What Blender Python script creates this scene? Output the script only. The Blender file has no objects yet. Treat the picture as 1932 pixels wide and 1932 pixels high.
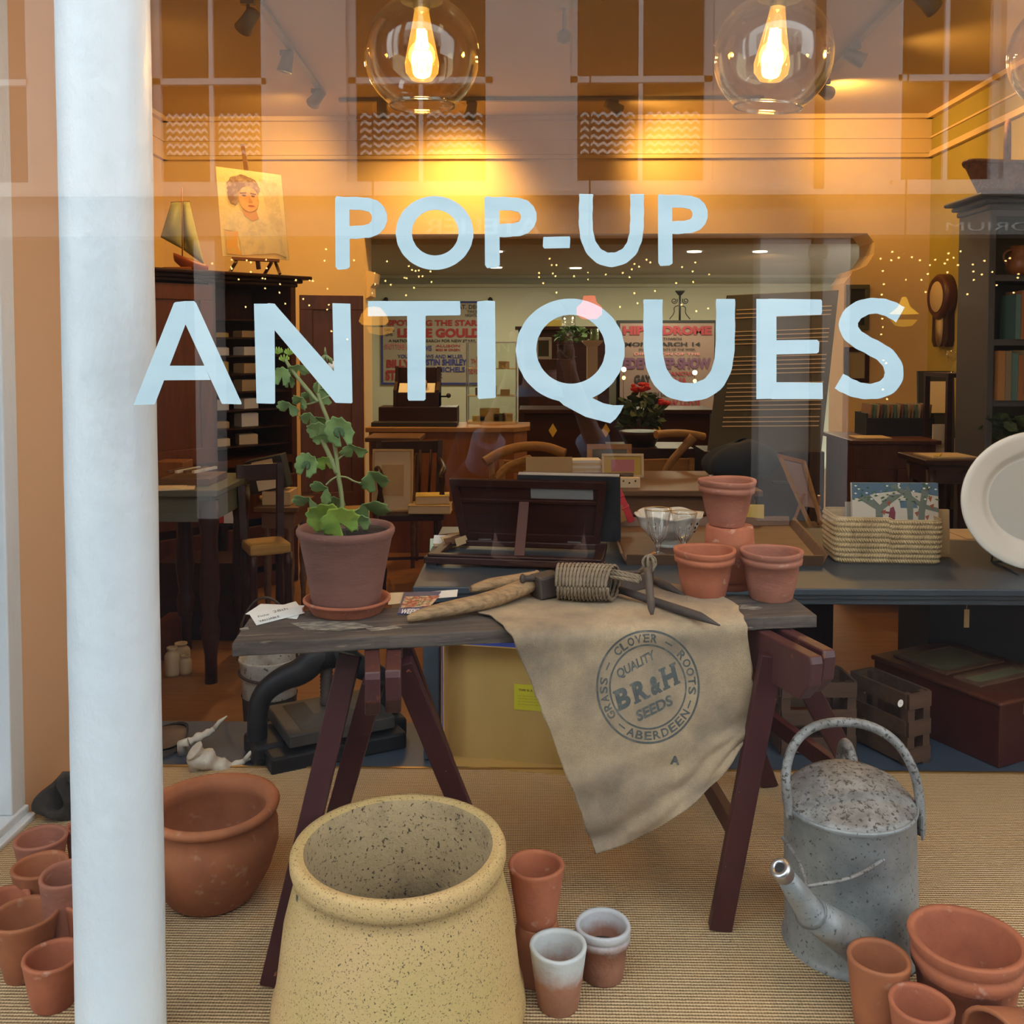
import bpy, bmesh, math, random
from math import sin, cos, pi, radians, sqrt, atan2
from mathutils import Vector, Matrix, noise
R = random.Random(7)
sc = bpy.context.scene
COL = sc.collection

# ------------------------------------------------------------------ camera, world, exposure
CAM = Vector((0, 0, 1.1)); FPX = 1800.0; PX0, PY0 = 966.0, 729.0
PITCH, YAW = radians(2.5), radians(1.08)
cd = bpy.data.cameras.new('camera'); cam = bpy.data.objects.new('camera', cd); COL.objects.link(cam)
cam.location = CAM; cam.rotation_euler = (pi / 2 - PITCH, 0, YAW)
cd.sensor_width = 36; cd.lens = FPX / 1932 * 36; cd.shift_y = -(966 - PY0) / 1932; cd.clip_start = .02
sc.camera = cam
w = bpy.data.worlds.new('sky'); sc.world = w; w.use_nodes = True
bg = w.node_tree.nodes['Background']; bg.inputs[0].default_value = (.80, .90, 1, 1); bg.inputs[1].default_value = 4.4
sc.view_settings.view_transform = 'Standard'; sc.view_settings.look = 'None'
sc.view_settings.exposure = 0.0; sc.view_settings.gamma = 1
sc.cycles.use_denoising = True; sc.cycles.max_bounces = 7; sc.cycles.transparent_max_bounces = 24
sc.cycles.diffuse_bounces = 4; sc.cycles.caustics_reflective = False; sc.cycles.caustics_refractive = False
sc.cycles.sample_clamp_indirect = 6
sd = bpy.data.lights.new('sun', 'SUN'); sd.energy = 3.6; sd.angle = radians(12); sd.color = (1, .95, .88)
so = bpy.data.objects.new('sun', sd); COL.objects.link(so); so.rotation_euler = (radians(-38), 0, radians(8)); so.location = (0, 3, 9)

RM = Matrix.Rotation(YAW, 3, 'Z') @ Matrix.Rotation(pi / 2 - PITCH, 3, 'X')
def ray(px, py): return RM @ Vector(((px - PX0) / FPX, -(py - PY0) / FPX, -1))
def P(px, py, d):                 # the point at distance y = d seen at a place in the frame
    r = ray(px, py); return CAM + r * (d / r.y)
def G(px, py, z=0.0):             # the point at height z
    r = ray(px, py); return CAM + r * ((z - CAM.z) / r.z)
YG = 1.28                         # the shop window's plane
def MR(px, py, dm):               # a real place across the street whose mirror image is dm away
    p = P(px, py, dm); return Vector((p.x, 2 * YG - p.y, p.z))

# ------------------------------------------------------------------ mesh helpers
def V(*a): return Vector(a)
class MB:
    def __init__(s): s.v = []; s.f = []; s.s = []
    def add(s, vs, fs, sm=False, M=None):
        n = len(s.v)
        s.v += [(M @ Vector(p)) if M is not None else Vector(p) for p in vs]
        s.f += [tuple(i + n for i in f) for f in fs]; s.s += [sm] * len(fs); return s
    def box(s, x0, x1, y0, y1, z0, z1, M=None):
        v = [(x, y, z) for z in (z0, z1) for y in (y0, y1) for x in (x0, x1)]
        return s.add(v, [(0, 2, 3, 1), (4, 5, 7, 6), (0, 1, 5, 4), (2, 6, 7, 3), (0, 4, 6, 2), (1, 3, 7, 5)], M=M)
    def hexa(s, b, t):            # 4 bottom points and 4 top points, same order
        return s.add(list(b) + list(t), [(3, 2, 1, 0), (4, 5, 6, 7), (0, 1, 5, 4), (1, 2, 6, 5), (2, 3, 7, 6), (3, 0, 4, 7)])
    def beam(s, p0, p1, w, t, up=(0, 0, 1), w1=None, t1=None):
        p0, p1 = Vector(p0), Vector(p1); d = (p1 - p0).normalized(); u = Vector(up)
        a = d.cross(u).normalized(); b = a.cross(d).normalized(); w1 = w1 or w; t1 = t1 or t
        q = lambda p, w, t: [p - a * w / 2 - b * t / 2, p + a * w / 2 - b * t / 2, p + a * w / 2 + b * t / 2, p - a * w / 2 + b * t / 2]
        return s.hexa(q(p0, w, t), q(p1, w1, t1))
    def lathe(s, pr, n=36, M=None, wob=0, seed=0):
        vs = []; fs = []
        for j, (r, z) in enumerate(pr):
            for i in range(n):
                a = 2 * pi * i / n
                k = 1 + (wob * noise.noise(Vector((cos(a) * 1.5 + seed, sin(a) * 1.5, z * 8))) if wob else 0)
                vs.append((r * cos(a) * k, r * sin(a) * k, z + (wob * .12 * sin(2 * a + seed) * (r > 0))))
        for j in range(len(pr) - 1):
            for i in range(n):
                k = (i + 1) % n; fs.append((j * n + i, j * n + k, (j + 1) * n + k, (j + 1) * n + i))
        return s.add(vs, fs, True, M)
    def tube(s, path, r, n=8, closed=False, M=None, flat=1):
        path = [Vector(p) for p in path]; m = len(path); vs = []; fs = []
        rr = list(r) if isinstance(r, (list, tuple)) else [r] * m
        if len(rr) != m: rr = [rr[min(int(i * len(rr) / m), len(rr) - 1)] for i in range(m)]
        up = None
        for i, p in enumerate(path):
            a = path[(i - 1) % m] if (closed or i > 0) else p; b = path[(i + 1) % m] if (closed or i < m - 1) else p
            d = (b - a).normalized()
            if up is None: up = Vector((0, 0, 1)) if abs(d.z) < .9 else Vector((1, 0, 0))
            x = d.cross(up).normalized(); y = x.cross(d).normalized(); up = y
            vs += [p + (x * cos(2 * pi * k / n) + y * sin(2 * pi * k / n) * flat) * rr[i] for k in range(n)]
        for i in range(m if closed else m - 1):
            j = (i + 1) % m
            for k in range(n):
                l = (k + 1) % n; fs.append((i * n + k, i * n + l, j * n + l, j * n + k))
        s.add(vs, fs, True, M)
        if not closed:
            s.f += [tuple(len(s.v) - len(vs) + k for k in reversed(range(n))), tuple(len(s.v) - n + k for k in range(n))]; s.s += [False, False]
        return s
    def prism(s, poly, h, M=None, z0=0):
        n = len(poly); a = sum(poly[i][0] * poly[(i + 1) % n][1] - poly[(i + 1) % n][0] * poly[i][1] for i in range(n))
        if a < 0: poly = poly[::-1]
        vs = [(x, y, z0) for x, y in poly] + [(x, y, z0 + h) for x, y in poly]
        fs = [tuple(reversed(range(n))), tuple(range(n, 2 * n))] + [(i, (i + 1) % n, n + (i + 1) % n, n + i) for i in range(n)]
        return s.add(vs, fs, False, M)
    def grid(s, fn, nu, nv, M=None, sm=True):
        vs = [fn(i / nu, j / nv) for j in range(nv + 1) for i in range(nu + 1)]
        fs = [(j * (nu + 1) + i, j * (nu + 1) + i + 1, (j + 1) * (nu + 1) + i + 1, (j + 1) * (nu + 1) + i) for j in range(nv) for i in range(nu)]
        return s.add(vs, fs, sm, M)
    def ell(s, c, r, n=12, M=None):
        if not hasattr(r, '__len__'): r = (r, r, r)
        pr = [(max(sin(pi * j / n), 1e-4), -cos(pi * j / n)) for j in range(n + 1)]
        T = Matrix.Translation(c) @ Matrix.Diagonal((*r, 1))
        return s.lathe(pr, n * 2, (M @ T) if M is not None else T)
    def build(s, name, mat, parent=None, local=False, bevel=0, thick=0, sub=0):
        me = bpy.data.meshes.new(name); vs = s.v
        if parent is not None and not local:
            m = parent.matrix_basis.copy(); q = parent.parent
            while q is not None: m = q.matrix_basis @ m; q = q.parent
            m = m.inverted(); vs = [m @ p for p in vs]
        me.from_pydata([tuple(p) for p in vs], [], s.f); me.polygons.foreach_set('use_smooth', s.s); me.update()
        o = bpy.data.objects.new(name, me); COL.objects.link(o)
        for k in (mat if isinstance(mat, list) else [mat]): me.materials.append(k)
        if parent is not None: o.parent = parent
        if thick: m = o.modifiers.new('thick', 'SOLIDIFY'); m.thickness = thick; m.offset = 0
        if sub: m = o.modifiers.new('sub', 'SUBSURF'); m.levels = sub; m.render_levels = sub
        if bevel: m = o.modifiers.new('bevel', 'BEVEL'); m.width = bevel; m.segments = 2; m.limit_method = 'ANGLE'
        return o
def TR(x=0, y=0, z=0, rz=0, rx=0, ry=0):
    return Matrix.Translation((x, y, z)) @ Matrix.Rotation(rz, 4, 'Z') @ Matrix.Rotation(ry, 4, 'Y') @ Matrix.Rotation(rx, 4, 'X')
def tag(o, label, cat, group=None, kind=None):
    o['label'] = label; o['category'] = cat
    if group: o['group'] = group
    if kind: o['kind'] = kind
    return o
def thing(name, label, cat, loc=(0, 0, 0), rz=0, group=None, rx=0, ry=0):
    o = bpy.data.objects.new(name, None); COL.objects.link(o); o.empty_display_size = .05
    o.matrix_basis = TR(*loc, rz, rx, ry)
    return tag(o, label, cat, group)
def one(mb, name, mat, label, cat, group=None, **k):   # a thing of one mesh, its origin at the middle of its base
    lo = [min(p[i] for p in mb.v) for i in range(3)]; hi = [max(p[i] for p in mb.v) for i in range(3)]
    c = Vector(((lo[0] + hi[0]) / 2, (lo[1] + hi[1]) / 2, lo[2])); mb.v = [p - c for p in mb.v]
    o = mb.build(name, mat, **k); o.location = c
    return tag(o, label, cat, group)
def struct(name, mb, mat, parent=None, label=None, **k):
    o = mb.build(name, mat, parent, **k)
    if parent is None: o['kind'] = 'structure'
    if label: o['label'] = label
    return o
def copy_tree(o, parent=None):
    c = o.copy(); COL.objects.link(c); c.parent = parent
    for ch in list(o.children): copy_tree(ch, c)
    return c
_tc = {}
def text2d(st, bold=0.0):
    if (st, bold) in _tc: return _tc[(st, bold)]
    cu = bpy.data.curves.new('t', 'FONT'); cu.body = st; cu.size = 1; cu.offset = bold; cu.resolution_u = 3
    o = bpy.data.objects.new('t', cu); COL.objects.link(o)
    dg = bpy.context.evaluated_depsgraph_get(); me = bpy.data.meshes.new_from_object(o.evaluated_get(dg))
    r = ([(v.co.x, v.co.y) for v in me.vertices], [tuple(p.vertices) for p in me.polygons])
    bpy.data.objects.remove(o); bpy.data.curves.remove(cu); bpy.data.meshes.remove(me)
    _tc[(st, bold)] = r; return r
def text(mb, st, fn, w=None, h=None, bold=0.0):        # text scaled into a w x h box at 0,0, mapped to 3D by fn(x, y)
    vs, fs = text2d(st, bold)
    if not vs: return
    x0 = min(v[0] for v in vs); x1 = max(v[0] for v in vs); y0 = min(v[1] for v in vs); y1 = max(v[1] for v in vs)
    sx = w / (x1 - x0) if w else h / (y1 - y0); sy = h / (y1 - y0) if h else sx
    mb.add([fn((x - x0) * sx, (y - y0) * sy) for x, y in vs], fs)

# ------------------------------------------------------------------ materials
def mat(name, c, rough=.6, metal=0, c2=None, sc1=8, mix=(.4, .65), c3=None, sc3=60, th3=(.62, .68), bump=0, bs=60, st=(1, 1, 1), emit=0, spec=.5, zb=None, coat=0, grad=0, detail=6):
    m = bpy.data.materials.new(name); m.use_nodes = True; nt = m.node_tree; N = nt.nodes; L = nt.links
    b = N['Principled BSDF']; b.inputs['Base Color'].default_value = (*c, 1); b.inputs['Roughness'].default_value = rough
    b.inputs['Metallic'].default_value = metal; b.inputs['Specular IOR Level'].default_value = spec; b.inputs['Coat Weight'].default_value = coat
    if emit: b.inputs['Emission Color'].default_value = (*c, 1); b.inputs['Emission Strength'].default_value = emit
    if c2 or c3 or bump or zb:
        tc = N.new('ShaderNodeTexCoord'); mp = N.new('ShaderNodeMapping'); mp.inputs['Scale'].default_value = st
        L.new(tc.outputs['Object'], mp.inputs[0]); src = None
        def nz(scale, det=detail):
            n = N.new('ShaderNodeTexNoise'); n.inputs['Scale'].default_value = scale; n.inputs['Detail'].default_value = det; n.inputs['Roughness'].default_value = .65
            L.new(mp.outputs[0], n.inputs['Vector']); return n.outputs['Fac']
        def rmp(f, a, bb):
            r = N.new('ShaderNodeMapRange'); r.inputs['From Min'].default_value = a; r.inputs['From Max'].default_value = bb; L.new(f, r.inputs['Value']); return r.outputs[0]
        def mx(f, A, B):
            x = N.new('ShaderNodeMix'); x.data_type = 'RGBA'; L.new(f, x.inputs[0])
            for s, q in ((6, A), (7, B)):
                if isinstance(q, tuple): x.inputs[s].default_value = (*q, 1)
                else: L.new(q, x.inputs[s])
            return x.outputs[2]
        col = c
        if c2: col = mx(rmp(nz(sc1), *mix), col, c2)
        if c3: col = mx(rmp(nz(sc3, 3), *th3), col, c3)
        if zb:                                            # a band of another colour above a wavy height: (z, softness, colour, waviness)
            sx = N.new('ShaderNodeSeparateXYZ'); L.new(tc.outputs['Object'], sx.inputs[0])
            ad = N.new('ShaderNodeMath'); ad.operation = 'MULTIPLY_ADD'; L.new(nz(zb[4] if len(zb) > 4 else 18, 5), ad.inputs[0]); ad.inputs[1].default_value = zb[3]; L.new(sx.outputs[2], ad.inputs[2])
            col = mx(rmp(ad.outputs[0], zb[0] + zb[3] / 2 - zb[1], zb[0] + zb[3] / 2 + zb[1]), col, zb[2])
        if not isinstance(col, tuple): L.new(col, b.inputs['Base Color'])
        if bump:
            bn = N.new('ShaderNodeBump'); bn.inputs['Strength'].default_value = bump; bn.inputs['Distance'].default_value = .004
            L.new(nz(bs, 4), bn.inputs['Height']); L.new(bn.outputs[0], b.inputs['Normal'])
    return m
def wood(name, c, c2, rough=.5, axis=0, **k):
    st = [14, 14, 14]; st[axis] = 1.6
    return mat(name, c, rough, c2=c2, sc1=3, st=tuple(st), mix=(.35, .7), bump=k.pop('bump', .15), bs=6, **k)
def pane(name, f0, tint=(.97, .98, .97), rough=0.0, amt=1.0):   # clear glass: what lies behind plus a reflection growing at a glance
    m = bpy.data.materials.new(name); m.use_nodes = True; nt = m.node_tree; N = nt.nodes; L = nt.links; N.clear()
    o = N.new('ShaderNodeOutputMaterial'); t = N.new('ShaderNodeBsdfTransparent'); t.inputs[0].default_value = (*tint, 1)
    g = N.new('ShaderNodeBsdfGlossy'); g.inputs['Roughness'].default_value = rough; g.inputs[0].default_value = (1, 1, 1, 1)
    lw = N.new('ShaderNodeLayerWeight'); lw.inputs[0].default_value = .5
    p = N.new('ShaderNodeMath'); p.operation = 'POWER'; p.inputs[1].default_value = 5 if amt == 1 else amt; L.new(lw.outputs['Facing'], p.inputs[0])
    q = N.new('ShaderNodeMath'); q.operation = 'MULTIPLY_ADD'; q.inputs[1].default_value = 1 - f0; q.inputs[2].default_value = f0; L.new(p.outputs[0], q.inputs[0])
    x = N.new('ShaderNodeMixShader'); L.new(q.outputs[0], x.inputs[0]); L.new(t.outputs[0], x.inputs[1]); L.new(g.outputs[0], x.inputs[2]); L.new(x.outputs[0], o.inputs[0])
    return m
def emis(name, c, s):
    m = bpy.data.materials.new(name); m.use_nodes = True; N = m.node_tree.nodes; L = m.node_tree.links; N.clear()
    o = N.new('ShaderNodeOutputMaterial'); e = N.new('ShaderNodeEmission'); e.inputs[0].default_value = (*c, 1); e.inputs[1].default_value = s; L.new(e.outputs[0], o.inputs[0]); return m
def sisal():
    m = mat('sisal', (.50, .36, .20), .95); nt = m.node_tree; N = nt.nodes; L = nt.links; b = N['Principled BSDF']
    tc = N.new('ShaderNodeTexCoord')
    def wv(dirn, scale, dist):
        x = N.new('ShaderNodeTexWave'); x.bands_direction = dirn; x.inputs['Scale'].default_value = scale; x.inputs['Distortion'].default_value = dist
        x.inputs['Detail'].default_value = 2; x.inputs['Detail Scale'].default_value = 3; L.new(tc.outputs['Object'], x.inputs['Vector']); return x.outputs['Fac']
    a = wv('Y', 42, .8); c = wv('X', 60, 1.2)
    mu = N.new('ShaderNodeMath'); mu.operation = 'MULTIPLY_ADD'; L.new(c, mu.inputs[0]); mu.inputs[1].default_value = .35; L.new(a, mu.inputs[2])
    r = N.new('ShaderNodeValToRGB'); r.color_ramp.elements[0].position = .1; r.color_ramp.elements[0].color = (.24, .15, .07, 1)
    r.color_ramp.elements[1].position = .95; r.color_ramp.elements[1].color = (.74, .53, .29, 1); L.new(mu.outputs[0], r.inputs[0])
    n = N.new('ShaderNodeTexNoise'); n.inputs['Scale'].default_value = 3; L.new(tc.outputs['Object'], n.inputs['Vector'])
    mx = N.new('ShaderNodeMix'); mx.data_type = 'RGBA'; mx.blend_type = 'MULTIPLY'; L.new(n.outputs['Fac'], mx.inputs[0]); L.new(r.outputs[0], mx.inputs[6]); mx.inputs[7].default_value = (.82, .76, .66, 1)
    L.new(mx.outputs[2], b.inputs['Base Color'])
    bp = N.new('ShaderNodeBump'); bp.inputs['Strength'].default_value = .8; bp.inputs['Distance'].default_value = .003; L.new(mu.outputs[0], bp.inputs['Height']); L.new(bp.outputs[0], b.inputs['Normal'])
    return m
W = lambda n, c, **k: mat(n, c, **k)
m_white = mat('white_gloss_paint', (.72, .75, .76), .4, c2=(.66, .70, .72), sc1=5, bump=1.0, bs=22, st=(1, 1, .6))
m_frame = mat('pale_frame_paint', (.62, .66, .66), .5, bump=.1)
m_wallc = mat('cream_wall', (.78, .63, .42), .85, c2=(.74, .59, .38), sc1=3)
m_wallr = mat('olive_wall', (.42, .36, .08), .85, c2=(.38, .33, .08), sc1=3)
m_ceil = mat('ceiling_white', (.62, .50, .33), .9)
m_wallt = mat('tan_wall', (.68, .43, .25), .8)
m_rear = mat('rear_wall', (.60, .60, .46), .85)
m_plat = mat('slate_blue_board', (.045, .065, .095), .45, c2=(.03, .045, .07), sc1=6)
m_floor = wood('oak_boards', (.25, .11, .03), (.18, .075, .02), .4, axis=0)
m_sisal = sisal()
m_glass = pane('shop_window_glass', .042, (.985, .99, .985))
m_clear = pane('clear_glass', .06, (.97, .97, .96), amt=2.2)
m_paint = mat('pale_blue_paint', (.58, .72, .76), .5, c2=(.52, .67, .72), sc1=9, st=(1, 1, 4))
m_terra = mat('terracotta', (.43, .13, .055), .85, c2=(.30, .085, .04), sc1=7, c3=(.55, .30, .20), sc3=26, th3=(.63, .74), bump=.25, bs=90)
m_terra2 = mat('terracotta_dusky', (.36, .13, .075), .85, c2=(.27, .10, .06), sc1=9, c3=(.46, .24, .16), sc3=30, th3=(.62, .75), bump=.2, bs=70, st=(1, 1, 3))
m_terra3 = mat('terracotta_brown', (.38, .125, .045), .8, c2=(.26, .085, .035), sc1=6, c3=(.45, .24, .14), sc3=20, th3=(.62, .75), bump=.25, bs=60)
m_terraw = mat('terracotta_limed', (.36, .16, .085), .9, c2=(.26, .11, .06), sc1=14, zb=(.064, .016, (.52, .53, .51), .075, 16), bump=.4, bs=60)
m_terraw2 = mat('terracotta_limed_band', (.33, .14, .08), .9, c2=(.24, .10, .06), sc1=14, zb=(.070, .012, (.48, .47, .47), .05, 22), bump=.4, bs=60)
m_stone = mat('speckled_stoneware', (.58, .37, .155), .8, c2=(.50, .35, .12), sc1=3, c3=(.09, .06, .03), sc3=330, th3=(.585, .64), bump=.35, bs=160)
m_stonei = mat('stoneware_inside', (.46, .33, .17), .9, c2=(.20, .14, .08), sc1=7, mix=(.48, .72), c3=(.06, .04, .025), sc3=150, th3=(.58, .66), bump=.5, bs=160)
m_galv = mat('galvanised_steel', (.30, .31, .30), .5, metal=.35, c2=(.19, .20, .195), sc1=11, c3=(.07, .065, .06), sc3=150, th3=(.60, .68), bump=.2, bs=60)
m_galv2 = mat('galvanised_hood', (.29, .28, .26), .6, metal=.3, c2=(.18, .165, .15), sc1=22, mix=(.4, .6), c3=(.07, .06, .05), sc3=120, th3=(.54, .62), bump=.3, bs=60)
m_maroon = mat('maroon_paint', (.062, .015, .014), .45, spec=.35, c2=(.045, .011, .012), sc1=6, c3=(.30, .11, .06), sc3=34, th3=(.70, .72), bump=.15, bs=30)
m_worn = mat('worn_maroon_paint', (.065, .016, .014), .5, c2=(.30, .10, .04), sc1=16, mix=(.60, .68), bump=.2)
m_plank = wood('weathered_plank', (.125, .092, .070), (.035, .028, .025), .8, axis=0, c3=(.34, .25, .17), sc3=5, th3=(.62, .70), bump=.5)
m_plank.node_tree.nodes['Principled BSDF'].inputs['Specular IOR Level'].default_value = .3
m_burlap = mat('burlap', (.50, .355, .205), .95, c2=(.24, .175, .115), sc1=6, mix=(.36, .62), c3=(.30, .22, .14), sc3=420, th3=(.5, .75), bump=.6, bs=500)
m_ink = mat('faded_black_ink', (.075, .08, .072), .9, c2=(.16, .15, .12), sc1=60, mix=(.5, .7))
m_rope = mat('hemp_rope', (.27, .20, .125), .95, c2=(.20, .145, .09), sc1=30, bump=.4, bs=200)
m_stake = mat('old_stake_wood', (.40, .24, .11), .75, c2=(.20, .12, .055), sc1=9, st=(3, 14, 14), mix=(.35, .65), bump=.8, bs=12)
m_dwood = wood('dark_old_wood', (.11, .07, .045), (.06, .04, .028), .7, axis=0, bump=.3)
m_iron = mat('rusty_iron', (.085, .06, .048), .65, metal=.3, c2=(.05, .04, .035), sc1=20, bump=.3)
m_cast = mat('black_cast_iron', (.009, .010, .012), .5, spec=.25, c2=(.014, .015, .016), sc1=9, bump=.25, bs=40)
m_black = mat('black', (.012, .012, .014), .6)
m_desk = mat('slate_blue_desk', (.042, .058, .075), .42, c2=(.03, .042, .055), sc1=4, bump=.05)
m_mah = wood('mahogany', (.10, .028, .012), (.06, .016, .008), .35, axis=2)
m_mahd = wood('dark_mahogany', (.038, .012, .008), (.022, .007, .005), .4, axis=0, spec=.3)
m_orng = wood('orange_oak', (.27, .095, .022), (.20, .065, .015), .4, axis=2)
m_oak = wood('honey_oak', (.34, .18, .06), (.25, .12, .035), .5, axis=0)
m_brown = wood('mid_brown_wood', (.15, .075, .035), (.10, .045, .02), .5, axis=0)
m_crate = wood('crate_wood', (.085, .042, .02), (.05, .026, .014), .7, axis=0, bump=.3)
m_paper = mat('paper', (.74, .73, .68), .8); m_card = mat('buff_card', (.52, .38, .20), .85, c2=(.46, .33, .17), sc1=8)
m_cream = mat('cream_paper', (.66, .55, .36), .8); m_pink = mat('pink_print', (.52, .20, .20), .8)
m_yel = mat('yellow_card', (.58, .42, .08), .7, c2=(.50, .36, .07), sc1=3); m_blue = mat('blue_card', (.035, .055, .25), .6)
m_ylab = mat('yellow_label', (.52, .46, .02), .7); m_red = mat('red_print', (.50, .035, .03), .7); m_navy = mat('navy_print', (.03, .04, .22), .7)
m_china = mat('white_china', (.72, .70, .62), .12, coat=.5, spec=.6); m_chinag = mat('grey_china_well', (.50, .50, .45), .15, coat=.4)
m_leaf = mat('geranium_leaf', (.22, .31, .10), .55, c2=(.14, .22, .08), sc1=25, spec=.3); m_leaf2 = mat('young_leaf', (.27, .36, .05), .55, c2=(.14, .26, .045), sc1=25, spec=.3)
m_leafd = mat('leaf_blotch', (.08, .14, .055), .6); m_terra4 = mat('terracotta_purplish', (.20, .085, .06), .85, c2=(.16, .065, .045), sc1=7, c3=(.30, .16, .12), sc3=30, th3=(.64, .76), bump=.25, bs=50, st=(1, 1, 4)); m_byel = mat('dull_yellow_card', (.47, .295, .085), .8, c2=(.41, .255, .07), sc1=3)
m_dleaf = mat('dark_leaves', (.05, .085, .025), .6, c2=(.03, .05, .015), sc1=30); m_stem = mat('green_stem', (.20, .22, .08), .6); m_petal = mat('red_petals', (.60, .02, .015), .6)
m_soil = mat('potting_soil', (.03, .02, .014), 1, bump=1, bs=80)
m_bark = mat('dark_bark', (.025, .02, .017), .9, c2=(.05, .04, .03), sc1=30, bump=1, bs=60); m_cut = mat('cut_wood', (.14, .085, .045), .9, c2=(.08, .05, .03), sc1=12, bump=.3)
m_bone = mat('bleached_driftwood', (.58, .54, .46), .8, c2=(.42, .38, .30), sc1=20, bump=.5, bs=60)
m_weave = mat('palm_weave', (.50, .38, .20), .8, c2=(.36, .26, .13), sc1=20); m_wicker = mat('brown_wicker', (.22, .085, .03), .6, c2=(.13, .05, .02), sc1=40, bump=.6, bs=60)
m_brass = mat('brass', (.50, .34, .12), .35, metal=.9); m_steel = mat('steel', (.5, .5, .5), .3, metal=.9); m_grey = mat('grey_plastic', (.32, .28, .22), .5)
m_bchip = mat('chipped_white_enamel', (.48, .47, .43), .6, c2=(.30, .26, .20), sc1=14, c3=(.05, .035, .025), sc3=34, th3=(.60, .64))
m_stoneb = mat('stone_jar', (.42, .33, .20), .5); m_slate = mat('slate_grey_shelf', (.075, .072, .075), .5)
m_green = mat('grey_green_paint', (.085, .095, .07), .6); m_cloth = mat('dark_blue_cloth', (.02, .03, .045), .9)
m_seat = mat('mustard_seat', (.34, .20, .05), .9, bump=.3); m_linen = mat('linen', (.35, .33, .28), .9)

# ------------------------------------------------------------------ the shop's shell
H0, FZ, CZ, YB = 0.0, -.2, 2.66, 6.6
XL, XR = -2.53, P(1755, 400, YB).x
XS = P(50, 1500, 2.17).x
struct('floor', MB().box(XL - .2, XR + .4, 2.72, 10.3, FZ - .1, FZ), m_floor)
struct('floor_display', MB().box(XS - .03, 2.2, YG - .02, 2.43, -.5, -.008), m_plat)
struct('trim_1', MB().box(XS - .03, 2.2, 2.43, 2.74, -.3, -.004), m_plat, label='slate blue painted board behind the matting', bevel=.003)
tag(MB().box(XS - .01, 2.18, YG + .03, 2.425, -.007, 0).build('floor_matting', m_sisal), 'ribbed beige sisal matting covering the floor of the window', 'matting')
struct('trim_2', MB().box(XS, 2.18, 2.425, 2.433, -.006, .003), m_brass, label='thin brass strip at the back edge of the matting')
struct('ceiling', MB().box(XL - .2, XR + .2, YG - .1, YB + .1, CZ, CZ + .1), m_ceil)
struct('wall_left', MB().box(XL - .1, XL, 2.6, YB + .1, FZ, CZ), m_wallc)
struct('wall_right', MB().box(XR, XR + .1, 2.4, YB + .1, FZ, CZ), m_wallr)
struct('wall_porch', MB().box(XS - .05, XS, 2.16, 2.66, -.3, CZ).box(XL - .1, XS - .05, 2.56, 2.66, FZ, CZ), m_wallt)
struct('wall_bay', MB().box(2.2, 2.26, YG, 2.5, -.5, CZ).box(2.26, XR + .1, 2.4, 2.5, FZ, CZ), m_wallt)
T = Matrix(((1, 0, 0, 0), (0, 0, 1, YB), (0, 1, 0, 0), (0, 0, 0, 1)))      # polygon x,z -> wall, thickness along y
xo0, xo1 = P(688, 600, YB).x, P(1592, 600, YB).x; zt = P(1100, 441, YB).z
wb = MB()
wb.box(XL, xo0, YB, YB + .3, FZ, zt).box(XL, XR, YB, YB + .3, zt, CZ)
wb.prism([(xo1, FZ), (xo1, 1.52), (xo1 + .06, 1.6), (xo1 + .15, 1.64), (xo1 + .2, 1.72), (xo1 + .2, 1.8), (xo1 + .15, zt), (XR, zt), (XR, FZ)], .3, T)
struct('wall_back', wb, m_wallc)
cb = MB()
for x, s in ((xo0, 1), (xo1 + .1, -1)):
    cb.prism([(x, 1.42), (x + s * .035, 1.44), (x + s * .035, 1.50), (x + s * .06, 1.53), (x + s * .07, 1.6), (x, 1.62)], .22, T, .04)
struct('trim_3', cb, m_wallc, label='moulded brackets at the corners of the wide opening')
tr = MB()
for z, t, h in ((2.37, .03, .025), (2.40, .02, .012), (2.50, .012, .012), (2.63, .04, .03)):
    tr.box(XL, XR, YB - t, YB, z, z + h).box(XR - t, XR, 2.5, YB, z, z + h).box(XL, XL + t, 2.7, YB, z, z + h)
struct('trim_4', tr, m_wallc, label='cream cornice mouldings round the top of the walls')
struct('wall_rear', MB().box(-3, 3.6, 10, 10.1, FZ, 2.1), m_rear)
struct('wall_rear_left', MB().box(-2.1, -2, YB + .3, 10, FZ, 2.1), m_rear)
struct('wall_rear_right', MB().box(3.3, 3.4, YB + .3, 10, FZ, 2.1), m_rear)
struct('ceiling_rear', MB().box(-2.1, 3.4, YB + .3, 10, 1.82, 1.92), mat('rear_ceiling', (.42, .36, .26), .9))
struct('trim_5', MB().box(-2, 3.3, 9.93, 10, 1.70, 1.73).box(-2, 3.3, 9.90, 10, 1.79, 1.82), m_rear, label='cornice moulding of the rear room')
struct('baseboard_back', MB().box(XL, xo0, YB - .02, YB, FZ, FZ + .14).box(xo1, XR, YB - .02, YB, FZ, FZ + .14), m_frame)

# the big shop window
win = bpy.data.objects.new('window_1', None); COL.objects.link(win); win['kind'] = 'structure'
MB().box(XS, 2.2, YG, YG + .006, .02, CZ - .04).build('pane', m_glass, win)
fr = MB().box(XS - .05, 2.26, YG - .05, YG + .02, -.06, .02).box(XS - .05, 2.26, YG - .05, YG + .02, CZ - .04, CZ + .02).box(XS - .05, XS - .01, YG - .05, YG + .02, .02, CZ - .04)
fr.build('frame', m_frame, win, bevel=.004)
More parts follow.
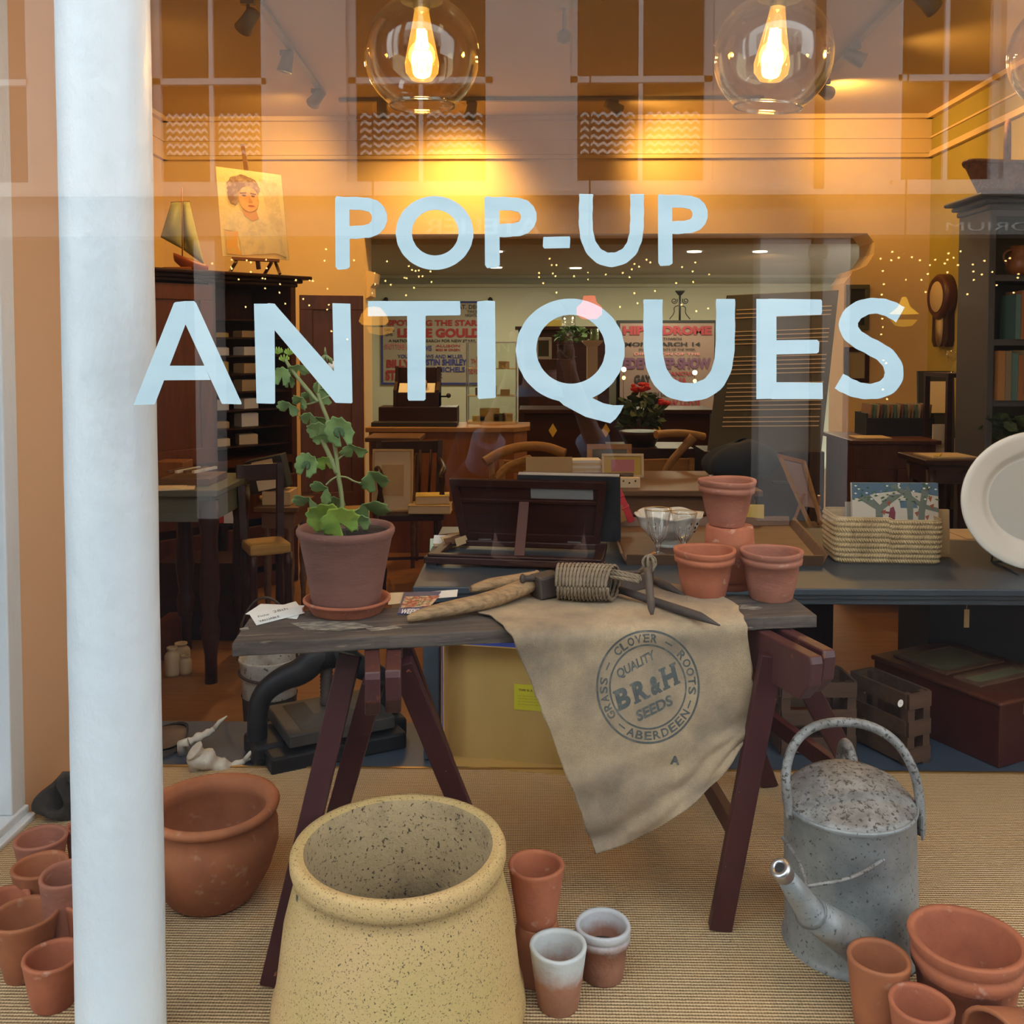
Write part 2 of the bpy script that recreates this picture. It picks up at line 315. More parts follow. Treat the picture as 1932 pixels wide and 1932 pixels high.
# the return window at the left
w2 = bpy.data.objects.new('window_2', None); COL.objects.link(w2); w2['kind'] = 'structure'; w2.location = (XS, 1.7, 0)
MB().box(XS - .03, XS - .026, YG + .02, 2.10, .03, CZ - .04).build('pane', m_glass, w2)
f2 = MB().box(XS - .045, XS + .012, YG + .02, 2.16, 0, .03).box(XS - .045, XS + .004, 2.10, 2.16, .03, CZ).box(XS - .045, XS + .03, YG + .02, 2.16, -.002, .012)
f2.build('frame', m_white, w2, bevel=.004)
struct('wall_exterior', MB().box(-7, XS - .05, YG - .05, YG + .05, 3.0, 9.6).box(XS - .05, 2.26, YG - .05, YG + .05, CZ + .02, 9.6).box(2.26, 7, YG - .05, YG + .05, -.5, 9.6).box(XS - .8, XS - .75, YG - .05, 2.6, -.5, 3).box(XS - .8, XS, 2.5, 2.56, -.5, 3).box(-7, XS - .8, YG - .05, YG + .05, -.5, 3), mat('porch_grey', (.10, .10, .09), .8))
struct('wall_stallriser', MB().box(XS - .03, 2.26, YG - .06, YG - .02, -.5, -.06), m_frame)

# ---- the lettering painted on the window
YL = YG + .0075
def gp(px, py): p = P(px, py, YL); return (p.x, p.z)
TL = Matrix(((1, 0, 0, 0), (0, 0, 1, YL), (0, 1, 0, 0), (0, 0, 0, 1)))
def stroke(pts, w):
    q = [Vector(p) for p in pts]
    for _ in range(2 if len(q) > 3 else 0):            # soften a bent stroke
        n = [q[0]]
        for a, b in zip(q, q[1:]): n += [a.lerp(b, .25), a.lerp(b, .75)]
        q = n + [q[-1]]
    l = []; r = []
    for i, p in enumerate(q):
        d = (q[min(i + 1, len(q) - 1)] - q[max(i - 1, 0)]).normalized(); k = (w if not isinstance(w, tuple) else w[0] + (w[1] - w[0]) * abs(d.y)) / 2 + .5 * sin(i * 1.7)
        nrm = Vector((-d.y, d.x)); l.append(p + nrm * k); r.append(p - nrm * k)
    return l, r
def letter(ch, polys=(), strokes=(), rings=()):
    mb = MB(); k = 0
    for pl in polys:
        mb.prism([gp(*p) for p in pl], .0006 + .00006 * k, TL, -.00003 * k); k += 1
    for pts, w in strokes:
        l, r = stroke(pts, w); n = len(l)
        vs = [(*gp(*p), z) for z in (-.00003 * k, .0006 + .00003 * k) for p in l + r]; k += 1
        fs = []
        for i in range(n - 1):
            fs += [(i, i + 1, n + i + 1, n + i), (3 * n + i, 3 * n + i + 1, 2 * n + i + 1, 2 * n + i), (2 * n + i, 2 * n + i + 1, i + 1, i), (n + i, n + i + 1, 3 * n + i + 1, 3 * n + i)]
        fs += [(0, n, 3 * n, 2 * n), (n - 1, 3 * n - 1, 4 * n - 1, 2 * n - 1)]
        mb.add(vs, fs, False, TL)
    for (cx, cy, a, b, cx2, cy2, a2, b2) in rings:
        n = 56; vs = []
        for z in (-.0001, .0007):
            for (x, y, p, q) in ((cx, cy, a, b), (cx2, cy2, a2, b2)):
                vs += [(*gp(x + p * cos(2 * pi * i / n) * (1 + .006 * sin(i * 2.3)), y + q * sin(2 * pi * i / n)), z) for i in range(n)]
        fs = []
        for i in range(n):
            j = (i + 1) % n
            fs += [(i, j, n + j, n + i), (2 * n + i, 2 * n + j, 3 * n + j, 3 * n + i), (i, j, 2 * n + j, 2 * n + i), (n + i, n + j, 3 * n + j, 3 * n + i)]
        mb.add(vs, fs, False, TL)
    o = mb.build('painted_letter', m_paint, win, bevel=.00015); o['label'] = 'pale blue painted ' + ch; return o
def letP(x0, x1, y0, y1, yb, sw, n):
    h = sw / 2; ym = (y0 + yb) / 2; r = (yb - y0) / 2 - h
    bowl = [(x0 + 8, y0 + h), (x0 + (x1 - x0) * .45, y0 + h)] + [(x1 - h - (1 - cos(a)) * r * 1.15, ym + sin(a) * r) for a in [radians(t) for t in (-62, -40, -20, 0, 20, 40, 62)]] + [(x0 + (x1 - x0) * .45, yb - h), (x0 + 8, yb - h)]
    letter(n, [[(x0 + 3, y0), (x0 + sw, y0 + 3), (x0 + sw + 1, y1 - 4), (x0 + sw - 5, y1), (x0 + 5, y1 + 1), (x0 + 1, y1 - 5), (x0, y0 + 4)]], [(bowl, (sw - 3, sw + 2))])
letP(632, 730, 370, 508, 452, 27, 'first letter P of POP')
letter('round letter O of POP', rings=[(820, 439.5, 73, 69.5, 821, 439, 44, 43)])
letP(914, 1012, 370, 505, 449, 28, 'second letter P of POP')
letter('hyphen', [[(1025, 447), (1075, 446), (1076, 450), (1075, 468), (1027, 469), (1024, 465)]])
letter('letter U of UP', strokes=[([(1106, 366), (1105, 400), (1105, 430), (1110, 458), (1124, 480), (1145, 491), (1168, 489), (1188, 476), (1198, 455), (1202, 430), (1202, 400), (1202, 366)], (27, 26))])
letP(1241, 1335, 366, 501, 443, 27, 'letter P of UP')
letter('big letter A', [[(328, 572), (331, 570), (349, 568), (350, 612), (292, 763), (252, 764)], [(349, 568), (366, 568), (370, 572), (456, 761), (455, 763), (418.6, 762), (350, 612)], [(316, 690), (386, 690), (397, 717), (306, 717.5)]])
letter('big letter N', [[(479, 573), (518, 573), (518, 622), (519, 760), (517, 762), (484, 761)], [(505, 572), (518, 573), (521, 577), (632, 703), (641, 760), (632, 759), (517, 622), (514, 600)], [(627, 572), (661, 573), (665, 759), (663, 761), (633, 760), (630, 703)]])
letter('big letter T', [[(694, 568), (868, 568), (869, 593), (867, 595), (694, 597)], [(768, 590), (803, 590), (803, 753), (800, 756), (771, 756), (769, 752)]])
letter('big letter I', [[(900, 569), (917, 567), (934, 568), (935.5, 749), (933, 751), (904, 753), (901, 750)]])
letter('big letter Q', [[(1046, 748), (1063.5, 764.6), (1105, 786.6), (1151.5, 798.7), (1162, 790), (1170, 779), (1177, 764.6), (1156, 764.6), (1138, 760.7), (1121.7, 753), (1104, 743)]], rings=[(1076, 661, 102.5, 97.5, 1077, 659, 65, 65)])
letter('big letter U', strokes=[([(1232, 565), (1232, 620), (1232, 665), (1239, 700), (1256, 727), (1282, 740), (1316, 740), (1345, 727), (1362, 700), (1368, 665), (1369, 620), (1369, 564)], (34, 36))])
letter('big letter E', [[(1427, 564), (1465, 564), (1465, 752), (1427, 753)], [(1450, 563.5), (1549, 565), (1551, 568), (1551, 590), (1549, 594), (1460, 597)], [(1460, 642), (1542, 641), (1546, 646), (1545, 664), (1541, 667), (1460, 669)], [(1460, 721), (1552, 722), (1552.6, 753), (1455, 753)]])
letter('big letter S', strokes=[([(1699, 594), (1680, 583), (1660, 577), (1638, 577), (1614, 587), (1600, 605), (1602, 625), (1618, 641), (1645, 655), (1672, 670), (1687, 692), (1687, 714), (1674, 731), (1650, 739), (1624, 738), (1602, 730), (1583, 719)], (29, 36))])

# ---- the round column
cp = P(212, 966, 1.43)
pr = [(.066, 0)] + [(.066, z * .05) for z in range(1, 52)] + [(.066, CZ)]
one(MB().lathe(pr, 48, Matrix.Translation((cp.x, 1.43, 0)), wob=.012), 'column', m_white, 'round white painted column standing just inside the window glass', 'column')

# ------------------------------------------------------------------ the street outside
struct('ground', MB().box(-9, 9, -8, YG - .06, -.6, -.5), mat('wet_grey_paving', (.02, .02, .023), .9, c2=(.014, .014, .016), sc1=3, spec=.1))
DM = 8.66; YF = 2 * YG - DM
m_fac = mat('render_facade', (.66, .60, .55), .85, c2=(.60, .55, .50), sc1=1.5); m_dkg = mat('dark_window', (.02, .018, .016), .5, spec=.15); m_sgn = mat('painted_signboard', (.30, .27, .24), .7)
ob = thing('shop_building', 'pale rendered building with shopfronts across the street, seen only reflected in the glass', 'building', (0, YF, -.5))
mx = lambda px: MR(px, 500, DM).x
zf = lambda py: P(1000, py, DM).z
wins = [(-160, 60), (285, 505), (655, 930), (1075, 1345), (1690, 1890), (2060, 2280)]
fw = MB(); x = -7.5; ztop = 4.4
for a, b in wins:
    fw.box(x, mx(a), YF - .3, YF, zf(445), 7); x = mx(b); fw.box(mx(a), x, YF - .3, YF, ztop, 7).box(mx(a), x, YF - .3, YF, zf(445), zf(352))
fw.box(x, 7.5, YF - .3, YF, zf(445), 7)
for a, b in ((365, 405), (1435, 1530), (1548, 1605), (-120, -60), (2000, 2060)): fw.box(mx(a), mx(b), YF - .3, YF, -.5, zf(445))
fw.build('wall', m_fac, ob)
for a, b in wins:
    x0, x1 = mx(a), mx(b); wd = MB().box(x0, x0 + .07, YF - .16, YF - .1, zf(352), ztop).box(x1 - .07, x1, YF - .16, YF - .1, zf(352), ztop).box((x0 + x1) / 2 - .02, (x0 + x1) / 2 + .02, YF - .15, YF - .11, zf(352), ztop).box(x0, x1, YF - .16, YF - .1, zf(150), zf(138))
    wo = wd.build('window', m_frame, ob); MB().box(x0, x1, YF - .2, YF - .16, zf(352), ztop).build('pane', m_dkg, wo)
    MB().box(x0 - .06, x1 + .06, YF - .16, YF + .06, zf(352), zf(343)).build('sill', m_fac, ob)
    if 0 < a < 1200:
        cu = MB()                                                       # zigzag cafe curtains in pairs
        for (c0, c1) in ((x0 + .10, (x0 + x1) / 2 - .05), ((x0 + x1) / 2 + .05, x1 - .10)):
            n = 12
            for r_ in range(6):
                zc = zf(290) + .02 + r_ * (zf(205) - zf(290)) / 6
                vs = []
                for i in range(n + 1):
                    xx = c0 + (c1 - c0) * i / n; zz = zc + (.03 if i % 2 else 0); vs += [(xx, YF - .155, zz), (xx, YF - .155, zz + .028), (xx, YF - .15, zz), (xx, YF - .15, zz + .028)]
                cu.add(vs, [f for i in range(n) for f in ((4 * i, 4 * i + 4, 4 * i + 5, 4 * i + 1), (4 * i + 2, 4 * i + 3, 4 * i + 7, 4 * i + 6), (4 * i + 1, 4 * i + 5, 4 * i + 7, 4 * i + 3))])
        cu.build('curtain', mat('lace', (.8, .78, .75), .8), ob)
MB().box(-7.5, 7.5, YF, YF + .12, zf(372), zf(362)).box(-7.5, 7.5, YF, YF + .07, zf(362), zf(352)).build('moulding', m_fac, ob)
sg = MB().box(-7.5, 7.5, YF, YF + .03, zf(445), zf(374)).build('signboard', m_sgn, ob)
mb = MB()
def sgn(st, px_l, py0, py1, w, bold=0):            # true lettering reads left to right seen from this side
    xa = mx(px_l); text(mb, st, lambda x, y: (xa - x, YF + .034, zf(py1) + y), w=w, h=zf(py0) - zf(py1), bold=bold)
m_sl = mat('sign_letters', (.75, .70, .62), .6)
for a_ in (('ATELIER', 1020, 412, 442, (220 / 1800) * DM, .02), ('THE', 1092, 425, 438, .16), ('EMPORIUM', 2036, 422, 438, 1.2)): mb = MB(); sgn(*a_); mb.build('lettering', m_sl, sg)
MB().box(-7.5, 7.5, YF - .35, YF - .28, -.5, zf(445)).build('shop_glass', m_dkg, ob)
MB().lathe([(.045, -.5), (.045, 7)], 12, Matrix.Translation((mx(1539), YF + .07, 0))).lathe([(.075, 0), (.09, .05), (.075, .12)], 12, Matrix.Translation((mx(1539), YF + .07, zf(490)))).build('drainpipe', m_brown, ob)
# lamps and fairy lights in the shop across the street
def opp_lamp(name, label, px, py, c, s, prof, prof2=None, off=(0, 0, 0)):
    p = MR(px, py, DM - .4); t = thing(name, label, 'lamp', (p.x, p.y, p.z))
    MB().lathe(prof, 24).build('shade', emis(name + '_glow', c, s), t, local=True); prof2 and MB().lathe(prof2, 24, TR(*off)).build('bowl', emis(name + '_bowl_glow', c, s * .5), t, local=True); MB().tube([(0, 0, .1), (0, 0, 6.6 - p.z)], .008).build('flex', m_black, t, local=True)
opp_lamp('pendant_lamp', 'orange glowing pendant lamp reflected beside the letter T', 705, 600, (1, .42, .05), 5, [(.001, .1), (.06, .09), (.11, .03), (.13, -.03), (.1, -.06), (.001, -.065)], [(.001, .0), (.12, .0), (.10, -.05), (.001, -.07)], (.06, 0, -.08))
opp_lamp('pendant_lamp', 'round red pendant lamp reflected on the letter Q', 1112, 580, (1, .09, .06), 7, [(.001, .1), (.05, .1), (.06, .05), (.11, 0), (.11, -.06), (.06, -.1), (.001, -.1)])
opp_lamp('pendant_lamp', 'yellow cone lamp reflected beside the letter S', 1706, 588, (1, .55, .05), 5, [(.001, .13), (.02, .12), (.05, .04), (.12, -.02), (.001, -.025)], [(.001, 0), (.11, 0), (.07, -.05), (.001, -.06)], (0, 0, -.07))
m_fl = emis('fairy_glow', (1, .66, .22), 20)
fairy = [[(612, 492), (668, 491), (730, 493), (706, 515), (707, 536), (727, 530), (737, 537), (703, 553), (705, 563), (771, 502), (777, 509), (784, 511), (790, 510), (763, 524), (767, 525), (790, 522), (797, 521), (812, 512), (814, 532), (781, 543), (766, 557), (620, 575), (625, 625), (345 + 270, 470), (618, 545), (655, 640)],
         [(1037, 488), (1041, 500), (1050, 500), (1043, 516), (1048, 521), (1017, 515), (1017, 523), (1025, 534), (1050, 552), (1017, 561), (1017, 578), (1035, 561), (1083, 521), (1110, 514), (1110, 527), (1143, 518), (1175, 515), (1188, 523), (1197, 498), (1220, 490), (1192, 508), (1227, 495), (1206, 503), (1170, 579), (1203, 572), (1286, 575), (1197, 553), (1236, 549), (1287, 504), (1307, 512), (1312, 495), (1338, 518), (1336, 582), (1308, 532), (1314, 587), (1276, 534)],
         [(1684, 475), (1707, 479), (1721, 485), (1696, 486), (1662, 488), (1736, 491), (1682, 491), (1666, 511), (1765, 490), (1755, 500), (1788, 490), (1790, 478), (1813, 474), (1800, 486), (1808, 500), (1783, 497), (1788, 514), (1751, 517), (1709, 528), (1739, 528), (1668, 536), (1664, 556), (1747, 551), (1665, 601), (1666, 617), (1663, 631), (1674, 753), (1667, 680), (1672, 685), (1666, 735), (1858, 492), (1836, 499), (1837, 512), (1853, 518), (1873, 513), (1906, 487), (1898, 492), (1922, 517), (1921, 524), (1881, 538), (1826, 555), (1913, 552), (1838, 528)],
         [(400, 497), (436, 504), (437, 507), (465, 491), (473, 495), (437, 490), (502, 490), (503, 506), (495, 525), (500, 526), (473, 513), (528, 536), (558, 529), (584, 529), (527, 552), (500, 544), (538, 573), (583, 576), (463, 579), (617, 584), (558, 528), (450, 527), (572, 564), (590, 530)]]
for k, pts in enumerate(fairy):
    t = thing('fairy_light_string', 'warm fairy light string in the facing shop, %s' % ('reflected under POP', 'reflected under UP and above QU', 'reflected at the right around the wall clock', 'reflected over the tall cupboard')[k], 'fairy lights', MR(pts[0][0], pts[0][1], DM - .22))
    ps = [MR(x, y, DM - .22 + .1 * sin(i * 2.1)) for i, (x, y) in enumerate(pts)]; srt = sorted(ps, key=lambda p: p.x)
    MB().tube([p + Vector((0, 0, .012)) for p in srt], .002, 4).build('wire', m_black, t)
    for p in ps: MB().ell(p, (.0085, .0085, .0085), 4).build('bulb', m_fl, t)

# ------------------------------------------------------------------ lamps inside
WARM = (1, .56, .16)
def light(kind, loc, e, c, to=None, size=.05, spot=80, blend=.8, name='lamp_light', parent=None):
    l = bpy.data.lights.new(name, kind); l.energy = e; l.color = c
    if kind == 'SPOT': l.spot_size = radians(spot); l.spot_blend = blend; l.shadow_soft_size = size
    elif kind == 'POINT': l.shadow_soft_size = size
    elif kind == 'AREA': l.size = size
    o = bpy.data.objects.new(name, l); COL.objects.link(o); o.location = loc
    if to is not None: o.rotation_euler = (Vector(to) - Vector(loc)).to_track_quat('-Z', 'Y').to_euler()
    if parent is not None: o.parent = parent; o.location = Vector(loc) - parent.location
    return o
m_bulb = emis('bulb_envelope_glow', (1, .60, .14), 1.0); m_fil = emis('filament', (1, .72, .25), 60)
m_globe = pane('globe_glass', .03, (.98, .93, .82), amt=2.6)
m_env = m_bulb
# envelope: see-through glass with a faint amber light of its own
m_env = pane('bulb_glass', .05, (1, .93, .72), amt=2.4)
_n = m_env.node_tree; _o = [n for n in _n.nodes if n.type == 'OUTPUT_MATERIAL'][0]; _s = _o.inputs[0].links[0].from_socket
_e = _n.nodes.new('ShaderNodeEmission'); _e.inputs[0].default_value = (1, .52, .08, 1); _e.inputs[1].default_value = .5
_a = _n.nodes.new('ShaderNodeAddShader'); _n.links.new(_s, _a.inputs[0]); _n.links.new(_e.outputs[0], _a.inputs[1]); _n.links.new(_a.outputs[0], _o.inputs[0])
def pendant(px, py, dd, rpx, label, tilt, rz):
    c = P(px, py, dd); r = rpx / FPX * dd
    t = thing('pendant_lamp', label, 'pendant lamp', c, rz, 'clear globe pendants in the window', rx=tilt)
    pf = [(r * sin(a), r * cos(a)) for a in [radians(k) for k in range(20, 151, 6)]]
    rim = pf[-1]; pf += [(rim[0] + .003, rim[1] - .004), (rim[0] - .001, rim[1] - .004)] + [(x * .975, z * .975) for x, z in reversed(pf)]
    MB().lathe(pf, 48).build('globe', m_globe, t, local=True)
    MB().lathe([(rim[0], rim[1] - .001), (rim[0] + .0028, rim[1] - .003), (rim[0], rim[1] - .006), (rim[0] - .0028, rim[1] - .003), (rim[0], rim[1] - .001)], 48).build('rim', m_clear, t, local=True)
    MB().lathe([(.001, r * 1.05), (.02, r * 1.05), (.022, r * .98), (r * .36, r * .96), (r * .36, r * .90), (.02, r * .9), (.018, r * .78), (.001, r * .78)], 24).build('lamp_holder', m_black, t, local=True)
    b = [(.001, .80), (.12, .80), (.15, .6), (.2, .35), (.26, .05), (.30, -.15), (.28, -.3), (.18, -.42), (.001, -.46)]
    bo = MB().lathe([(x * r, z * r) for x, z in b], 28).build('bulb', m_env, t, local=True)
    for k in range(4):
        a = k * pi / 2 + .5; MB().tube([(r * .05 * cos(a), r * .05 * sin(a), r * .42), (r * .1 * cos(a + .6), r * .1 * sin(a + .6), r * .12)], r * .045, 6).build('filament', m_fil, bo, local=True)
    MB().tube([(-r * .05, 0, -.12 * r), (-r * .06, 0, -.38 * r)], r * .022, 6).tube([(r * .05, 0, -.12 * r), (r * .06, 0, -.38 * r)], r * .022, 6).build('filament', m_fil, bo, local=True)
    cc = MB().tube([(c.x, c.y, c.z + r), (c.x, c.y, CZ)], .004).lathe([(.001, CZ - .03), (.045, CZ - .02), (.045, CZ)], 20, Matrix.Translation((c.x, c.y, 0))).build('flex', m_black, t)
    light('POINT', c, 7, WARM, size=.03)
pendant(796, 104, 2.1, 108, 'clear glass globe pendant lamp above the word POP', radians(1), 0)
pendant(1458, 104, 2.1, 110, 'clear glass globe pendant lamp above the letter P of UP', radians(6), .9)
pendant(2022, 100, 2.1, 108, 'clear glass globe pendant lamp cut by the right edge', 0, 0)
# tracks and their spot heads
def track(name_l, a, b): one(MB().beam(a, b, .035, .02), 'lighting_track', m_grey, name_l, 'lighting track')
track('black and grey lighting track running back along the left of the ceiling', (P(452, 0, 4.0).x, 3.6, CZ - .012), (P(603, 175, 5.85).x, 5.95, CZ - .012))
track('lighting track running back along the right of the ceiling', (1.62, 3.6, CZ - .012), (1.70, 5.75, CZ - .012))
track('thin lighting track across the back of the ceiling', (P(640, 178, 6.1).x, 6.1, CZ - .012), (P(1440, 172, 6.1).x, 6.1, CZ - .012))
heads = [(468, 40, 4.3, (-2.0, 5.0, 1.9), 'nearest spotlight on the left ceiling track'), (540, 118, 5.05, (-1.5, 5.1, 1.6), 'middle spotlight of the left ceiling track'), (597, 186, 5.8, (-2.0, 6.6, 2.1), 'far spotlight of the left ceiling track'),
         (1748, 4, 4.25, (2.6, 4.5, 2.0), 'nearest spotlight on the right ceiling track'), (1612, 108, 5.0, (2.75, 5.0, 2.1), 'middle spotlight of the right ceiling track'), (1556, 172, 5.65, (2.6, 6.6, 2.5), 'far spotlight of the right ceiling track'),
         (721, 208, 6.1, (-.9, 6.6, 1.2), 'left spotlight of the back ceiling track, beneath the globe'), (889, 208, 6.1, (-.55, 6.6, 1.9), 'spotlight of the back ceiling track right of the first globe'), (1158, 202, 6.1, (1.55, 6.6, 2.1), 'spotlight of the back ceiling track between both globes')]
for i, (px, py, dd, to, lb) in enumerate(heads):
    c = P(px, py, dd); t = thing('spotlight', lb, 'spotlight', c)
    dr = (Vector(to) - c).normalized(); rot = dr.to_track_quat('Z', 'Y').to_matrix().to_4x4()
    MB().lathe([(.001, -.06), (.03, -.055), (.034, 0), (.042, .05), (.036, .05), (.028, .01), (.001, .01)], 20, Matrix.Translation(c) @ rot).build('lamp_head', m_grey, t)
    MB().tube([c + Vector((0, 0, .02)), (c.x, c.y, CZ - .03)], .008).box(c.x - .03, c.x + .03, c.y - .015, c.y + .015, CZ - .045, CZ - .02).build('stem', m_grey, t)
    MB().lathe([(.001, .012), (.026, .012), (.026, .014), (.001, .014)], 16, Matrix.Translation(c) @ rot).build('lamp', emis('spot_face', (1, .7, .3), 12), t)
    e = (66, 30, 36, 90, 45, 48, 14, 66, 56)[i]
    if i in (1, 2, 4, 5): light('SPOT', c + Vector((0, 0, -.06)), 44, (1, .60, .22), to=(c.x * .5, c.y - .6, 0), size=.05, spot=150, blend=1)
    light('SPOT', c + dr * .06, e, (1, .50, .10), to=to, size=.03 if i < 6 else .10, spot=105 if i < 6 else 120, blend=1)
for px, py in ((935, 475), (936, 505), (1310, 475), (1434, 475), (1086, 506)):
    q = ray(px, py); k = (1.815 - 1.1) / q.z; p = CAM + q * k
    one(MB().lathe([(.001, 0), (.055, 0), (.055, .006), (.001, .006)], 20, Matrix.Translation((p.x, p.y, 1.812))), 'downlight', emis('downlight_face', (1, .92, .7), 5), 'round recessed downlight in the rear ceiling, %s' % {935: 'nearest one on the left', 936: 'farther one on the left', 1310: 'seen just right of the letter P of UP', 1434: 'rightmost', 1086: 'smallest, seen under the letter U of UP'}[px], 'downlight', 'recessed downlights of the rear room')
for x, y in ((-.6, 8.7), (1.2, 8.7), (2.2, 8.2)): light('AREA', (x, y, 1.78), 22, (1, .88, .58), to=(x, y, 0), size=.5)
light('SPOT', (1.9, 7.6, 1.75), 12, (1, .6, .2), to=(2.0, 10, 1.0), size=.1, spot=110, blend=1)
t = thing('ceiling_rose', 'moulded plaster rose with a small lamp, at the top centre of the ceiling', 'ceiling rose', (.155, 4.42, CZ - .03))
MB().lathe([(.001, 0), (.05, 0), (.06, .012), (.10, .010), (.12, .02), (.16, .018), (.18, .03), (.001, .03)], 40, wob=.03).build('plaster', m_ceil, t, local=True)
MB().tube([(0, 0, 0), (0, 0, -.10)], .008).lathe([(.001, -.16), (.03, -.15), (.035, -.12), (.02, -.10), (.001, -.10)], 16).build('lamp', m_grey, t, local=True)

# ------------------------------------------------------------------ terracotta pots
def pot_profile(rt, rb, h, th=.007, collar=0, flare=.0):
    o = [(.001, 0), (rb * .96, 0), (rb, .003)]
    if collar:
        hc = h - collar; rc = rb + (rt - rb) * hc / h
        o += [(rb + (rt - rb) * .5 * hc / h, hc * .5), (rc - .002, hc), (rc + .003, hc + .002), (rc + .004, hc + collar * .42), (rc + .001, hc + collar * .5), (rc + .004, hc + collar * .58), (rt, h - .003), (rt - .001, h)]
    else:
        o += [(rb + (rt - rb) * .33, h * .33), (rb + (rt - rb) * .66, h * .66), (rb + (rt - rb) * .92, h * .92), (rt, h - .004), (rt - .001, h)]
    ri = rt - th; rbi = rb - th * .8
    o += [(ri, h - .001), (ri - .001, h - .006), (rbi + (ri - rbi) * .5, h * .5), (rbi, th * 1.3), (.001, th * 1.3)]
    return o
def pot(label, x, yb, wb_, yt, wt, z0=0.0, m=None, collar=0, group=None, inv=False, soil=0, name='terracotta_pot', xoff=None, tilt=0, th=.007, wob=.010, ytop_base=None):
    """x, lower front edge yb, base width, centre of the upper ellipse yt, its width: all read off the photograph"""
    g = G(x, yb, z0); rb = wb_ / 2 * g.y / FPX; d = g.y + rb; rb = wb_ / 2 * d / FPX; rt = wt / 2 * d / FPX
    c = P(x, yb, d); top = P(x, yt, d); h = top.z - z0
    cx = P(x if xoff is None else xoff, (yb + yt) / 2, d).x
    t = thing(name, label, 'plant pot', (cx, d, z0), R.random() * 6, group)
    seed = R.random() * 9
    if inv:
        pf = [(r, h - z) for r, z in reversed(pot_profile(rb, rt, h, th, collar))]
    else: pf = pot_profile(rt, rb, h, th, collar)
    MB().lathe(pf, 40, wob=wob, seed=seed).build('pot_body', m or m_terra, t, local=True)
    if soil: MB().lathe([(.001, soil), ((rb + (rt - rb) * soil / h) - th - .001, soil)], 24).build('soil', m_soil, t, local=True)
    if tilt: t.rotation_euler.y = tilt
    return t, (cx, d, z0 + h, rt, rb)
GL = 'small pots clustered left of the column'
pot('small flowerpot at the back left by the window frame, its rim whole and clean', 78, 1683, 66, 1578, 98, group=GL, m=m_terra2)
pot('brownish small flowerpot with a chipped rim and lime stains, second from the back left', 76, 1738, 70, 1630, 104, group=GL, m=m_terra3)
pot('smooth dusky flowerpot half hidden by the column, right of the chipped one', 131, 1822, 74, 1646, 106, group=GL, m=m_terra2, wob=.01)
pot('pinkish flowerpot cut off by the left edge of the picture', 10, 1786, 70, 1694, 92, group=GL, m=m_terra)
pot('orange brown flowerpot with soil stains inside, largest of the left cluster', 48, 1862, 76, 1722, 126, group=GL, m=m_terra3)
pot('nearest flowerpot of the left cluster, beside the foot of the column', 101, 1918, 82, 1800, 112, group=GL, m=m_terra)
pot('flowerpot peeping out behind the column at the right of the left cluster', 172, 1826, 66, 1690, 96, group=GL, m=m_terra)
pot('tiny reddish flowerpot behind the column, below the charred log', 158, 1640, 50, 1556, 66, group=GL, m=m_terra2)
# pair stacked beside the chimney pot
t_, a = pot('upturned flowerpot carrying another, right of the speckled chimney pot', 1014, 1869, 112, 1737, 80, m=m_terra3, inv=True)
zt_ = a[2]; k = FPX / a[1]
t2, b_ = pot('deep red flowerpot standing on the upturned pot beside the chimney pot', 1010, 1752, 76, 1622, 108, z0=zt_, m=m_terra, xoff=1011)
t2.location.y = a[1]; t2.location.x = P(1012, 1700, a[1]).x
pot('limed flowerpot with a broad white crust and orange foot, front of the pair', 1053, 1922, 80, 1781, 111, m=m_terraw, soil=.045)
pot('limed flowerpot with grey and white bands round its collar, back of the pair', 1137, 1866, 78, 1742, 107, m=m_terraw2, soil=.05, collar=.03)
# right corner
pot('old orange flowerpot with a muddy lower half and chipped rim, before the watering can', 1657, 1962, 88, 1803, 118, m=m_terra3)
pot('plain pinkish flowerpot at the bottom edge, in front of the others at the right', 1737, 2040, 84, 1890, 120, m=m_terra)
pot('large flowerpot with a double rim and soil stains, right of the watering can', 1822, 1985, 150, 1766, 214, m=m_terra, collar=.05, th=.011)
t = thing('terracotta_pot', 'flowerpot lying on its side at the bottom right corner', 'plant pot', (.715, 1.385, .058), radians(205), rx=0, ry=radians(84))
MB().lathe(pot_profile(.059, .046, .08), 32, TR(0, 0, -.04), wob=.02).build('pot_body', m_terra3, t, local=True)

# ---- round terracotta planter with a rolled rim
g = G(402, 1733, 0); d = g.y + .08; s = d / FPX; c = P(400, 1600, d)
t = thing('round_planter', 'big round brown terracotta planter with a thick rolled rim, right of the column', 'planter', (c.x, d, 0))
zr = P(400, 1512, d).z; R1 = 128 * s
MB().lathe([(.001, 0), (R1 * .58, 0), (R1 * .66, .008), (R1 * .86, zr * .28), (R1 * .985, zr * .55), (R1 * .98, zr * .74), (R1 * .90, zr * .88), (R1 * .93, zr * .90), (R1 * .995, zr * .925), (R1 * 1.01, zr * .965), (R1 * .98, zr), (R1 * .92, zr * 1.005), (R1 * .86, zr * .985), (R1 * .84, zr * .94), (R1 * .80, zr * .92), (R1 * .86, zr * .80), (R1 * .9, zr * .55), (R1 * .75, zr * .25), (R1 * .55, zr * .10), (.001, zr * .09)], 64, wob=.008).build('planter_body', m_terra3, t, local=True)
MB().tube([(R1 * .1, .02, zr * .095 + .003), (R1 * .2, -.01, zr * .1 + .004), (R1 * .32, -.03, zr * .1 + .004)], .002, 5).build('twig', m_bark, t, local=True)
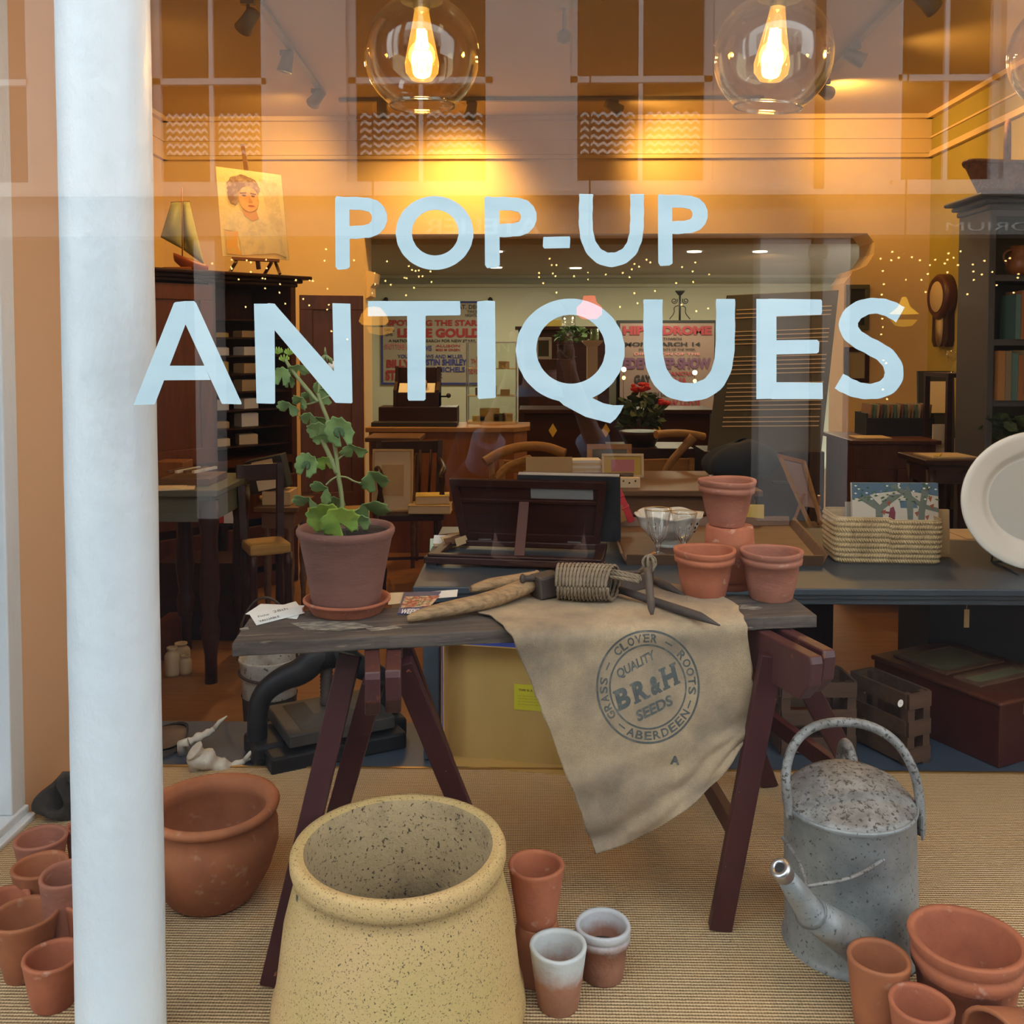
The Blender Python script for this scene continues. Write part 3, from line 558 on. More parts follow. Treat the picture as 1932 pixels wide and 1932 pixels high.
# ---- speckled chimney pot
d = 1.53; s = d / FPX; c = P(753, 1590, d); zr = c.z
t = thing('chimney_pot', 'big speckled buff stoneware chimney pot open at the top, in front of the trestle', 'chimney pot', (c.x, d, 0))
r = 207 * s
f = lambda a: r * a
MB().lathe([(f(1.17), .0), (f(1.19), .015), (f(1.17), .04), (f(1.14), .055), (f(1.12), .08), (f(1.06), .165), (f(.97), zr - .055), (f(.95), zr - .036), (f(.985), zr - .032), (f(1.0), zr - .022), (f(1.0), zr - .008), (f(.975), zr), (f(.93), zr + .001), (f(.875), zr - .003)], 72, wob=.006).build('pot_body', m_stone, t, local=True)
MB().lathe([(f(.875), zr - .003), (f(.855), zr - .02), (f(.86), zr * .5), (f(.95), 0.01), (f(1.17), 0.0)], 72, wob=.006).build('inner_wall', m_stonei, t, local=True)
mb = MB()
for i, (a_, z_) in enumerate(((208, .226), (211.5, .214), (206.5, .212))):
    a_ = radians(a_); q = f(.958) * 1.004; mb.box(-.004, .004, -.0007, .0007, -.012 + .003 * i, .012, TR(q * cos(a_), q * sin(a_), z_, a_ + pi / 2))
mb.build('stamp', m_ink, t, local=True)['label'] = 'worn black stamp mark below the rim'

# ---- watering can
g = G(1606, 1853, 0); d = g.y + .115; s = d / FPX; c = P(1606, 1700, d)
t = thing('watering_can', 'large galvanised watering can with a domed hood and arched carrying handle', 'watering can', (c.x, d, 0), ry=radians(-2.0), rx=radians(1.2))
zr = P(1596, 1508, d).z; rb = 124 * s; rt = 122 * s
MB().lathe([(.001, .004), (rb, .004), (rb + .003, 0), (rb + .004, .006), (rb, .012), (rb * .985, .03), (rt * .995, zr * .5), (rt * .98, zr - .01), (rt * 1.0, zr - .006), (rt * 1.015, zr), (rt * 1.0, zr + .004), (rt * .97, zr), (rt * .965, zr - .02), (.001, .015)], 56).build('can_body', m_galv, t, local=True)
def hood(u, v):                      # a dome over the front three quarters of the top
    a = radians(-205 + 230 * u); rr = rt * .985; x, y = rr * cos(a), rr * sin(a)
    bx0, by0 = rr * cos(radians(-205)), rr * sin(radians(-205)); bx1, by1 = rr * cos(radians(25)), rr * sin(radians(25))
    bx, by = bx0 + (bx1 - bx0) * u, by0 + (by1 - by0) * u + .028 * sin(pi * u)
    k = v; return (x + (bx - x) * k, y + (by - y) * k, zr + .002 + .040 * sin(k * pi / 2) * (sin(pi * min(max(u, .0), 1)) ** .45))
MB().grid(hood, 40, 14).build('hood', m_galv2, t, local=True, thick=.002)
hx = rt * 1.0
hp = [(-hx * .98, -.03, zr - .012), (-hx * 1.03, -.028, zr + .03), (-hx * 1.02, -.02, zr + .075), (-hx * .86, -.01, zr + .118), (-hx * .55, 0, zr + .142), (-hx * .15, .0, zr + .150), (hx * .35, 0, zr + .142), (hx * .75, -.005, zr + .112), (hx * .98, -.012, zr + .062), (hx * 1.04, -.02, zr + .01), (hx * 1.01, -.03, zr - .05)]
def smooth(p, k=2):
    q = [Vector(a) for a in p]
    for _ in range(k):
        n = [q[0]]
        for a, b in zip(q, q[1:]): n += [a.lerp(b, .25), a.lerp(b, .75)]
        q = n + [q[-1]]
    return q
MB().tube(smooth(hp), .0085, 12).build('carrying_handle', m_galv2, t, local=True)
MB().box(-.006, .006, -.002, .002, -.03, .015, TR(hx * .985, -.045, zr - .02, radians(60))).build('handle_lug', m_galv, t, local=True)
MB().tube(smooth([(.035, rt * .96, zr - .12), (.038, rt * 1.42, zr - .09), (.042, rt * 1.55, zr - .02), (.044, rt * 1.35, zr + .045), (.045, rt * 1.0, zr + .028), (.045, rt * .93, zr - .005)]), .011, 12).build('back_handle', m_galv2, t, local=True)
# spout: from the foot of the can towards the viewer's left
inv = t.matrix_basis.inverted()
tip = inv @ P(1473, 1640, d - .245); base = Vector((.0, -rb * .78, .045)); k1 = base.lerp(tip, .62)
k1 = inv @ P(1530, 1722, d - .195)
sp = MB().tube([base, base.lerp(k1, .35), base.lerp(k1, .7), k1], [.038, .034, .029, .026], 24)
sp.tube([k1, k1.lerp(tip, .03), k1.lerp(tip, .5), tip], [.0275, .0225, .019, .0135], 24)
so_ = sp.build('spout', m_galv, t, local=True)
dv = (tip - k1).normalized(); q = dv.to_track_quat('Z', 'Y').to_matrix().to_4x4(); Mt = Matrix.Translation(tip) @ q
MB().lathe([(.0135, -.02), (.0155, -.018), (.0155, -.004), (.0165, 0), (.0165, .004), (.013, .006), (.0085, .006), (.0085, -.03), (.001, -.03)], 28, Mt).build('nozzle', m_steel, so_, local=True)
m_hole = m_black; MB().lathe([(.001, .0045), (.0084, .0045)], 20, Mt).build('spout_mouth', m_hole, so_, local=True)
br = inv @ P(1522, 1672, d - .185); e1 = inv @ P(1678, 1614, d - rb * .86); e0 = inv @ P(1476, 1580, d - rb * .30)
mm = e1.lerp(br, .5) + Vector((0, -.030, .004))
bo = MB().tube(smooth([br, mm, e1]), .0032, 8).tube(smooth([br, (br + e0) / 2 + Vector((.004, -.030, .012)), e0]), .0032, 8)
bo.ell(e1, (.011, .005, .010), 8); bo.build('spout_brace', m_galv2, t, local=True)

# ------------------------------------------------------------------ trestles and plank
ZP = .590
def trestle(label, beams, legs, rails):
    t = thing('trestle', label, 'trestle', (*((Vector(beams[0][0]) + Vector(beams[-1][1])) / 2).xy, 0), group='folding maroon trestles under the plank')
    for p0, p1, w_, h_ in beams:
        p0, p1 = Vector(p0), Vector(p1); dr = (p1 - p0).normalized(); sd_ = Vector((dr.y, -dr.x, 0)) * w_ / 2
        cut = dr * .035; pr_ = [(p0 + Vector((0, 0, -.012))), (p0 + Vector((0, 0, 0)) + dr * .004), (p1), (p1 - Vector((0, 0, h_))), (p0 + cut - Vector((0, 0, h_))), (p0 + dr * .006 - Vector((0, 0, h_ * .62)))]
        n = len(pr_); mb = MB().add([p - sd_ for p in pr_] + [p + sd_ for p in pr_], [tuple(range(n)), tuple(reversed(range(n, 2 * n)))] + [(i, n + i, n + (i + 1) % n, (i + 1) % n) for i in range(n)])
        mb.build('beam', m_worn, t, bevel=.003)
    for p0, p1, w_, th_ in legs:
        MB().beam(p0, p1, w_, th_, up=(0, 1, 0)).build('leg', m_maroon, t, bevel=.002)
    for p0, p1, w_, th_ in rails: MB().beam(p0, p1, th_, w_).build('rail', m_maroon, t, bevel=.002)
    h = Vector(beams[0][0]).lerp(Vector(beams[-1][0]), .5); MB().tube([h + Vector((-.012, .03, -.03)), h + Vector((.012, .03, -.03))], .004).build('hinge', m_iron, t)
    return t
zb = ZP - .024 - .002
bR = [((P(1537, 1262, 1.64).x, 1.625, zb), (.32, 2.13, zb), .026, .085), ((P(1566, 1250, 1.66).x, 1.66, zb), (.375, 2.14, zb), .026, .085)]
fl = G(1358, 1752, 0); fr_ = Vector((.80, 2.06, 0)); bl = G(1262, 1500, 0); brr = G(1452, 1482, 0)
trestle('maroon folding trestle holding up the right end of the plank', bR,
    [((.445, 1.74, .53), (fl.x, fl.y, 0), .042, .022), ((.49, 1.86, .53), fr_, .042, .022), ((.335, 2.08, .53), bl, .04, .022), ((.38, 2.10, .53), brr, .04, .022)],
    [(Vector((.385, 1.765, .19)), Vector((bl.x + .01, bl.y - .03, .18)), .04, .02), (Vector((.68, 2.0, .18)), Vector((brr.x - .02, brr.y - .04, .19)), .04, .02)])
bx = P(703, 1278, 1.535).x
bL = [((bx, 1.535, zb), (bx - .085, 2.02, zb), .026, .085), ((P(741, 1270, 1.545).x, 1.545, zb), (P(741, 1270, 1.545).x - .06, 2.03, zb), .026, .085)]
fl = G(513, 1858, 0); q1 = G(604, 1650, 0); q2 = G(905, 1625, 0); q3 = Vector((-.07, 1.88, 0))
trestle('maroon folding trestle holding up the left end of the plank', bL,
    [((-.325, 1.70, .54), (fl.x, fl.y, 0), .040, .022), ((bx - .02, 1.665, .50), q1, .040, .022), ((bx + .03, 1.66, .54), q3, .040, .022), ((bx - .03, 1.95, .54), q2, .04, .022)],
    [(Vector((fl.x + .045, fl.y + .03, .19)), Vector((q1.x, q1.y - .02, .18)), .038, .02)])
c4 = [G(437, 1214, ZP), G(1541, 1160, ZP), G(1488, 1120, ZP), G(478, 1155, ZP)]
pl = MB()
cen = sum(c4, Vector()) / 4; dn = Vector((0, 0, .024))
xax = (c4[1] - c4[0]).normalized(); rz_ = atan2(xax.y, xax.x)
pt = thing('plank', 'weathered dark wooden plank laid across the two trestles', 'plank', (cen.x, cen.y, ZP - .024), rz_)
nx = 40
fe = [c4[0].lerp(c4[1], i / nx) + Vector((0, .002 * sin(i * .9) + .0015 * sin(i * 2.3), 0)) for i in range(nx + 1)]; be = [c4[3].lerp(c4[2], i / nx) for i in range(nx + 1)]
vs = fe + be + [p - dn for p in fe] + [p - dn for p in be]; n = nx + 1
fs = [f for i in range(nx) for f in ((i, i + 1, n + i + 1, n + i), (2 * n + i, 3 * n + i, 3 * n + i + 1, 2 * n + i + 1), (2 * n + i, 2 * n + i + 1, i + 1, i), (n + i, n + i + 1, 3 * n + i + 1, 3 * n + i))] + [(0, n, 3 * n, 2 * n), (n - 1, 3 * n - 1, 4 * n - 1, 2 * n - 1)]
pl.add(vs, fs); pl.build('board', m_plank, pt, bevel=.0025)
mb = MB()
for poly in ([(548, 1176), (610, 1172), (668, 1174), (706, 1183), (640, 1190), (575, 1188)], [(452, 1186), (468, 1183), (470, 1188), (455, 1191)], [(690, 1186), (745, 1181), (760, 1185), (700, 1191)], [(1400, 1142), (1440, 1146), (1430, 1151), (1395, 1148)]):
    q = [G(x, y, ZP + .0002) for x, y in poly]; n_ = len(q); mb.add(q + [p + Vector((0, 0, .0005)) for p in q], [tuple(range(n_)), tuple(reversed(range(n_, 2 * n_)))] + [(i, n_ + i, n_ + (i + 1) % n_, (i + 1) % n_) for i in range(n_)])
mb.build('peeling_paint', mat('peeling_cream_paint', (.30, .25, .18), .9, c2=(.13, .10, .08), sc1=40, st=(1, 3, 1), mix=(.45, .55)), pt)['label'] = 'peeling cream paint patches'
def onpl(px, py, dz=0): return G(px, py, ZP + dz)

# four pots on the plank's right end
t_, a = pot('upturned flowerpot carrying the top pot, behind the pair on the plank', 1376, 1116, 104, 991, 88, z0=ZP, inv=True, collar=.028)
t2, b_ = pot('dusky pink flowerpot perched on the upturned pot, topmost on the plank', 1371, 990, 64, 899, 108, z0=a[2], m=m_terra2, collar=.028)
t2.location.y = a[1]; t2.location.x = P(1371, 950, a[1]).x
pot('orange flowerpot with white specks, left of the pair standing on the plank', 1329, 1133, 80, 1035, 118, z0=ZP + .004, collar=.028, m=m_terra)
pot('ruddy flowerpot with a smooth collar, right of the pair standing on the plank', 1455, 1139, 80, 1037, 118, z0=ZP, m=m_terra2, collar=.028)

# ------------------------------------------------------------------ potted geranium
g = G(656, 1170, ZP); d = g.y + .062; s = d / FPX; c = P(655, 1140, d)
t = thing('plant_saucer', 'round terracotta saucer under the geranium pot', 'saucer', (c.x, d, ZP))
rs = 83 * s; hs = .026
MB().lathe([(.001, 0), (rs * .80, 0), (rs * .82, .003), (rs * .93, hs * .75), (rs, hs * .85), (rs, hs), (rs * .95, hs + .001), (rs * .88, hs * .75), (rs * .78, .008), (.001, .008)], 56, wob=.005).build('saucer_dish', m_terra, t, local=True)
z0 = ZP + .0085; rb = 63 * s; rt = 93 * s; zr = P(653, 993, d).z - z0
t = thing('potted_geranium', 'leggy geranium in a dusky terracotta pot standing in a saucer', 'potted plant', (P(653, 1070, d).x, d, z0))
MB().lathe([(.001, 0), (rb, 0), (rb * 1.01, .003), (rb + (rt * .93 - rb) * .5, zr * .45), (rt * .94, zr * .86), (rt * .97, zr * .89), (rt, zr * .93), (rt, zr * .97), (rt * .97, zr), (rt * .91, zr * .99), (rt * .88, zr * .95), (rt * .86, zr * .9), (rb * .9, .01), (.001, .01)], 56, wob=.004).build('pot_body', m_terra4, t, local=True)
MB().lathe([(.001, zr * .91), (rt * .865, zr * .895)], 32, wob=.05).build('soil', m_soil, t, local=True)
D0 = d
def SP(px, py, dd=0): return P(px, py, D0 + dd)
def stem(pts, r0, r1=None):
    q = smooth([SP(*p) for p in pts]); r1 = r1 or r0; n = len(q)
    return MB().tube(q, [r0 + (r1 - r0) * i / (n - 1) for i in range(n)], 8)
stem([(648, 985, .0), (644, 930, 0), (637, 890, 0), (634, 850, 0), (622, 800, 0), (606, 762, 0), (600, 742, 0)], .0048, .0035).build('stem', m_stem, t)
stem([(636, 893, 0), (622, 860, -.004), (608, 830, -.006), (600, 815, -.006)], .005, .004).build('stem', m_stem, t)
stem([(600, 758, 0), (580, 735, 0), (558, 708, 0), (545, 690, 0), (538, 678, 0)], .0042, .003).build('stem', m_stem, t)
stem([(602, 755, 0), (602, 720, .004), (608, 690, .004), (614, 675, .004)], .0030, .002).build('stem', m_stem, t)
for pts in ([(640, 899, 0), (655, 900, 0), (670, 910, 0), (690, 912, 0)], [(600, 757, 0), (585, 762, 0), (570, 764, 0)], [(635, 870, 0), (643, 862, 0), (650, 857, 0)], [(626, 872, 0), (618, 870, 0), (600, 875, 0)], [(603, 755, 0), (615, 750, 0), (625, 745, 0)], [(638, 898, 0), (625, 905, -.005), (615, 915, -.005)], [(608, 832, 0), (600, 828, 0), (595, 820, 0)], [(548, 703, 0), (535, 710, 0)], [(648, 980, 0), (640, 990, -.04), (634, 975, -.07)], [(650, 980, 0), (665, 965, -.02), (680, 960, -.02)], [(650, 975, 0), (680, 968, .01), (695, 962, .01)]):
    stem(pts, .0018).build('leaf_stalk', m_stem, t)
def leaf(px, py, dd, w, h, rot=0, tiltx=.5, fold=.25, m=None, lobes=5, gap=.5, curl=.2, blotch=False):
    """a round lobed leaf w x h photo pixels across, facing the street and leaning back"""
    c = SP(px, py, dd); k = (D0 + dd) / FPX * 1.15; a, b = w / 2 * k, h / 2 * k
    M = Matrix.Translation(c) @ Matrix.Rotation(-rot, 4, 'Y') @ Matrix.Rotation(tiltx, 4, 'X')
    b /= max(cos(tiltx), .35)
    def fn(u, v):
        th = -pi / 2 + gap / 2 + (2 * pi - gap) * u; rr = v * (1 + .07 * cos(lobes * 2 * (th + pi / 2)) + .03 * cos(19 * th))
        x, z = a * rr * cos(th), b * rr * sin(th)
        return (x, -fold * abs(x) + .10 * a * v * v * sin(3 * th + w) + curl * a * v ** 3 * cos(2 * th) * .5, z)
    o = MB().grid(fn, 40, 8, M).build('leaf', m or m_leaf, t, thick=.0008)
    if blotch:
        def f2(u, v): q = fn(u, .02 + v * .36); return (q[0], q[1] - .0012, q[2])
        MB().grid(f2, 40, 3, M).build('leaf_marking', m_leafd, o, thick=.0006)
LV = [(613, 975, -.085, 62, 52, .1, .5, .15, 'y', 0), (640, 985, -.09, 66, 52, .5, .5, .1, 'y', 0), (695, 962, 0, 68, 36, .35, .9, .3, 'd', 0), (676, 985, -.02, 40, 32, .2, .5, .2, 'd', 0), (632, 948, .02, 34, 22, 0, .6, .2, 'd', 0),
      (583, 945, -.01, 50, 28, -.5, .9, .5, 'd', 0), (612, 925, -.01, 44, 30, -.9, .8, .5, 'd', 0), (706, 905, -.01, 48, 34, .3, .8, .35, 'd', 0), (578, 877, -.01, 38, 44, -.3, .3, .1, 'd', 1), (614, 873, 0, 32, 24, .2, .5, .2, 'y', 0),
      (640, 815, -.02, 46, 54, .3, .3, .1, 'd', 1), (602, 812, -.015, 42, 30, -.2, .6, .2, 'd', 0), (606, 828, -.01, 30, 18, .1, .6, .1, 'd', 0), (585, 790, 0, 34, 22, -.3, .8, .3, 'd', 0), (600, 793, .005, 26, 16, .2, .8, .3, 'd', 0), (667, 849, 0, 46, 22, .1, .8, .3, 'd', 0),
      (545, 768, 0, 38, 22, -.4, .7, .3, 'd', 0), (568, 757, 0, 30, 20, -.7, .8, .4, 'd', 0), (532, 710, 0, 30, 32, -.2, .3, .2, 'd', 0), (563, 697, .0, 36, 18, -.1, .7, .2, 'd', 0), (545, 720, .01, 20, 22, 0, .4, .2, 'd', 0), (617, 745, .01, 32, 30, .7, .6, .3, 'd', 0), (600, 733, .01, 16, 22, .1, .3, .2, 'd', 0), (583, 748, .01, 26, 14, -.4, .8, .3, 'd', 0)]
for (x, y, dd, w_, h_, ro, tx, fo, kk, bl_) in LV: leaf(x, y, dd, w_, h_, ro, tx, fo, m_leaf2 if kk == 'y' else m_leaf, blotch=bool(bl_))
bd = MB()
for (x, y, n_) in ((524, 664, 6), (546, 666, 6), (536, 678, 5)):
    for i in range(n_):
        a = radians(-80 + 160 * i / (n_ - 1)); q = SP(x + 9 * sin(a), y - 6 * cos(a)); bd.tube([SP(x, y + 4), q, q + Vector((0, 0, .004))], [.0012, .0022, .0008], 6)
bd.build('flower_bud', m_leaf2, t)
bd = MB()
for i in range(8):
    a = radians(-100 + 200 * i / 7); bd.tube([SP(614, 668), SP(614 + 11 * sin(a), 672 + 6 * abs(sin(a))), SP(614 + 13 * sin(a), 684 + 3 * cos(i))], [.001, .0028, .0012], 6)
bd.tube([SP(614, 668), SP(613, 655)], [.003, .001]); bd.build('flower_bud', m_stem, t)
MB().ell(SP(628, 690, .005), (.010, .006, .009), 6).build('petal', mat('pale_petal', (.75, .62, .50), .6), t)

# ------------------------------------------------------------------ cards and seed packet on the plank
def card(label, c4p, m, thick_=.0008, dz=0.0, name='price_tag', cat='price tag', lines=None):
    q = [onpl(x, y, dz) for x, y in c4p]; c = sum(q, Vector()) / 4
    t = thing(name, label, cat, c, atan2(q[1].y - q[0].y, q[1].x - q[0].x))
    u = Vector((0, 0, thick_)); MB().hexa(q, [p + u for p in q]).build('card_face', m, t)
    if lines:
        mb = MB(); X = q[1] - q[0]; Y = q[3] - q[0]
        for (st, x, y, w_, h_, b) in lines: text(mb, st, lambda a, b_: q[0] + X * (x + a) + Y * (y + b_) + u * 1.3, w=w_, h=h_, bold=b)
        mb.build('printing', m_ink, t)
    return t
card('white card tucked under the written tag at the plank left end', [(463, 1159), (560, 1168), (575, 1143), (492, 1140)], m_paper)
t = card('white swing ticket with handwriting and printed name, left of the geranium saucer', [(484, 1180), (575, 1157), (558, 1135), (471, 1160)], m_paper, dz=.0014, lines=[('VALUABLE', .08, .15, .42, .16, .02), ('28th', .45, .62, .3, .2, 0), ('Fiche', .12, .55, .22, .16, 0)])
MB().tube([onpl(572, 1155, .003), onpl(570, 1148, .006), onpl(576, 1142, .008), onpl(583, 1150, .006)], .0006, 5).build('string', m_red, t)
card('small cream card behind the seed packet beside the saucer', [(732, 1141), (762, 1138), (762, 1118), (736, 1119)], m_cream)
card('white card lying behind the seed packet near the stake tip', [(812, 1130), (862, 1126), (864, 1113), (808, 1117)], m_paper)
t = card('colourful flower seed packet lying by the pointed stake tip', [(750, 1160), (800, 1158), (832, 1118), (762, 1120)], mat('navy_cover', (.04, .05, .14), .5), thick_=.003, name='seed_packet', cat='seed packet', lines=None)
q = [onpl(x, y, .0032) for x, y in ((756, 1147), (812, 1144), (830, 1124), (764, 1126))]
MB().hexa(q, [p + Vector((0, 0, .0006)) for p in q]).build('picture', mat('flower_print', (.30, .04, .03), .5, c2=(.55, .40, .25), sc1=90, mix=(.48, .54), c3=(.06, .12, .04), sc3=120, th3=(.56, .60)), t)
mb = MB(); q0 = onpl(754, 1158, .0034); qx = onpl(800, 1157, .0034) - q0; qy = onpl(760, 1147, .0034) - q0
text(mb, 'WEEKLY', lambda a, b: q0 + qx * a + qy * b, w=.95, h=.8, bold=.03); mb.build('lettering', m_paper, t)

# ------------------------------------------------------------------ hessian sack with its stamp
pf0, pf1 = c4[0], c4[1]
def dfront(x): k = (x - pf0.x) / (pf1.x - pf0.x); return pf0.y + (pf1.y - pf0.y) * k
def Dsack(px, py):
    x = P(px, py, 1.72).x; dr = max(0, py - 1195) / 420
    wr = .0035 * noise.noise(Vector((px * .012, py * .016, 0))) * 2 + .0015 * noise.noise(Vector((px * .05, py * .02, 3)))
    kk = min(1, max(0, (((px - 1222) / 115) ** 2 + ((py - 1296) / 125) ** 2) ** .5 - .75) / .6)
    return dfront(x) - .016 + .012 * dr - wr * (.3 + .9 * kk) * 2.2 - .010 * sin(pi * min(1, dr * 1.1)) + .016 * max(0, (px - 1370) / 60) ** 2
rows = [([(1035, 1112), (1100, 1106), (1180, 1102), (1260, 1104), (1335, 1113)], 'top'), ([(905, 1150), (1020, 1132), (1150, 1126), (1280, 1126), (1385, 1139)], 'top'), ([(930, 1164), (1050, 1156), (1170, 1150), (1290, 1148), (1395, 1152)], 'top')]
hang = [[(962, 1196), (1070, 1190), (1180, 1186), (1300, 1182), (1407, 1176)], [(984, 1245), (1088, 1240), (1195, 1236), (1310, 1232), (1414, 1222)], [(1006, 1300), (1108, 1296), (1212, 1292), (1320, 1286), (1419, 1272)],
        [(1030, 1362), (1130, 1358), (1230, 1350), (1330, 1336), (1421, 1312)], [(1056, 1430), (1152, 1424), (1248, 1410), (1342, 1384), (1420, 1346)], [(1085, 1505), (1176, 1492), (1266, 1464), (1350, 1420), (1417, 1372)], [(1108, 1568), (1196, 1545), (1282, 1502), (1358, 1444), (1412, 1390)], [(1124, 1612), (1206, 1580), (1292, 1528), (1364, 1460), (1404, 1402)]]
def cr(p0, p1, p2, p3, t): return .5 * ((2 * p1) + (p2 - p0) * t + (2 * p0 - 5 * p1 + 4 * p2 - p3) * t * t + (3 * p1 - p0 - 3 * p2 + p3) * t ** 3)
ctrl = []
for r_, kd in rows: ctrl.append([G(x, y, ZP + .006) for x, y in r_])
for i, r_ in enumerate(hang): ctrl.append([P(x, y, Dsack(x, y)) for x, y in r_])
ctrl[3] = [p + Vector((0, 0, .0)) for p in ctrl[3]]
def cat(seq, t):
    n = len(seq) - 1; f = min(int(t * n), n - 1); u = t * n - f
    return cr(seq[max(f - 1, 0)], seq[f], seq[f + 1], seq[min(f + 2, n)], u)
def sack(u, v):
    p = cat([cat(r_, u) for r_ in ctrl], v)
    a = .0022 if v < .25 else .003
    p = p + Vector((0, 0, abs(noise.noise(Vector((u * 7, v * 9, 1)))) * a * 2)) if v < .22 else p
    if v > .62: p = p + Vector((0, -.014 * (noise.noise(Vector((u * 5 + v * 4, v * 13, 5))) ) * min(1, (v - .62) * 5), 0))
    e = .0015 * sin(v * 60 + 2 * sin(v * 23)); return p + Vector((e if u in (0, 1) else 0, 0, 0))
t = thing('hessian_sack', 'printed hessian seed sack draped over the front of the plank', 'sack', (ctrl[3][2].x, ctrl[3][2].y, ZP - .25))
mb = MB(); mb.grid(sack, 70, 90); mb.build('cloth', m_burlap, t, thick=.0028)
# the stamp follows the hanging cloth
from mathutils.bvhtree import BVHTree
bv = BVHTree.FromPolygons([tuple(p) for p in mb.v], mb.f)
def onsack(px, py):
    r = ray(px, py).normalized(); h = bv.ray_cast(CAM, r)
    return (h[0] - r * .0021) if h[0] is not None else P(px, py, Dsack(px, py)) - r * .002
cxl, cyl, al, blg = 1222.5, 1296, 97.5, 107.5
em = MB()
def ring(ra, rb2, n=110):
    vs = []
    for i in range(n):
        a = 2 * pi * i / n
        for q in (ra, rb2): vs.append(onsack(cxl + al * q * cos(a), cyl + blg * q * sin(a)))
    em.add(vs, [(2 * i, 2 * i + 1, 2 * ((i + 1) % n) + 1, 2 * ((i + 1) % n)) for i in range(n)])
ring(1.0, .965); ring(.75, .72)
def arc_text(st, a0, a1, r_, h, inward=False, bold=.02):
    """letters along the circle from angle a0 to a1 (degrees clockwise from the right, photo sense)"""
    n = len(st)
    for i, ch in enumerate(st):
        if ch == ' ': continue
        a = radians(a0 + (a1 - a0) * (i + .5) / n); wch = abs(radians(a1 - a0)) * r_ / n * (.82 if ch != 'I' else .3)
        vs, fs = text2d(ch, bold); x0 = min(v[0] for v in vs); x1 = max(v[0] for v in vs); y0 = min(v[1] for v in vs); y1 = max(v[1] for v in vs)
        out = []
        for x, y in vs:
            lx = ((x - x0) / (x1 - x0) - .5) * wch; ly = ((y - y0) / max(y1 - y0, .3) - (.5 if ch != '-' else .2)) * h
            if inward: ca = a - lx / r_; rr = r_ - ly
            else: ca = a + lx / r_; rr = r_ + ly
            out.append(onsack(cxl + al * rr * cos(ca), cyl + blg * rr * sin(ca)))
        em.add(out, fs)
arc_text('CLOVER', -138, -77, .858, .15); arc_text('ROOTS', -46, 10, .858, .15)
arc_text('GRASS', 140, 192, .858, .15); arc_text('ABERDEEN', 118, 28, .858, .15, inward=True)
for a in (-62, 21, 126, -155):
    a = radians(a); em.add([onsack(cxl + al * .858 * cos(a + s1) * 1, cyl + blg * .858 * sin(a + s1)) if 0 else onsack(cxl + al * (.858 + s2) * cos(a + s1), cyl + blg * (.858 + s2) * sin(a + s1)) for s1, s2 in ((-.085, -.012), (.085, -.012), (.085, .012), (-.085, .012))], [(0, 1, 2, 3)])
def line_text(st, x, y, w_, h_, ang, bold=.02, slab=False):
    ca, sa = cos(radians(ang)), sin(radians(ang))
    f = lambda a, b: onsack(x + a * ca - b * sa * 0 + b * (-sa) * -1 * 0 + 0, y) if 0 else onsack(x + a * ca + b * sa * .55, y - a * -sa - b * ca)
    text(em, st, f, w=w_, h=h_, bold=bold)
line_text('QUALITY', 1168, 1284, 80, 23, -29, .02)
line_text('SEEDS', 1204, 1362, 74, 22, -26, .03)
xs = [(1168, 1342, 27, 42, 'B'), (1200, 1328, 28, 42, 'R'), (1231, 1314, 22, 37, '&'), (1255, 1302, 29, 44, 'H')]
for x, y, w_, h_, ch in xs:
    line_text(ch, x, y, w_, h_, -25, .045)
    if ch in 'BRH':
        for (xx, yy, ww) in ((-3, 0, 14), (-3, h_ - 5, 14)) + (((w_ - 10, 0, 13), (w_ - 10, h_ - 5, 13)) if ch == 'H' else ((w_ - 8, 0, 11),) if ch == 'R' else ()):
            ca, sa = cos(radians(-25)), sin(radians(-25)); o_ = [(xx, yy), (xx + ww, yy), (xx + ww, yy + 5), (xx, yy + 5)]
            em.add([onsack(x + a * ca + b * sa * .55, y + a * sa - b * ca) for a, b in o_], [(0, 1, 2, 3)])
em.build('printed_stamp', m_ink, t, thick=.0003)['label'] = 'round black seed merchant stamp with lettering'
em = MB(); line_text('A', 1264, 1442, 18, 17, 5, .05)
em.build('printed_mark', m_ink, t, thick=.0003)

# ------------------------------------------------------------------ garden line with its stakes, winder and pegs
z_ = ZP + .012
t = thing('garden_line', 'old wooden garden line reel with coiled rope, stake and iron spikes lying on the sack', 'garden line reel', (G(1100, 1130, ZP).x, G(1100, 1130, ZP).y, ZP + .006))
def A(px, py, z): return G(px, py, z)
def paddle(pts, name, m):
    n = len(pts); q = [A(x, y, z) for x, y, z, r_, f_ in pts]
    mb = MB(); qs = smooth(q, 2); L_ = len(qs)
    rs_ = [p[3] for p in pts]; rr = [rs_[min(int(i / (L_ - 1) * (n - 1)), n - 2)] + (rs_[min(int(i / (L_ - 1) * (n - 1)) + 1, n - 1)] - rs_[min(int(i / (L_ - 1) * (n - 1)), n - 2)]) * ((i / (L_ - 1) * (n - 1)) % 1) for i in range(L_)]
    mb.tube(qs, rr, 10, flat=.8); return mb.build(name, m, t)
paddle([(768, 1168, ZP + .008, .006, 1), (800, 1158, ZP + .016, .013, 1), (860, 1146, ZP + .02, .018, 1), (920, 1134, ZP + .022, .020, 1), (970, 1115, ZP + .028, .020, 1), (1012, 1098, ZP + .034, .017, 1)], 'stake', m_stake)
paddle([(888, 1112, ZP + .03, .007, 1), (930, 1102, ZP + .034, .016, 1), (980, 1094, ZP + .036, .015, 1), (1015, 1086, ZP + .04, .012, 1)], 'stake', m_stake)
MB().beam(A(1008, 1108, ZP + .03), A(1052, 1098, ZP + .034), .045, .045).build('iron_socket', m_iron, t, bevel=.005)
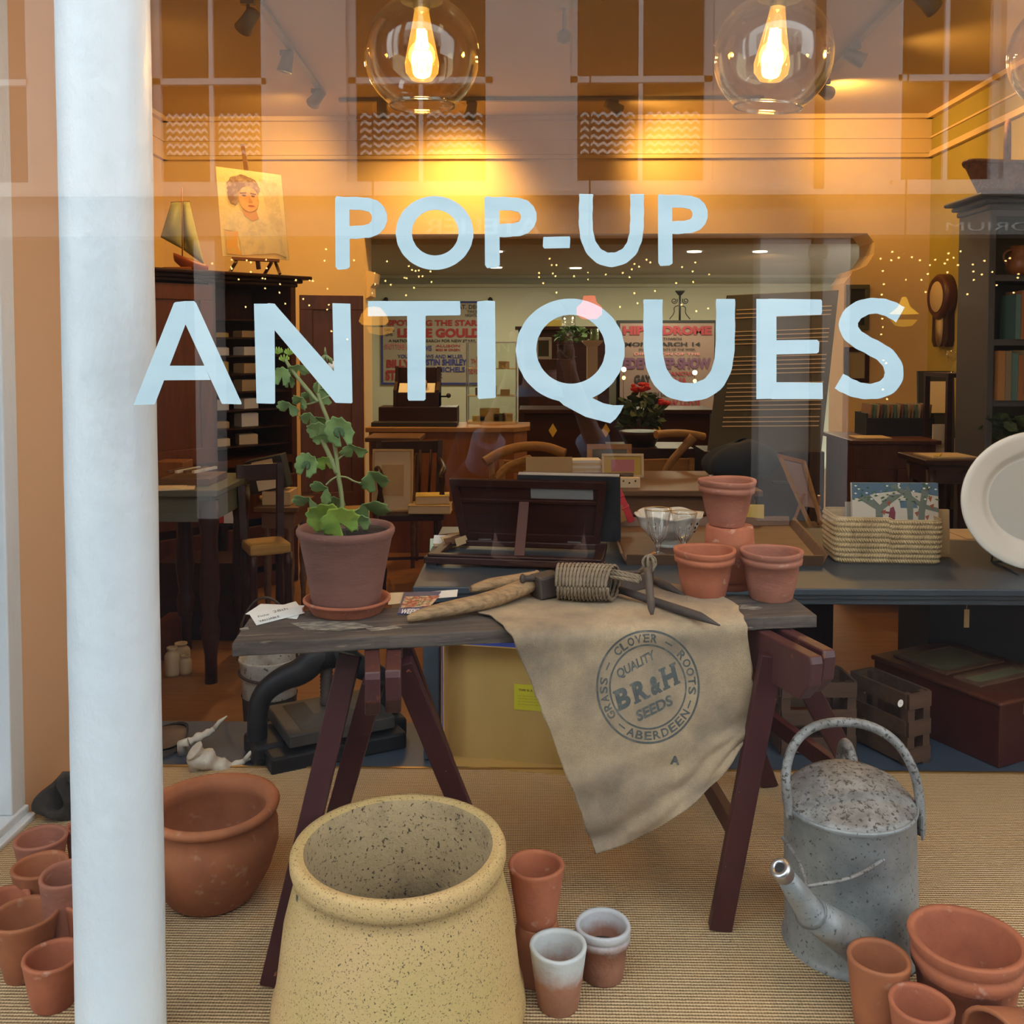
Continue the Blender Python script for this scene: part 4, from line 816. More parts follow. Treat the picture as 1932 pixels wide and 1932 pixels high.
MB().tube([A(985, 1092, ZP + .05), A(1008, 1090, ZP + .05)], .006, 10).ell(A(986, 1092, ZP + .05), (.006, .010, .010), 8).build('bolt', m_iron, t)
ax0 = A(1050, 1102, ZP + .035); ax1 = A(1178, 1106, ZP + .04); ax1 = ax0 + (ax1 - ax0)
dr = (ax1 - ax0).normalized(); up = Vector((0, 0, 1)); sd_ = dr.cross(up).normalized(); Lr = (ax1 - ax0).length
cz = Vector((0, 0, .006)); rop = MB(); nt_ = 15
rc = P(1040, 1100, 1.86); 
def rope_strand(mb, path, r):
    q = path; n = len(q)
    for ph in (0, 2.09, 4.19):
        out = []
        for i, p in enumerate(q):
            dd = (q[min(i + 1, n - 1)] - q[max(i - 1, 0)]).normalized(); a = Vector((0, 0, 1)).cross(dd)
            a = a.normalized() if a.length > .1 else Vector((1, 0, 0)); b = dd.cross(a); th = ph + i * .9
            out.append(p + (a * cos(th) + b * sin(th)) * r * .5)
        mb.tube(out, r * .62, 5)
for k in range(nt_):                                # loops round the winder
    f = k / (nt_ - 1); c = ax0 + dr * (Lr * (.02 + .80 * f)) + cz; ra = .037 - .004 * abs(f - .5)
    pth = []
    for i in range(46):
        a = 2 * pi * i / 45; pth.append(c + up * (ra * .92 * sin(a)) + sd_ * (ra * 1.15 * cos(a)) + dr * (.0035 * a / 2 / pi + .012 * cos(a) * (.5 - f)))
    rope_strand(rop, pth, .0034)
for k in range(6):                                  # lengths laid over the top
    o_ = sd_ * (.022 - .012 * k) + up * (.0345 - .0045 * abs(k - 2) ** 1.3)
    p0 = ax0 + dr * Lr * .02 + o_; p1 = ax1 + dr * .03 + o_ * .6 + up * -.001
    pth = [p0.lerp(p1, i / 40) + up * (.006 * sin(pi * i / 40)) for i in range(41)]; rope_strand(rop, pth, .0036)
rop.build('rope', m_rope, t)
MB().beam(A(1095, 1122, ZP + .022), A(1232, 1092, ZP + .026), .007, .034).build('iron_plate', m_dwood, t, bevel=.003)
MB().beam(A(1040, 1096, ZP + .012), A(1225, 1088, ZP + .012), .007, .03).build('iron_plate', m_dwood, t, bevel=.003)
MB().tube([A(1150, 1105, ZP + .026), A(1162, 1110, ZP + .024), A(1320, 1163, ZP + .012), A(1358, 1180, ZP + .008)], [.010, .0075, .0085, .0015], 12).build('spike', m_iron, t)
MB().tube([A(1230, 1092, ZP + .02), A(1262, 1108, ZP + .014), A(1292, 1124, ZP + .008)], [.009, .008, .002], 12).build('spike', m_iron, t)
pg = P(1222, 1072, 1.77); pe = P(1230, 1160, 1.735)
MB().tube([pg, pg.lerp(pe, .4), pg.lerp(pe, .85), pe], [.007, .0075, .007, .003], 10).build('peg', m_dwood, t)
kn = MB(); c = P(1225, 1062, 1.775)
for a_, b_2, r_ in ((0, .3, .012), (1.2, 1.0, .011), (2.2, -.6, .013)):
    pth = [c + Vector((r_ * cos(a) * cos(a_), r_ * cos(a) * sin(a_) * .8, r_ * sin(a) * 1.1 + .003 * b_2)) for a in [i * 2 * pi / 20 for i in range(21)]]; rope_strand(kn, pth, .0026)
rope_strand(kn, [c + (A(1200, 1092, ZP + .03) - c) * (i / 12) + Vector((-.004 * sin(i / 12 * pi), 0, 0)) for i in range(13)], .004)
kn.build('knot', m_rope, t)

# ------------------------------------------------------------------ behind the trestles: the blue platform
def bz(mb, px0, px1, py, d, dep, z0, gap=0.0):        # an upright box: front at distance d, standing on height z0, top at row py
    a, b = P(px0, py, d), P(px1, py, d); return mb.box(a.x + gap, b.x - gap, d, d + dep, z0, a.z)
# book press
a, b = G(512, 1466, -.004), G(768, 1412, -.004); rz = atan2(b.y - a.y, b.x - a.x); L_ = (b - a).length; dp = .26
ctr = a + (b - a) / 2 + Vector((-sin(rz), cos(rz), 0)) * dp / 2
t = thing('book_press', 'black cast iron book press with an arched frame and screw, standing behind the left trestle', 'press', (ctr.x, ctr.y, -.004), rz)
h = L_ / 2
MB().prism([(-h, -dp / 2), (h, -dp / 2), (h, dp / 2), (-h, dp / 2)], .045).build('base', m_cast, t, local=True, bevel=.006)
MB().box(-h - .03, -h + .06, -.06, .06, 0, .055).box(h - .06, h + .03, -.06, .06, 0, .055).build('base_lug', m_cast, t, local=True, bevel=.01)
MB().box(-h + .05, h - .03, -dp / 2 + .01, dp / 2 - .01, .058, .092).hexa([(-.10, -.10, .092), (.10, -.10, .092), (.10, .10, .092), (-.10, .10, .092)], [(-.05, -.05, .112), (.05, -.05, .112), (.05, .05, .112), (-.05, .05, .112)]).build('platen', mat('dusty_iron', (.045, .042, .036), .6, c2=(.03, .028, .026), sc1=12, bump=.2), t, local=True, bevel=.004)
pth = smooth([(-h - .005, 0, .05), (-h - .005, 0, .11), (-h + .005, 0, .17), (-h + .06, 0, .205), (-h + .12, 0, .215), (-.03, 0, .250), (.04, 0, .250), (h - .10, 0, .205), (h - .03, 0, .17), (h, 0, .11), (h, 0, .05)])
n = len(pth); MB().tube(pth, [.024 + .012 * sin(pi * i / (n - 1)) ** 4 for i in range(n)], 14, flat=1.1).build('arch', m_cast, t, local=True)
MB().lathe([(.001, .23), (.042, .23), (.034, .27), (.03, .285), (.001, .285)], 20).build('boss', m_cast, t, local=True)
MB().lathe([(.001, .11)] + [(.0155 + .003 * (i % 2), .112 + i * .0052) for i in range(48)] + [(.001, .362)], 18).build('screw', m_iron, t, local=True)
# chipped bucket with wire handle
d = 2.98; c = P(508, 1237, d); k = d / FPX; r = 57 * k
t = thing('bucket', 'chipped white enamel bucket with a thin wire handle, behind the book press', 'bucket', (c.x, d, FZ))
hb = c.z - FZ
MB().lathe([(.001, 0), (r * .74, 0), (r * .77, .01), (r * .97, hb - .02), (r * 1.02, hb - .005), (r * 1.0, hb), (r * .94, hb - .004), (r * .92, hb - .03), (r * .7, .01), (.001, .01)], 40).build('bucket_body', m_bchip, t, local=True)
MB().tube([(r * cos(x) * 1.0, -.02 - r * .2 * sin(x), hb + r * 2.2 * sin(x) - .01) for x in [i * pi / 24 for i in range(25)]], .004, 6).tube([(r * 1.0 * cos(x), r * 1.0 * sin(x), hb - .055 - .01 * cos(x)) for x in [i * 2 * pi / 40 for i in range(40)]], .004, 6, closed=True).build('wire_handle', m_iron, t, local=True)
MB().lathe([(r * .80, hb * .0 + .002), (r * .90, hb - .13), (r * .93, hb - .12)], 40).build('rust_band', m_bark, t, local=True)
# log round, driftwood, charred log
d = 2.56; c = P(300, 1390, d); r = 56 * d / FPX
t = thing('log_round', 'dark bark log round with a flat sawn top, behind the round planter', 'log', (c.x, d, -.004))
MB().lathe([(.001, 0), (r * .97, 0), (r * 1.02, .03), (r, c.z - .002), (r * .95, c.z + .004)], 30, wob=.10).build('bark', m_bark, t, local=True)
MB().lathe([(.001, c.z + .004), (r * .95, c.z + .004)], 30, wob=.05).build('sawn_top', m_cut, t, local=True)
z0 = .03
for lb, pts in (('gnarled white driftwood piece with finger-like points, pointing right behind the planter', [(365, 1415, .04, .022), (385, 1430, .035, .024), (410, 1445, .03, .018), (435, 1447, .03, .010), (455, 1440, .04, .007), (474, 1426, .05, .003)]), ('smaller white driftwood piece pointing up right beside the log round', [(356, 1400, .05, .010), (372, 1392, .06, .011), (388, 1385, .065, .009), (400, 1378, .07, .006), (412, 1370, .08, .002)])):
    q = [G(x, y, z) for x, y, z, _ in pts]; dd = 2.40 if 'gnarled' in lb else 2.50
    q = [P(x, y, dd + i * .012) for i, (x, y, z, _) in enumerate(pts)]
    lo = min(p.z for p in q) - .02; qs = smooth(q); n = len(qs)
    rr = [pts[min(int(i / (n - 1) * (len(pts) - 1)), len(pts) - 1)][3] * (1 + .25 * sin(i * 1.3)) for i in range(n)]
    mb = MB().tube(qs, rr, 10); e = qs[-5]; mb.tube([e, e + Vector((.015, 0, .02)), e + Vector((.035, 0, .035))], [.008, .006, .002], 7)
    if 'gnarled' in lb: mb.tube([qs[3], qs[3] + Vector((-.01, 0, -.02)), Vector((qs[3].x - .01, qs[3].y, .0))], [.02, .016, .012], 8).ell(qs[4] + Vector((0, 0, -.012)), (.035, .025, .024), 8)
    else: mb.tube([qs[0], Vector((qs[0].x - .02, qs[0].y, .03)), Vector((qs[0].x - .02, qs[0].y + .01, -.002))], [.012, .012, .014], 8)
    one(mb, 'driftwood', m_bone, lb, 'driftwood')
q0, q1 = P(98, 1500, 2.14), P(180, 1512, 2.24)
t = thing('hollow_log', 'charred hollow log lying at the left behind the column', 'log', (q0.x + .06, 2.32, 0)); dr = (q1 - q0).normalized()
Mx = Matrix.Translation(q0) @ dr.to_track_quat('Z', 'Y').to_matrix().to_4x4()
MB().lathe([(.022, .07), (.030, .004), (.036, 0), (.048, .004), (.054, .05), (.056, .12), (.05, .19), (.001, .19)], 26, Mx, wob=.16).build('bark', m_bark, t)
MB().tube([q0 + Vector((.05, .0, .03)), q0 + Vector((.085, .02, .075)), q0 + Vector((.10, .03, .095))], [.022, .018, .012], 9).build('branch_stub', m_bark, t)
# shallow yellow box tipped on its side
d0, d1 = G(836, 1444, -.004).y, G(1060, 1464, -.004).y
pA, pB = G(836, 1446, -.004), G(1066, 1466, -.004); Ht = .33
t = thing('box_lid', 'shallow yellow and blue cardboard box lid propped on its side below the desk', 'box lid', ((pA.x + pB.x) / 2, (pA.y + pB.y) / 2, -.004))
u = (pB - pA).normalized(); nb = Vector((-u.y, u.x, 0)); Lb = (pB - pA).length + .02; Z = Vector((0, 0, 1)); D_ = .055
O = pA - u * .002
def slab(mb, o, a, b, c): return mb.hexa([o, o + a, o + a + b, o + b], [o + c, o + a + c, o + a + b + c, o + b + c])
mb = MB(); slab(mb, O + nb * D_, u * Lb, nb * .003, Z * Ht); mb.build('panel', m_byel, t)
mb = MB(); slab(mb, O + u * .003 + Z * .003, u * .0025, nb * D_, Z * (Ht - .006)); slab(mb, O + u * (Lb - .0055) + Z * .003, u * .0025, nb * D_, Z * (Ht - .006)); slab(mb, O + Z * .003 + u * .006, u * (Lb - .012), nb * D_, Z * .0025); slab(mb, O + Z * (Ht - .0055) + u * .006, u * (Lb - .012), nb * D_, Z * .0025); mb.build('lining', m_byel, t)
mb = MB(); slab(mb, O, u * .003, nb * D_, Z * Ht); slab(mb, O + u * (Lb - .003), u * .003, nb * D_, Z * Ht); slab(mb, O + u * .003, u * (Lb - .006), nb * D_, Z * .003); slab(mb, O + Z * (Ht - .003) + u * .003, u * (Lb - .006), nb * D_, Z * .003); mb.build('rim', m_blue, t)
la = O + u * (Lb * .53) + nb * (D_ - .0015) + Z * .145
mb = MB(); slab(mb, la, u * .11, nb * .001, Z * .068); lo_ = mb.build('label', m_ylab, t)
mb = MB(); text(mb, 'THIS IS A No. 1 BOX', lambda x, y: la - nb * .0004 + u * (.012 + x) + Z * (.05 + y), w=.085, h=.006, bold=.02)
for i in range(4): text(mb, 'set of parts in this box lid', lambda x, y: la - nb * .0004 + u * (.01 + x) + Z * (.036 - .0075 * i + y), w=.09 - .012 * (i % 2), h=.003)
mb.build('printing', m_brown, lo_)

# ------------------------------------------------------------------ slate blue desk
ZD = .470; x0 = P(779, 1108, 2.46).x
t = thing('desk', 'long slate blue painted desk behind the window display', 'desk', (.7, 2.85, -.004))
MB().box(x0, 1.9, 2.455, 3.28, ZD - .018, ZD).box(x0 + .008, 1.892, 2.463, 3.272, ZD - .030, ZD - .018).box(x0 + .016, 1.884, 2.471, 3.264, ZD - .046, ZD - .030).build('desk_top', m_desk, t, bevel=.003)
for x in (P(815, 1300, 2.50).x, 1.83):
    MB().box(x - .022, x + .022, 2.485, 2.53, -.004, ZD - .046).build('leg', m_desk, t, bevel=.004)
MB().box(x0 + .05, x0 + .09, 3.15, 3.19, FZ, ZD - .046).build('leg', m_desk, t)
MB().box(P(1752, 1200, 3.0).x, 1.86, 3.0, 3.25, FZ, ZD - .046).build('pedestal', mat('blue_black', (.02, .024, .03), .6), t, bevel=.003)
p_ = P(1824, 1165, 2.60); MB().box(p_.x - .007, p_.x + .007, 2.6, 2.602, p_.z - .028, p_.z + .022).tube([(p_.x, 2.601, p_.z + .02), (p_.x, 2.601, ZD - .05)], .0008, 5).build('hanging_tag', m_card, t)
def onD(px, py, z=0): return G(px, py, ZD + z)
# book stand seen from behind
a, b = onD(815, 1070), onD(1140, 1078); f0 = onD(812, 1068); f1 = onD(1155, 1082)
c = (f0 + f1) / 2 + Vector((0, .14, 0)); rz = atan2(f1.y - f0.y, f1.x - f0.x) + radians(1)
t = thing('book_stand', 'dark wooden folding book stand seen from behind on the desk', 'book stand', (c.x, c.y, ZD), rz)
h = (f1 - f0).length / 2; hd = .14
st = [MB().box(-h, h, -hd, -hd + .03, .008, .028).box(-h + .01, h - .01, -hd + .003, -hd + .027, .028, .036), MB().box(-h + .005, -h + .035, -hd + .03, hd, .008, .026), MB().box(h - .04, h - .01, -hd + .03, hd, .008, .026), MB().box(-h + .035, h - .04, hd - .03, hd, .008, .026)]
for mb in st: mb.build('base_rail', m_mahd, t, local=True, bevel=.003)
for sx in (-h + .02, h - .04): MB().box(sx - .015, sx + .015, -hd + .01, -hd + .04, 0, .008).build('foot', m_black, t, local=True)
lean = radians(17)
Mp = TR(0, hd - .012, .027) @ Matrix.Rotation(lean, 4, 'X'); ph = .205
MB().box(-h + .05, h - .03, -.006, .006, .0, .025, Mp).box(-h + .03, h - .01, -.006, .006, ph - .025, ph, Mp).hexa([Mp @ Vector(q) for q in ((-h + .05, -.006, .02), (-h + .075, -.006, .02), (-h + .075, .006, .02), (-h + .05, .006, .02))], [Mp @ Vector(q) for q in ((-h + .03, -.006, ph - .02), (-h + .055, -.006, ph - .02), (-h + .055, .006, ph - .02), (-h + .03, .006, ph - .02))]).hexa([Mp @ Vector(q) for q in ((h - .05, -.006, .02), (h - .03, -.006, .02), (h - .03, .006, .02), (h - .05, .006, .02))], [Mp @ Vector(q) for q in ((h - .035, -.006, ph - .02), (h - .01, -.006, ph - .02), (h - .01, .006, ph - .02), (h - .035, .006, ph - .02))]).box(-h + .05, h - .03, -.005, .005, .128, .14, Mp).box(-h + .05, h - .03, .001, .005, .02, ph - .02, Mp).build('back_panel', m_mahd, t, local=True, bevel=.002)
pp = Mp @ Vector((-.0, -.008, .135)); MB().beam(pp, Vector((.01, -hd + .05, .028)), .030, .007, up=(0, 0, 1)).build('prop', mat('prop_wood', (.09, .045, .04), .5), t, local=True, bevel=.002)
MB().ell(pp + Vector((-.008, -.006, -.008)), .003, 6).ell(pp + Vector((.008, -.006, -.008)), .003, 6).build('rivet', m_steel, t, local=True)
MB().box(-h + .11, -h + .15, -.01, -.004, -.002, .006, Mp).box(h - .13, h - .09, -.01, -.004, -.002, .006, Mp).build('hinge', m_steel, t, local=True)
w_ = t.matrix_basis @ Mp
t2 = thing('album', 'large dark album with silvery page edges resting on the book stand', 'album', w_ @ Vector((.10, .03, 0)), rz)
MB().box(-.02, h + .03, .008, .012, .0, ph + .012, w_).box(-.02, h + .03, .030, .034, .0, ph + .012, w_).build('cover', m_black, t2)
MB().box(-.018, h + .026, .012, .030, .003, ph + .008, w_).build('page_block', m_cream, t2)
MB().box(-.018, h + .028, .0125, .0295, ph + .008, ph + .013, w_).build('page_edge', m_linen, t2)
MB().box(.02, h - .05, -.0005, .0012, .145, .178, w_).build('label_card', mat('grey_label', (.16, .15, .14), .7), t2)
# bundle of tags left of the stand
t = thing('tag_bundle', 'bundle of white and brown card tags at the desk corner', 'card tags', onD(850, 1028))
for i, (x, y, m, r_) in enumerate(((834, 1022, m_paper, .2), (828, 1028, mat('mint_card', (.45, .60, .45), .8), .35))):
    c = onD(x, y, .012 - .010 * i); M_ = TR(c.x, c.y, c.z, r_ - .3, rx=radians(50)); MB().box(-.028, .028, -.022, .022, 0, .002, M_).build('tag', m, t, bevel=.002)
for i in range(7):
    c = onD(846 + i * 5, 1012 + (i % 3) * 4, .016 + .006 * (i % 3)); MB().box(-.035, .035, -.012, .012, 0, .002, TR(c.x, c.y, c.z, .6 + .1 * i, rx=radians(30 + 9 * i))).build('tag', m_card if i % 2 else m_brown, t)
MB().box(-.05, .05, -.02, .02, -.001, .006, TR(*onD(845, 1026, .001), .35)).build('tag', m_card, t)
# tray with bowl and glasses
c4t = [onD(1182, 1066), onD(1552, 1068), onD(1490, 994), onD(1158, 996)]
t = thing('serving_tray', 'wide shallow mahogany tray on the desk holding glasses and a bowl', 'tray', sum(c4t, Vector()) / 4)
up = Vector((0, 0, .006)); MB().hexa(c4t, [p + up for p in c4t]).build('tray_base', m_brown, t)
for i in range(4):
    p, q = c4t[i], c4t[(i + 1) % 4]; o = ((p + q) / 2 - sum(c4t, Vector()) / 4).normalized() * .018
    MB().hexa([p, q, q + (p - q) * .0 - o * .35, p - o * .35], [p + o + Vector((0, 0, .034)), q + o + Vector((0, 0, .034)), q + o * .6 + Vector((0, 0, .034)), p + o * .6 + Vector((0, 0, .034))]).build('rim', m_brown, t, bevel=.002)
ZT = ZD + .0065
d = 2.95; c = P(1262, 1030, d); k = d / FPX; r = 64 * k
t = thing('footed_bowl', 'white china bowl with a wavy rim and dark pattern, behind the two glasses', 'bowl', (c.x, d, ZT))
zb_ = P(1262, 968, d).z - ZT
def bowl(u, v, f=1.0):
    pr = [(.36, 0), (.38, .06), (.26, .12), (.28, .2), (.62, .32), (.84, .6), (.93, .85), (1.02, 1.0)]
    i = min(int(v * 7), 6); w2_ = v * 7 - i; rr = pr[i][0] + (pr[i + 1][0] - pr[i][0]) * w2_; zz = pr[i][1] + (pr[i + 1][1] - pr[i][1]) * w2_
    a = 2 * pi * u; wv = 1 + .04 * sin(6 * a) * v * v; return (r * rr * wv * cos(a), r * rr * wv * sin(a), zb_ * (zz + .03 * v ** 4 * cos(6 * a)))
MB().grid(bowl, 60, 28).build('bowl_body', m_china, t, local=True, thick=.003)
mb = MB()
for a in (-2.4, -2.1, -.95, -.7):
    for k_ in range(4): q = bowl((a + .07 * sin(k_ * 2)) / 2 / pi % 1, .62 + .07 * k_); mb.ell((q[0] * 1.012, q[1] * 1.012, q[2]), (.004, .003, .005), 5)
mb.build('painted_sprig', m_cast, t, local=True)
m_cut_glass = mat('cut_glass', (.95, .95, .93), .03, spec=.8); _b = m_cut_glass.node_tree.nodes['Principled BSDF']; _b.inputs['Transmission Weight'].default_value = .92; _b.inputs['IOR'].default_value = 1.25
for (x, yb, yt, wt, dd, lb) in ((1241, 1038, 960, 51, 2.80, 'cut glass goblet with a gilt rim, left of the pair on the tray'), (1290, 1030, 966, 49, 2.84, 'cut glass goblet with a gilt rim, right of the pair on the tray')):
    c = P(x, yb, dd); r = wt / 2 * dd / FPX; zt_ = P(x, yt, dd).z - ZT
    t = thing('goblet', lb, 'glass', (c.x, dd, ZT))
    def gob(u, v):
        pr = [(.62, 0), (.60, .03), (.15, .10), (.14, .2), (.22, .27), (.55, .42), (.78, .68), (1.0, 1.0)]
        i = min(int(v * 7), 6); w2_ = v * 7 - i; rr = pr[i][0] + (pr[i + 1][0] - pr[i][0]) * w2_; zz = pr[i][1] + (pr[i + 1][1] - pr[i][1]) * w2_
        a = 2 * pi * u; fac = 1 + (.06 * abs(sin(6 * a)) if 3 < v * 7 < 6 else 0); return (r * rr * fac * cos(a), r * rr * fac * sin(a), zt_ * zz)
    MB().grid(gob, 60, 28).build('glass_body', m_clear, t, local=True, thick=.0022)
    mb = MB()
    for i in range(12): a = 2 * pi * i / 12; mb.tube([(r * .34 * cos(a), r * .34 * sin(a), zt_ * .32), (r * .62 * cos(a), r * .62 * sin(a), zt_ * .45), (r * .80 * cos(a), r * .80 * sin(a), zt_ * .66)], .0022, 5)
    mb.build('cut_flutes', m_cut_glass, t, local=True)
    MB().tube([(r * cos(x_), r * sin(x_), zt_) for x_ in [i * pi / 20 for i in range(40)]], .0012, 5, closed=True).build('gilt_rim', m_brass, t, local=True)
    MB().lathe([(.001, 0), (r * .62, 0), (r * .6, .004), (r * .16, .010), (r * .14, zt_ * .2), (r * .25, zt_ * .28), (.001, zt_ * .30)], 24).build('stem', m_cut_glass, t, local=True)
# palm basket with picture books
d = 2.73; a, b = P(1583, 1064, d), P(1782, 1066, d); zt_ = P(1600, 982, d).z; w_ = b.x - a.x; c = (a + b) / 2
t = thing('palm_basket', 'rectangular plaited palm basket standing on the desk', 'basket', (c.x, d + .09, ZD), radians(-3))
hx_, hy_, rc_ = w_ / 2, .085, .030; Lp = 4 * (hx_ + hy_) - 8 * rc_ + 2 * pi * rc_
def peri(u):                                            # a point and its outward direction along a rounded rectangle
    s_ = (u % 1) * Lp
    for cx_, cy_, a0, ln, dx_, dy_ in ((hx_ - rc_, -hy_ + rc_, 0, 2 * (hy_ - rc_), 0, 1), (hx_ - rc_, hy_ - rc_, 90, 2 * (hx_ - rc_), -1, 0), (-hx_ + rc_, hy_ - rc_, 180, 2 * (hy_ - rc_), 0, -1), (-hx_ + rc_, -hy_ + rc_, 270, 2 * (hx_ - rc_), 1, 0)):
        nx_, ny_ = cos(radians(a0)), sin(radians(a0))
        if s_ < ln: return cx_ + nx_ * rc_ + dx_ * s_, cy_ + ny_ * rc_ + dy_ * s_, nx_, ny_
        s_ -= ln
        if s_ < pi * rc_ / 2:
            ex, ey = cx_ + dx_ * ln, cy_ + dy_ * ln; a = radians(a0) + s_ / rc_; return ex + rc_ * cos(a), ey + rc_ * sin(a), cos(a), sin(a)
        s_ -= pi * rc_ / 2
    return peri(0)
def bask(u, v, k=1.0):
    x, y, nx_, ny_ = peri(u); o = -.006 + .006 * v + .004 * sin(pi * v); return ((x + nx_ * o) * k, (y + ny_ * o) * k, (zt_ - ZD) * v + (.006 if x < 0 else 0) * v)
mb = MB().grid(bask, 160, 10); mb.grid(lambda u, v: bask(u, .02, v), 60, 3); mb.build('basket_body', m_weave, t, local=True, thick=.003)
def braid(mb):
    N_ = 120
    for k_ in range(9):
        for i in range(N_):
            sgn_ = 1 if k_ % 2 else -1; v = (k_ + .5) / 9; u = (i + .5 * (k_ % 2)) / N_
            q = Vector(bask(u - .0045, v - sgn_ * .045)); q2 = Vector(bask(u + .0045, v + sgn_ * .045)); _, _, nx_, ny_ = peri(u); o = Vector((nx_, ny_, 0)) * .0016
            mb.tube([q + o * .3, (q + q2) / 2 + o * 1.6, q2 + o * .3], [.0016, .0036, .0016], 5)
    mb.tube([Vector(bask(i / 100, 1.0)) for i in range(100)], .0026, 5, closed=True)
    return mb
bt = braid(MB()).build('plaiting', m_weave, t, local=True); bt['kind'] = 'stuff'
def picbook(name, label, px0, px1, pyt, d, zb_, th, m, lean_):
    a, b = P(px0, pyt, d), P(px1, pyt, d); t = thing(name, label, 'book', ((a.x + b.x) / 2, d, zb_), 0, 'picture books in the palm basket', rx=lean_)
    W_, H_ = (b.x - a.x), (a.z - zb_); MB().box(-W_ / 2, W_ / 2, 0, .002, 0, H_).box(-W_ / 2, W_ / 2, th - .002, th, 0, H_).build('cover', m, t, local=True, bevel=.0008); MB().box(-W_ / 2 + .003, W_ / 2 - .003, .002, th - .002, .002, H_ - .003).build('page_block', m_paper, t, local=True)
    return t, W_, H_
t, W_, H_ = picbook('picture_book', 'picture book showing trees and a small red figure, standing in the basket', 1612, 1776, 912, d + .062, ZD + .008, .014, mat('cream_cover', (.50, .46, .38), .5), radians(-6))
def art(name, shapes, m):
    mb = MB()
    for i, pl_ in enumerate(shapes): mb.prism([((x - .5) * W_, z * H_) for x, z in pl_], .0003 + .00005 * i, Matrix(((1, 0, 0, 0), (0, 0, -1, -.0002), (0, 1, 0, 0), (0, 0, 0, 1))))
    return mb.build(name, m, t, local=True)
art('cover_sky', [[(0, .78), (0, 1), (1, 1), (1, .82), (.6, .9), (.3, .86)], [(.56, .66), (.76, .66), (.73, .76), (.55, .76)]], mat('cover_blue', (.07, .13, .19), .5))
art('cover_branches', [[(.05, .80), (.2, .84), (.32, .70), (.44, .84), (.6, .85), (.36, .64), (.34, .40), (.27, .40), (.27, .64)], [(.44, .95), (.8, .66), (1, .6), (1, .66), (.82, .72), (.5, .99)], [(.76, .2), (.82, .2), (.84, .6), (.9, .95), (.82, .95), (.76, .6)], [(.64, .50), (.70, .50), (.71, .78), (.66, .95), (.62, .95)]], mat('cover_grey_green', (.13, .16, .13), .6))
lv = []
for i in range(70):
    x, z = R.random(), .74 + .25 * R.random(); s_ = .018; lv.append([(x, z), (x + s_, z + s_ * .6), (x + 2 * s_, z), (x + s_, z - s_ * .6)])
art('cover_leaves', [l for i, l in enumerate(lv) if i % 4], mat('cover_leaf', (.05, .12, .04), .6)); art('cover_white', [l for i, l in enumerate(lv) if i % 4 == 0], m_paper)
art('cover_red', [[(x, z), (x + .05, z + .02), (x + .03, z - .06)] for x, z in ((.72, .6), (.84, .55), (.88, .8), (.9, .7), (.74, .45), (.34, .62), (.4, .74))], mat('cover_rust', (.28, .08, .04), .6))
art('cover_figure', [[(.40, .38), (.42, .55), (.44, .66), (.48, .68), (.50, .6), (.49, .48), (.48, .38)], [(.33, .60), (.43, .58), (.43, .61), (.34, .62)], [(.425, .32), (.44, .38), (.43, .38), (.415, .32)], [(.46, .32), (.475, .38), (.46, .38), (.45, .32)]], mat('cover_plum', (.16, .03, .05), .6))
art('cover_path', [[(0, .2), (1, .26), (1, .34), (.6, .32), (.2, .26), (0, .26)]], m_card)
picbook('picture_book', 'thin pale book behind the tree picture book at the basket left end', 1598, 1640, 948, d + .10, ZD + .008, .010, m_linen, radians(-4))
picbook('picture_book', 'brown backed book leaning at the right end of the palm basket', 1745, 1794, 962, d + .105, ZD + .008, .012, m_card, radians(-4))
# platter on the desk
d = 2.66; c = P(1962, 914, d); k = d / FPX; ax, az = 157 * k, 131 * k; zc = ZD + az + .004
t = thing('platter', 'large oval white ironstone platter standing upright on the desk, cut by the right edge', 'platter', (c.x, d, zc), radians(4), rx=radians(-6))
pf = [(.001, .012), (.60, .012), (.64, .010), (.70, -.002), (.75, -.006), (.90, -.012), (.985, -.018), (1.0, -.014), (.99, -.009), (.74, .002), (.64, .018), (.60, .020), (.001, .020)]
Ml = Matrix.Rotation(radians(90), 4, 'X'); mb = MB().lathe([(a_, -z * 1.0) for a_, z in pf], 96)
mb.v = [Vector((p.x * ax, -p.z * -1 * -1, p.y * az)) for p in mb.v]; mb.build('platter_body', m_china, t, local=True)
mb = MB().lathe([(.001, -.0115), (.598, -.0115)], 64); mb.v = [Vector((p.x * ax, -p.z * -1 * -1, p.y * az)) for p in mb.v]; mb.build('well', m_chinag, t, local=True)
t = thing('plate_stand', 'dark wire plate stand propping the platter', 'plate stand', (c.x, d + .06, ZD))
MB().tube([(c.x - .08, d - .05, ZD + .004), (c.x - .08, d + .10, ZD + .004), (c.x - .08, d + .055, ZD + .16)], .003, 6).tube([(c.x + .08, d - .05, ZD + .004), (c.x + .08, d + .10, ZD + .004), (c.x + .08, d + .055, ZD + .16)], .003, 6).tube([(c.x - .08, d + .10, ZD + .004), (c.x + .08, d + .10, ZD + .004)], .003, 6).build('wire_frame', m_black, t)
# brown papers on the desk behind the basket
a = onD(1880, 1008); one(MB().box(-.17, .17, -.09, .09, 0, .004, TR(a.x - .02, a.y - .03, ZD, -.1)).box(-.15, .15, -.08, .08, .004, .007, TR(a.x, a.y - .02, ZD, .06)), 'paper_sheets', m_card, 'buff paper sheets lying on the desk between basket and platter', 'papers')

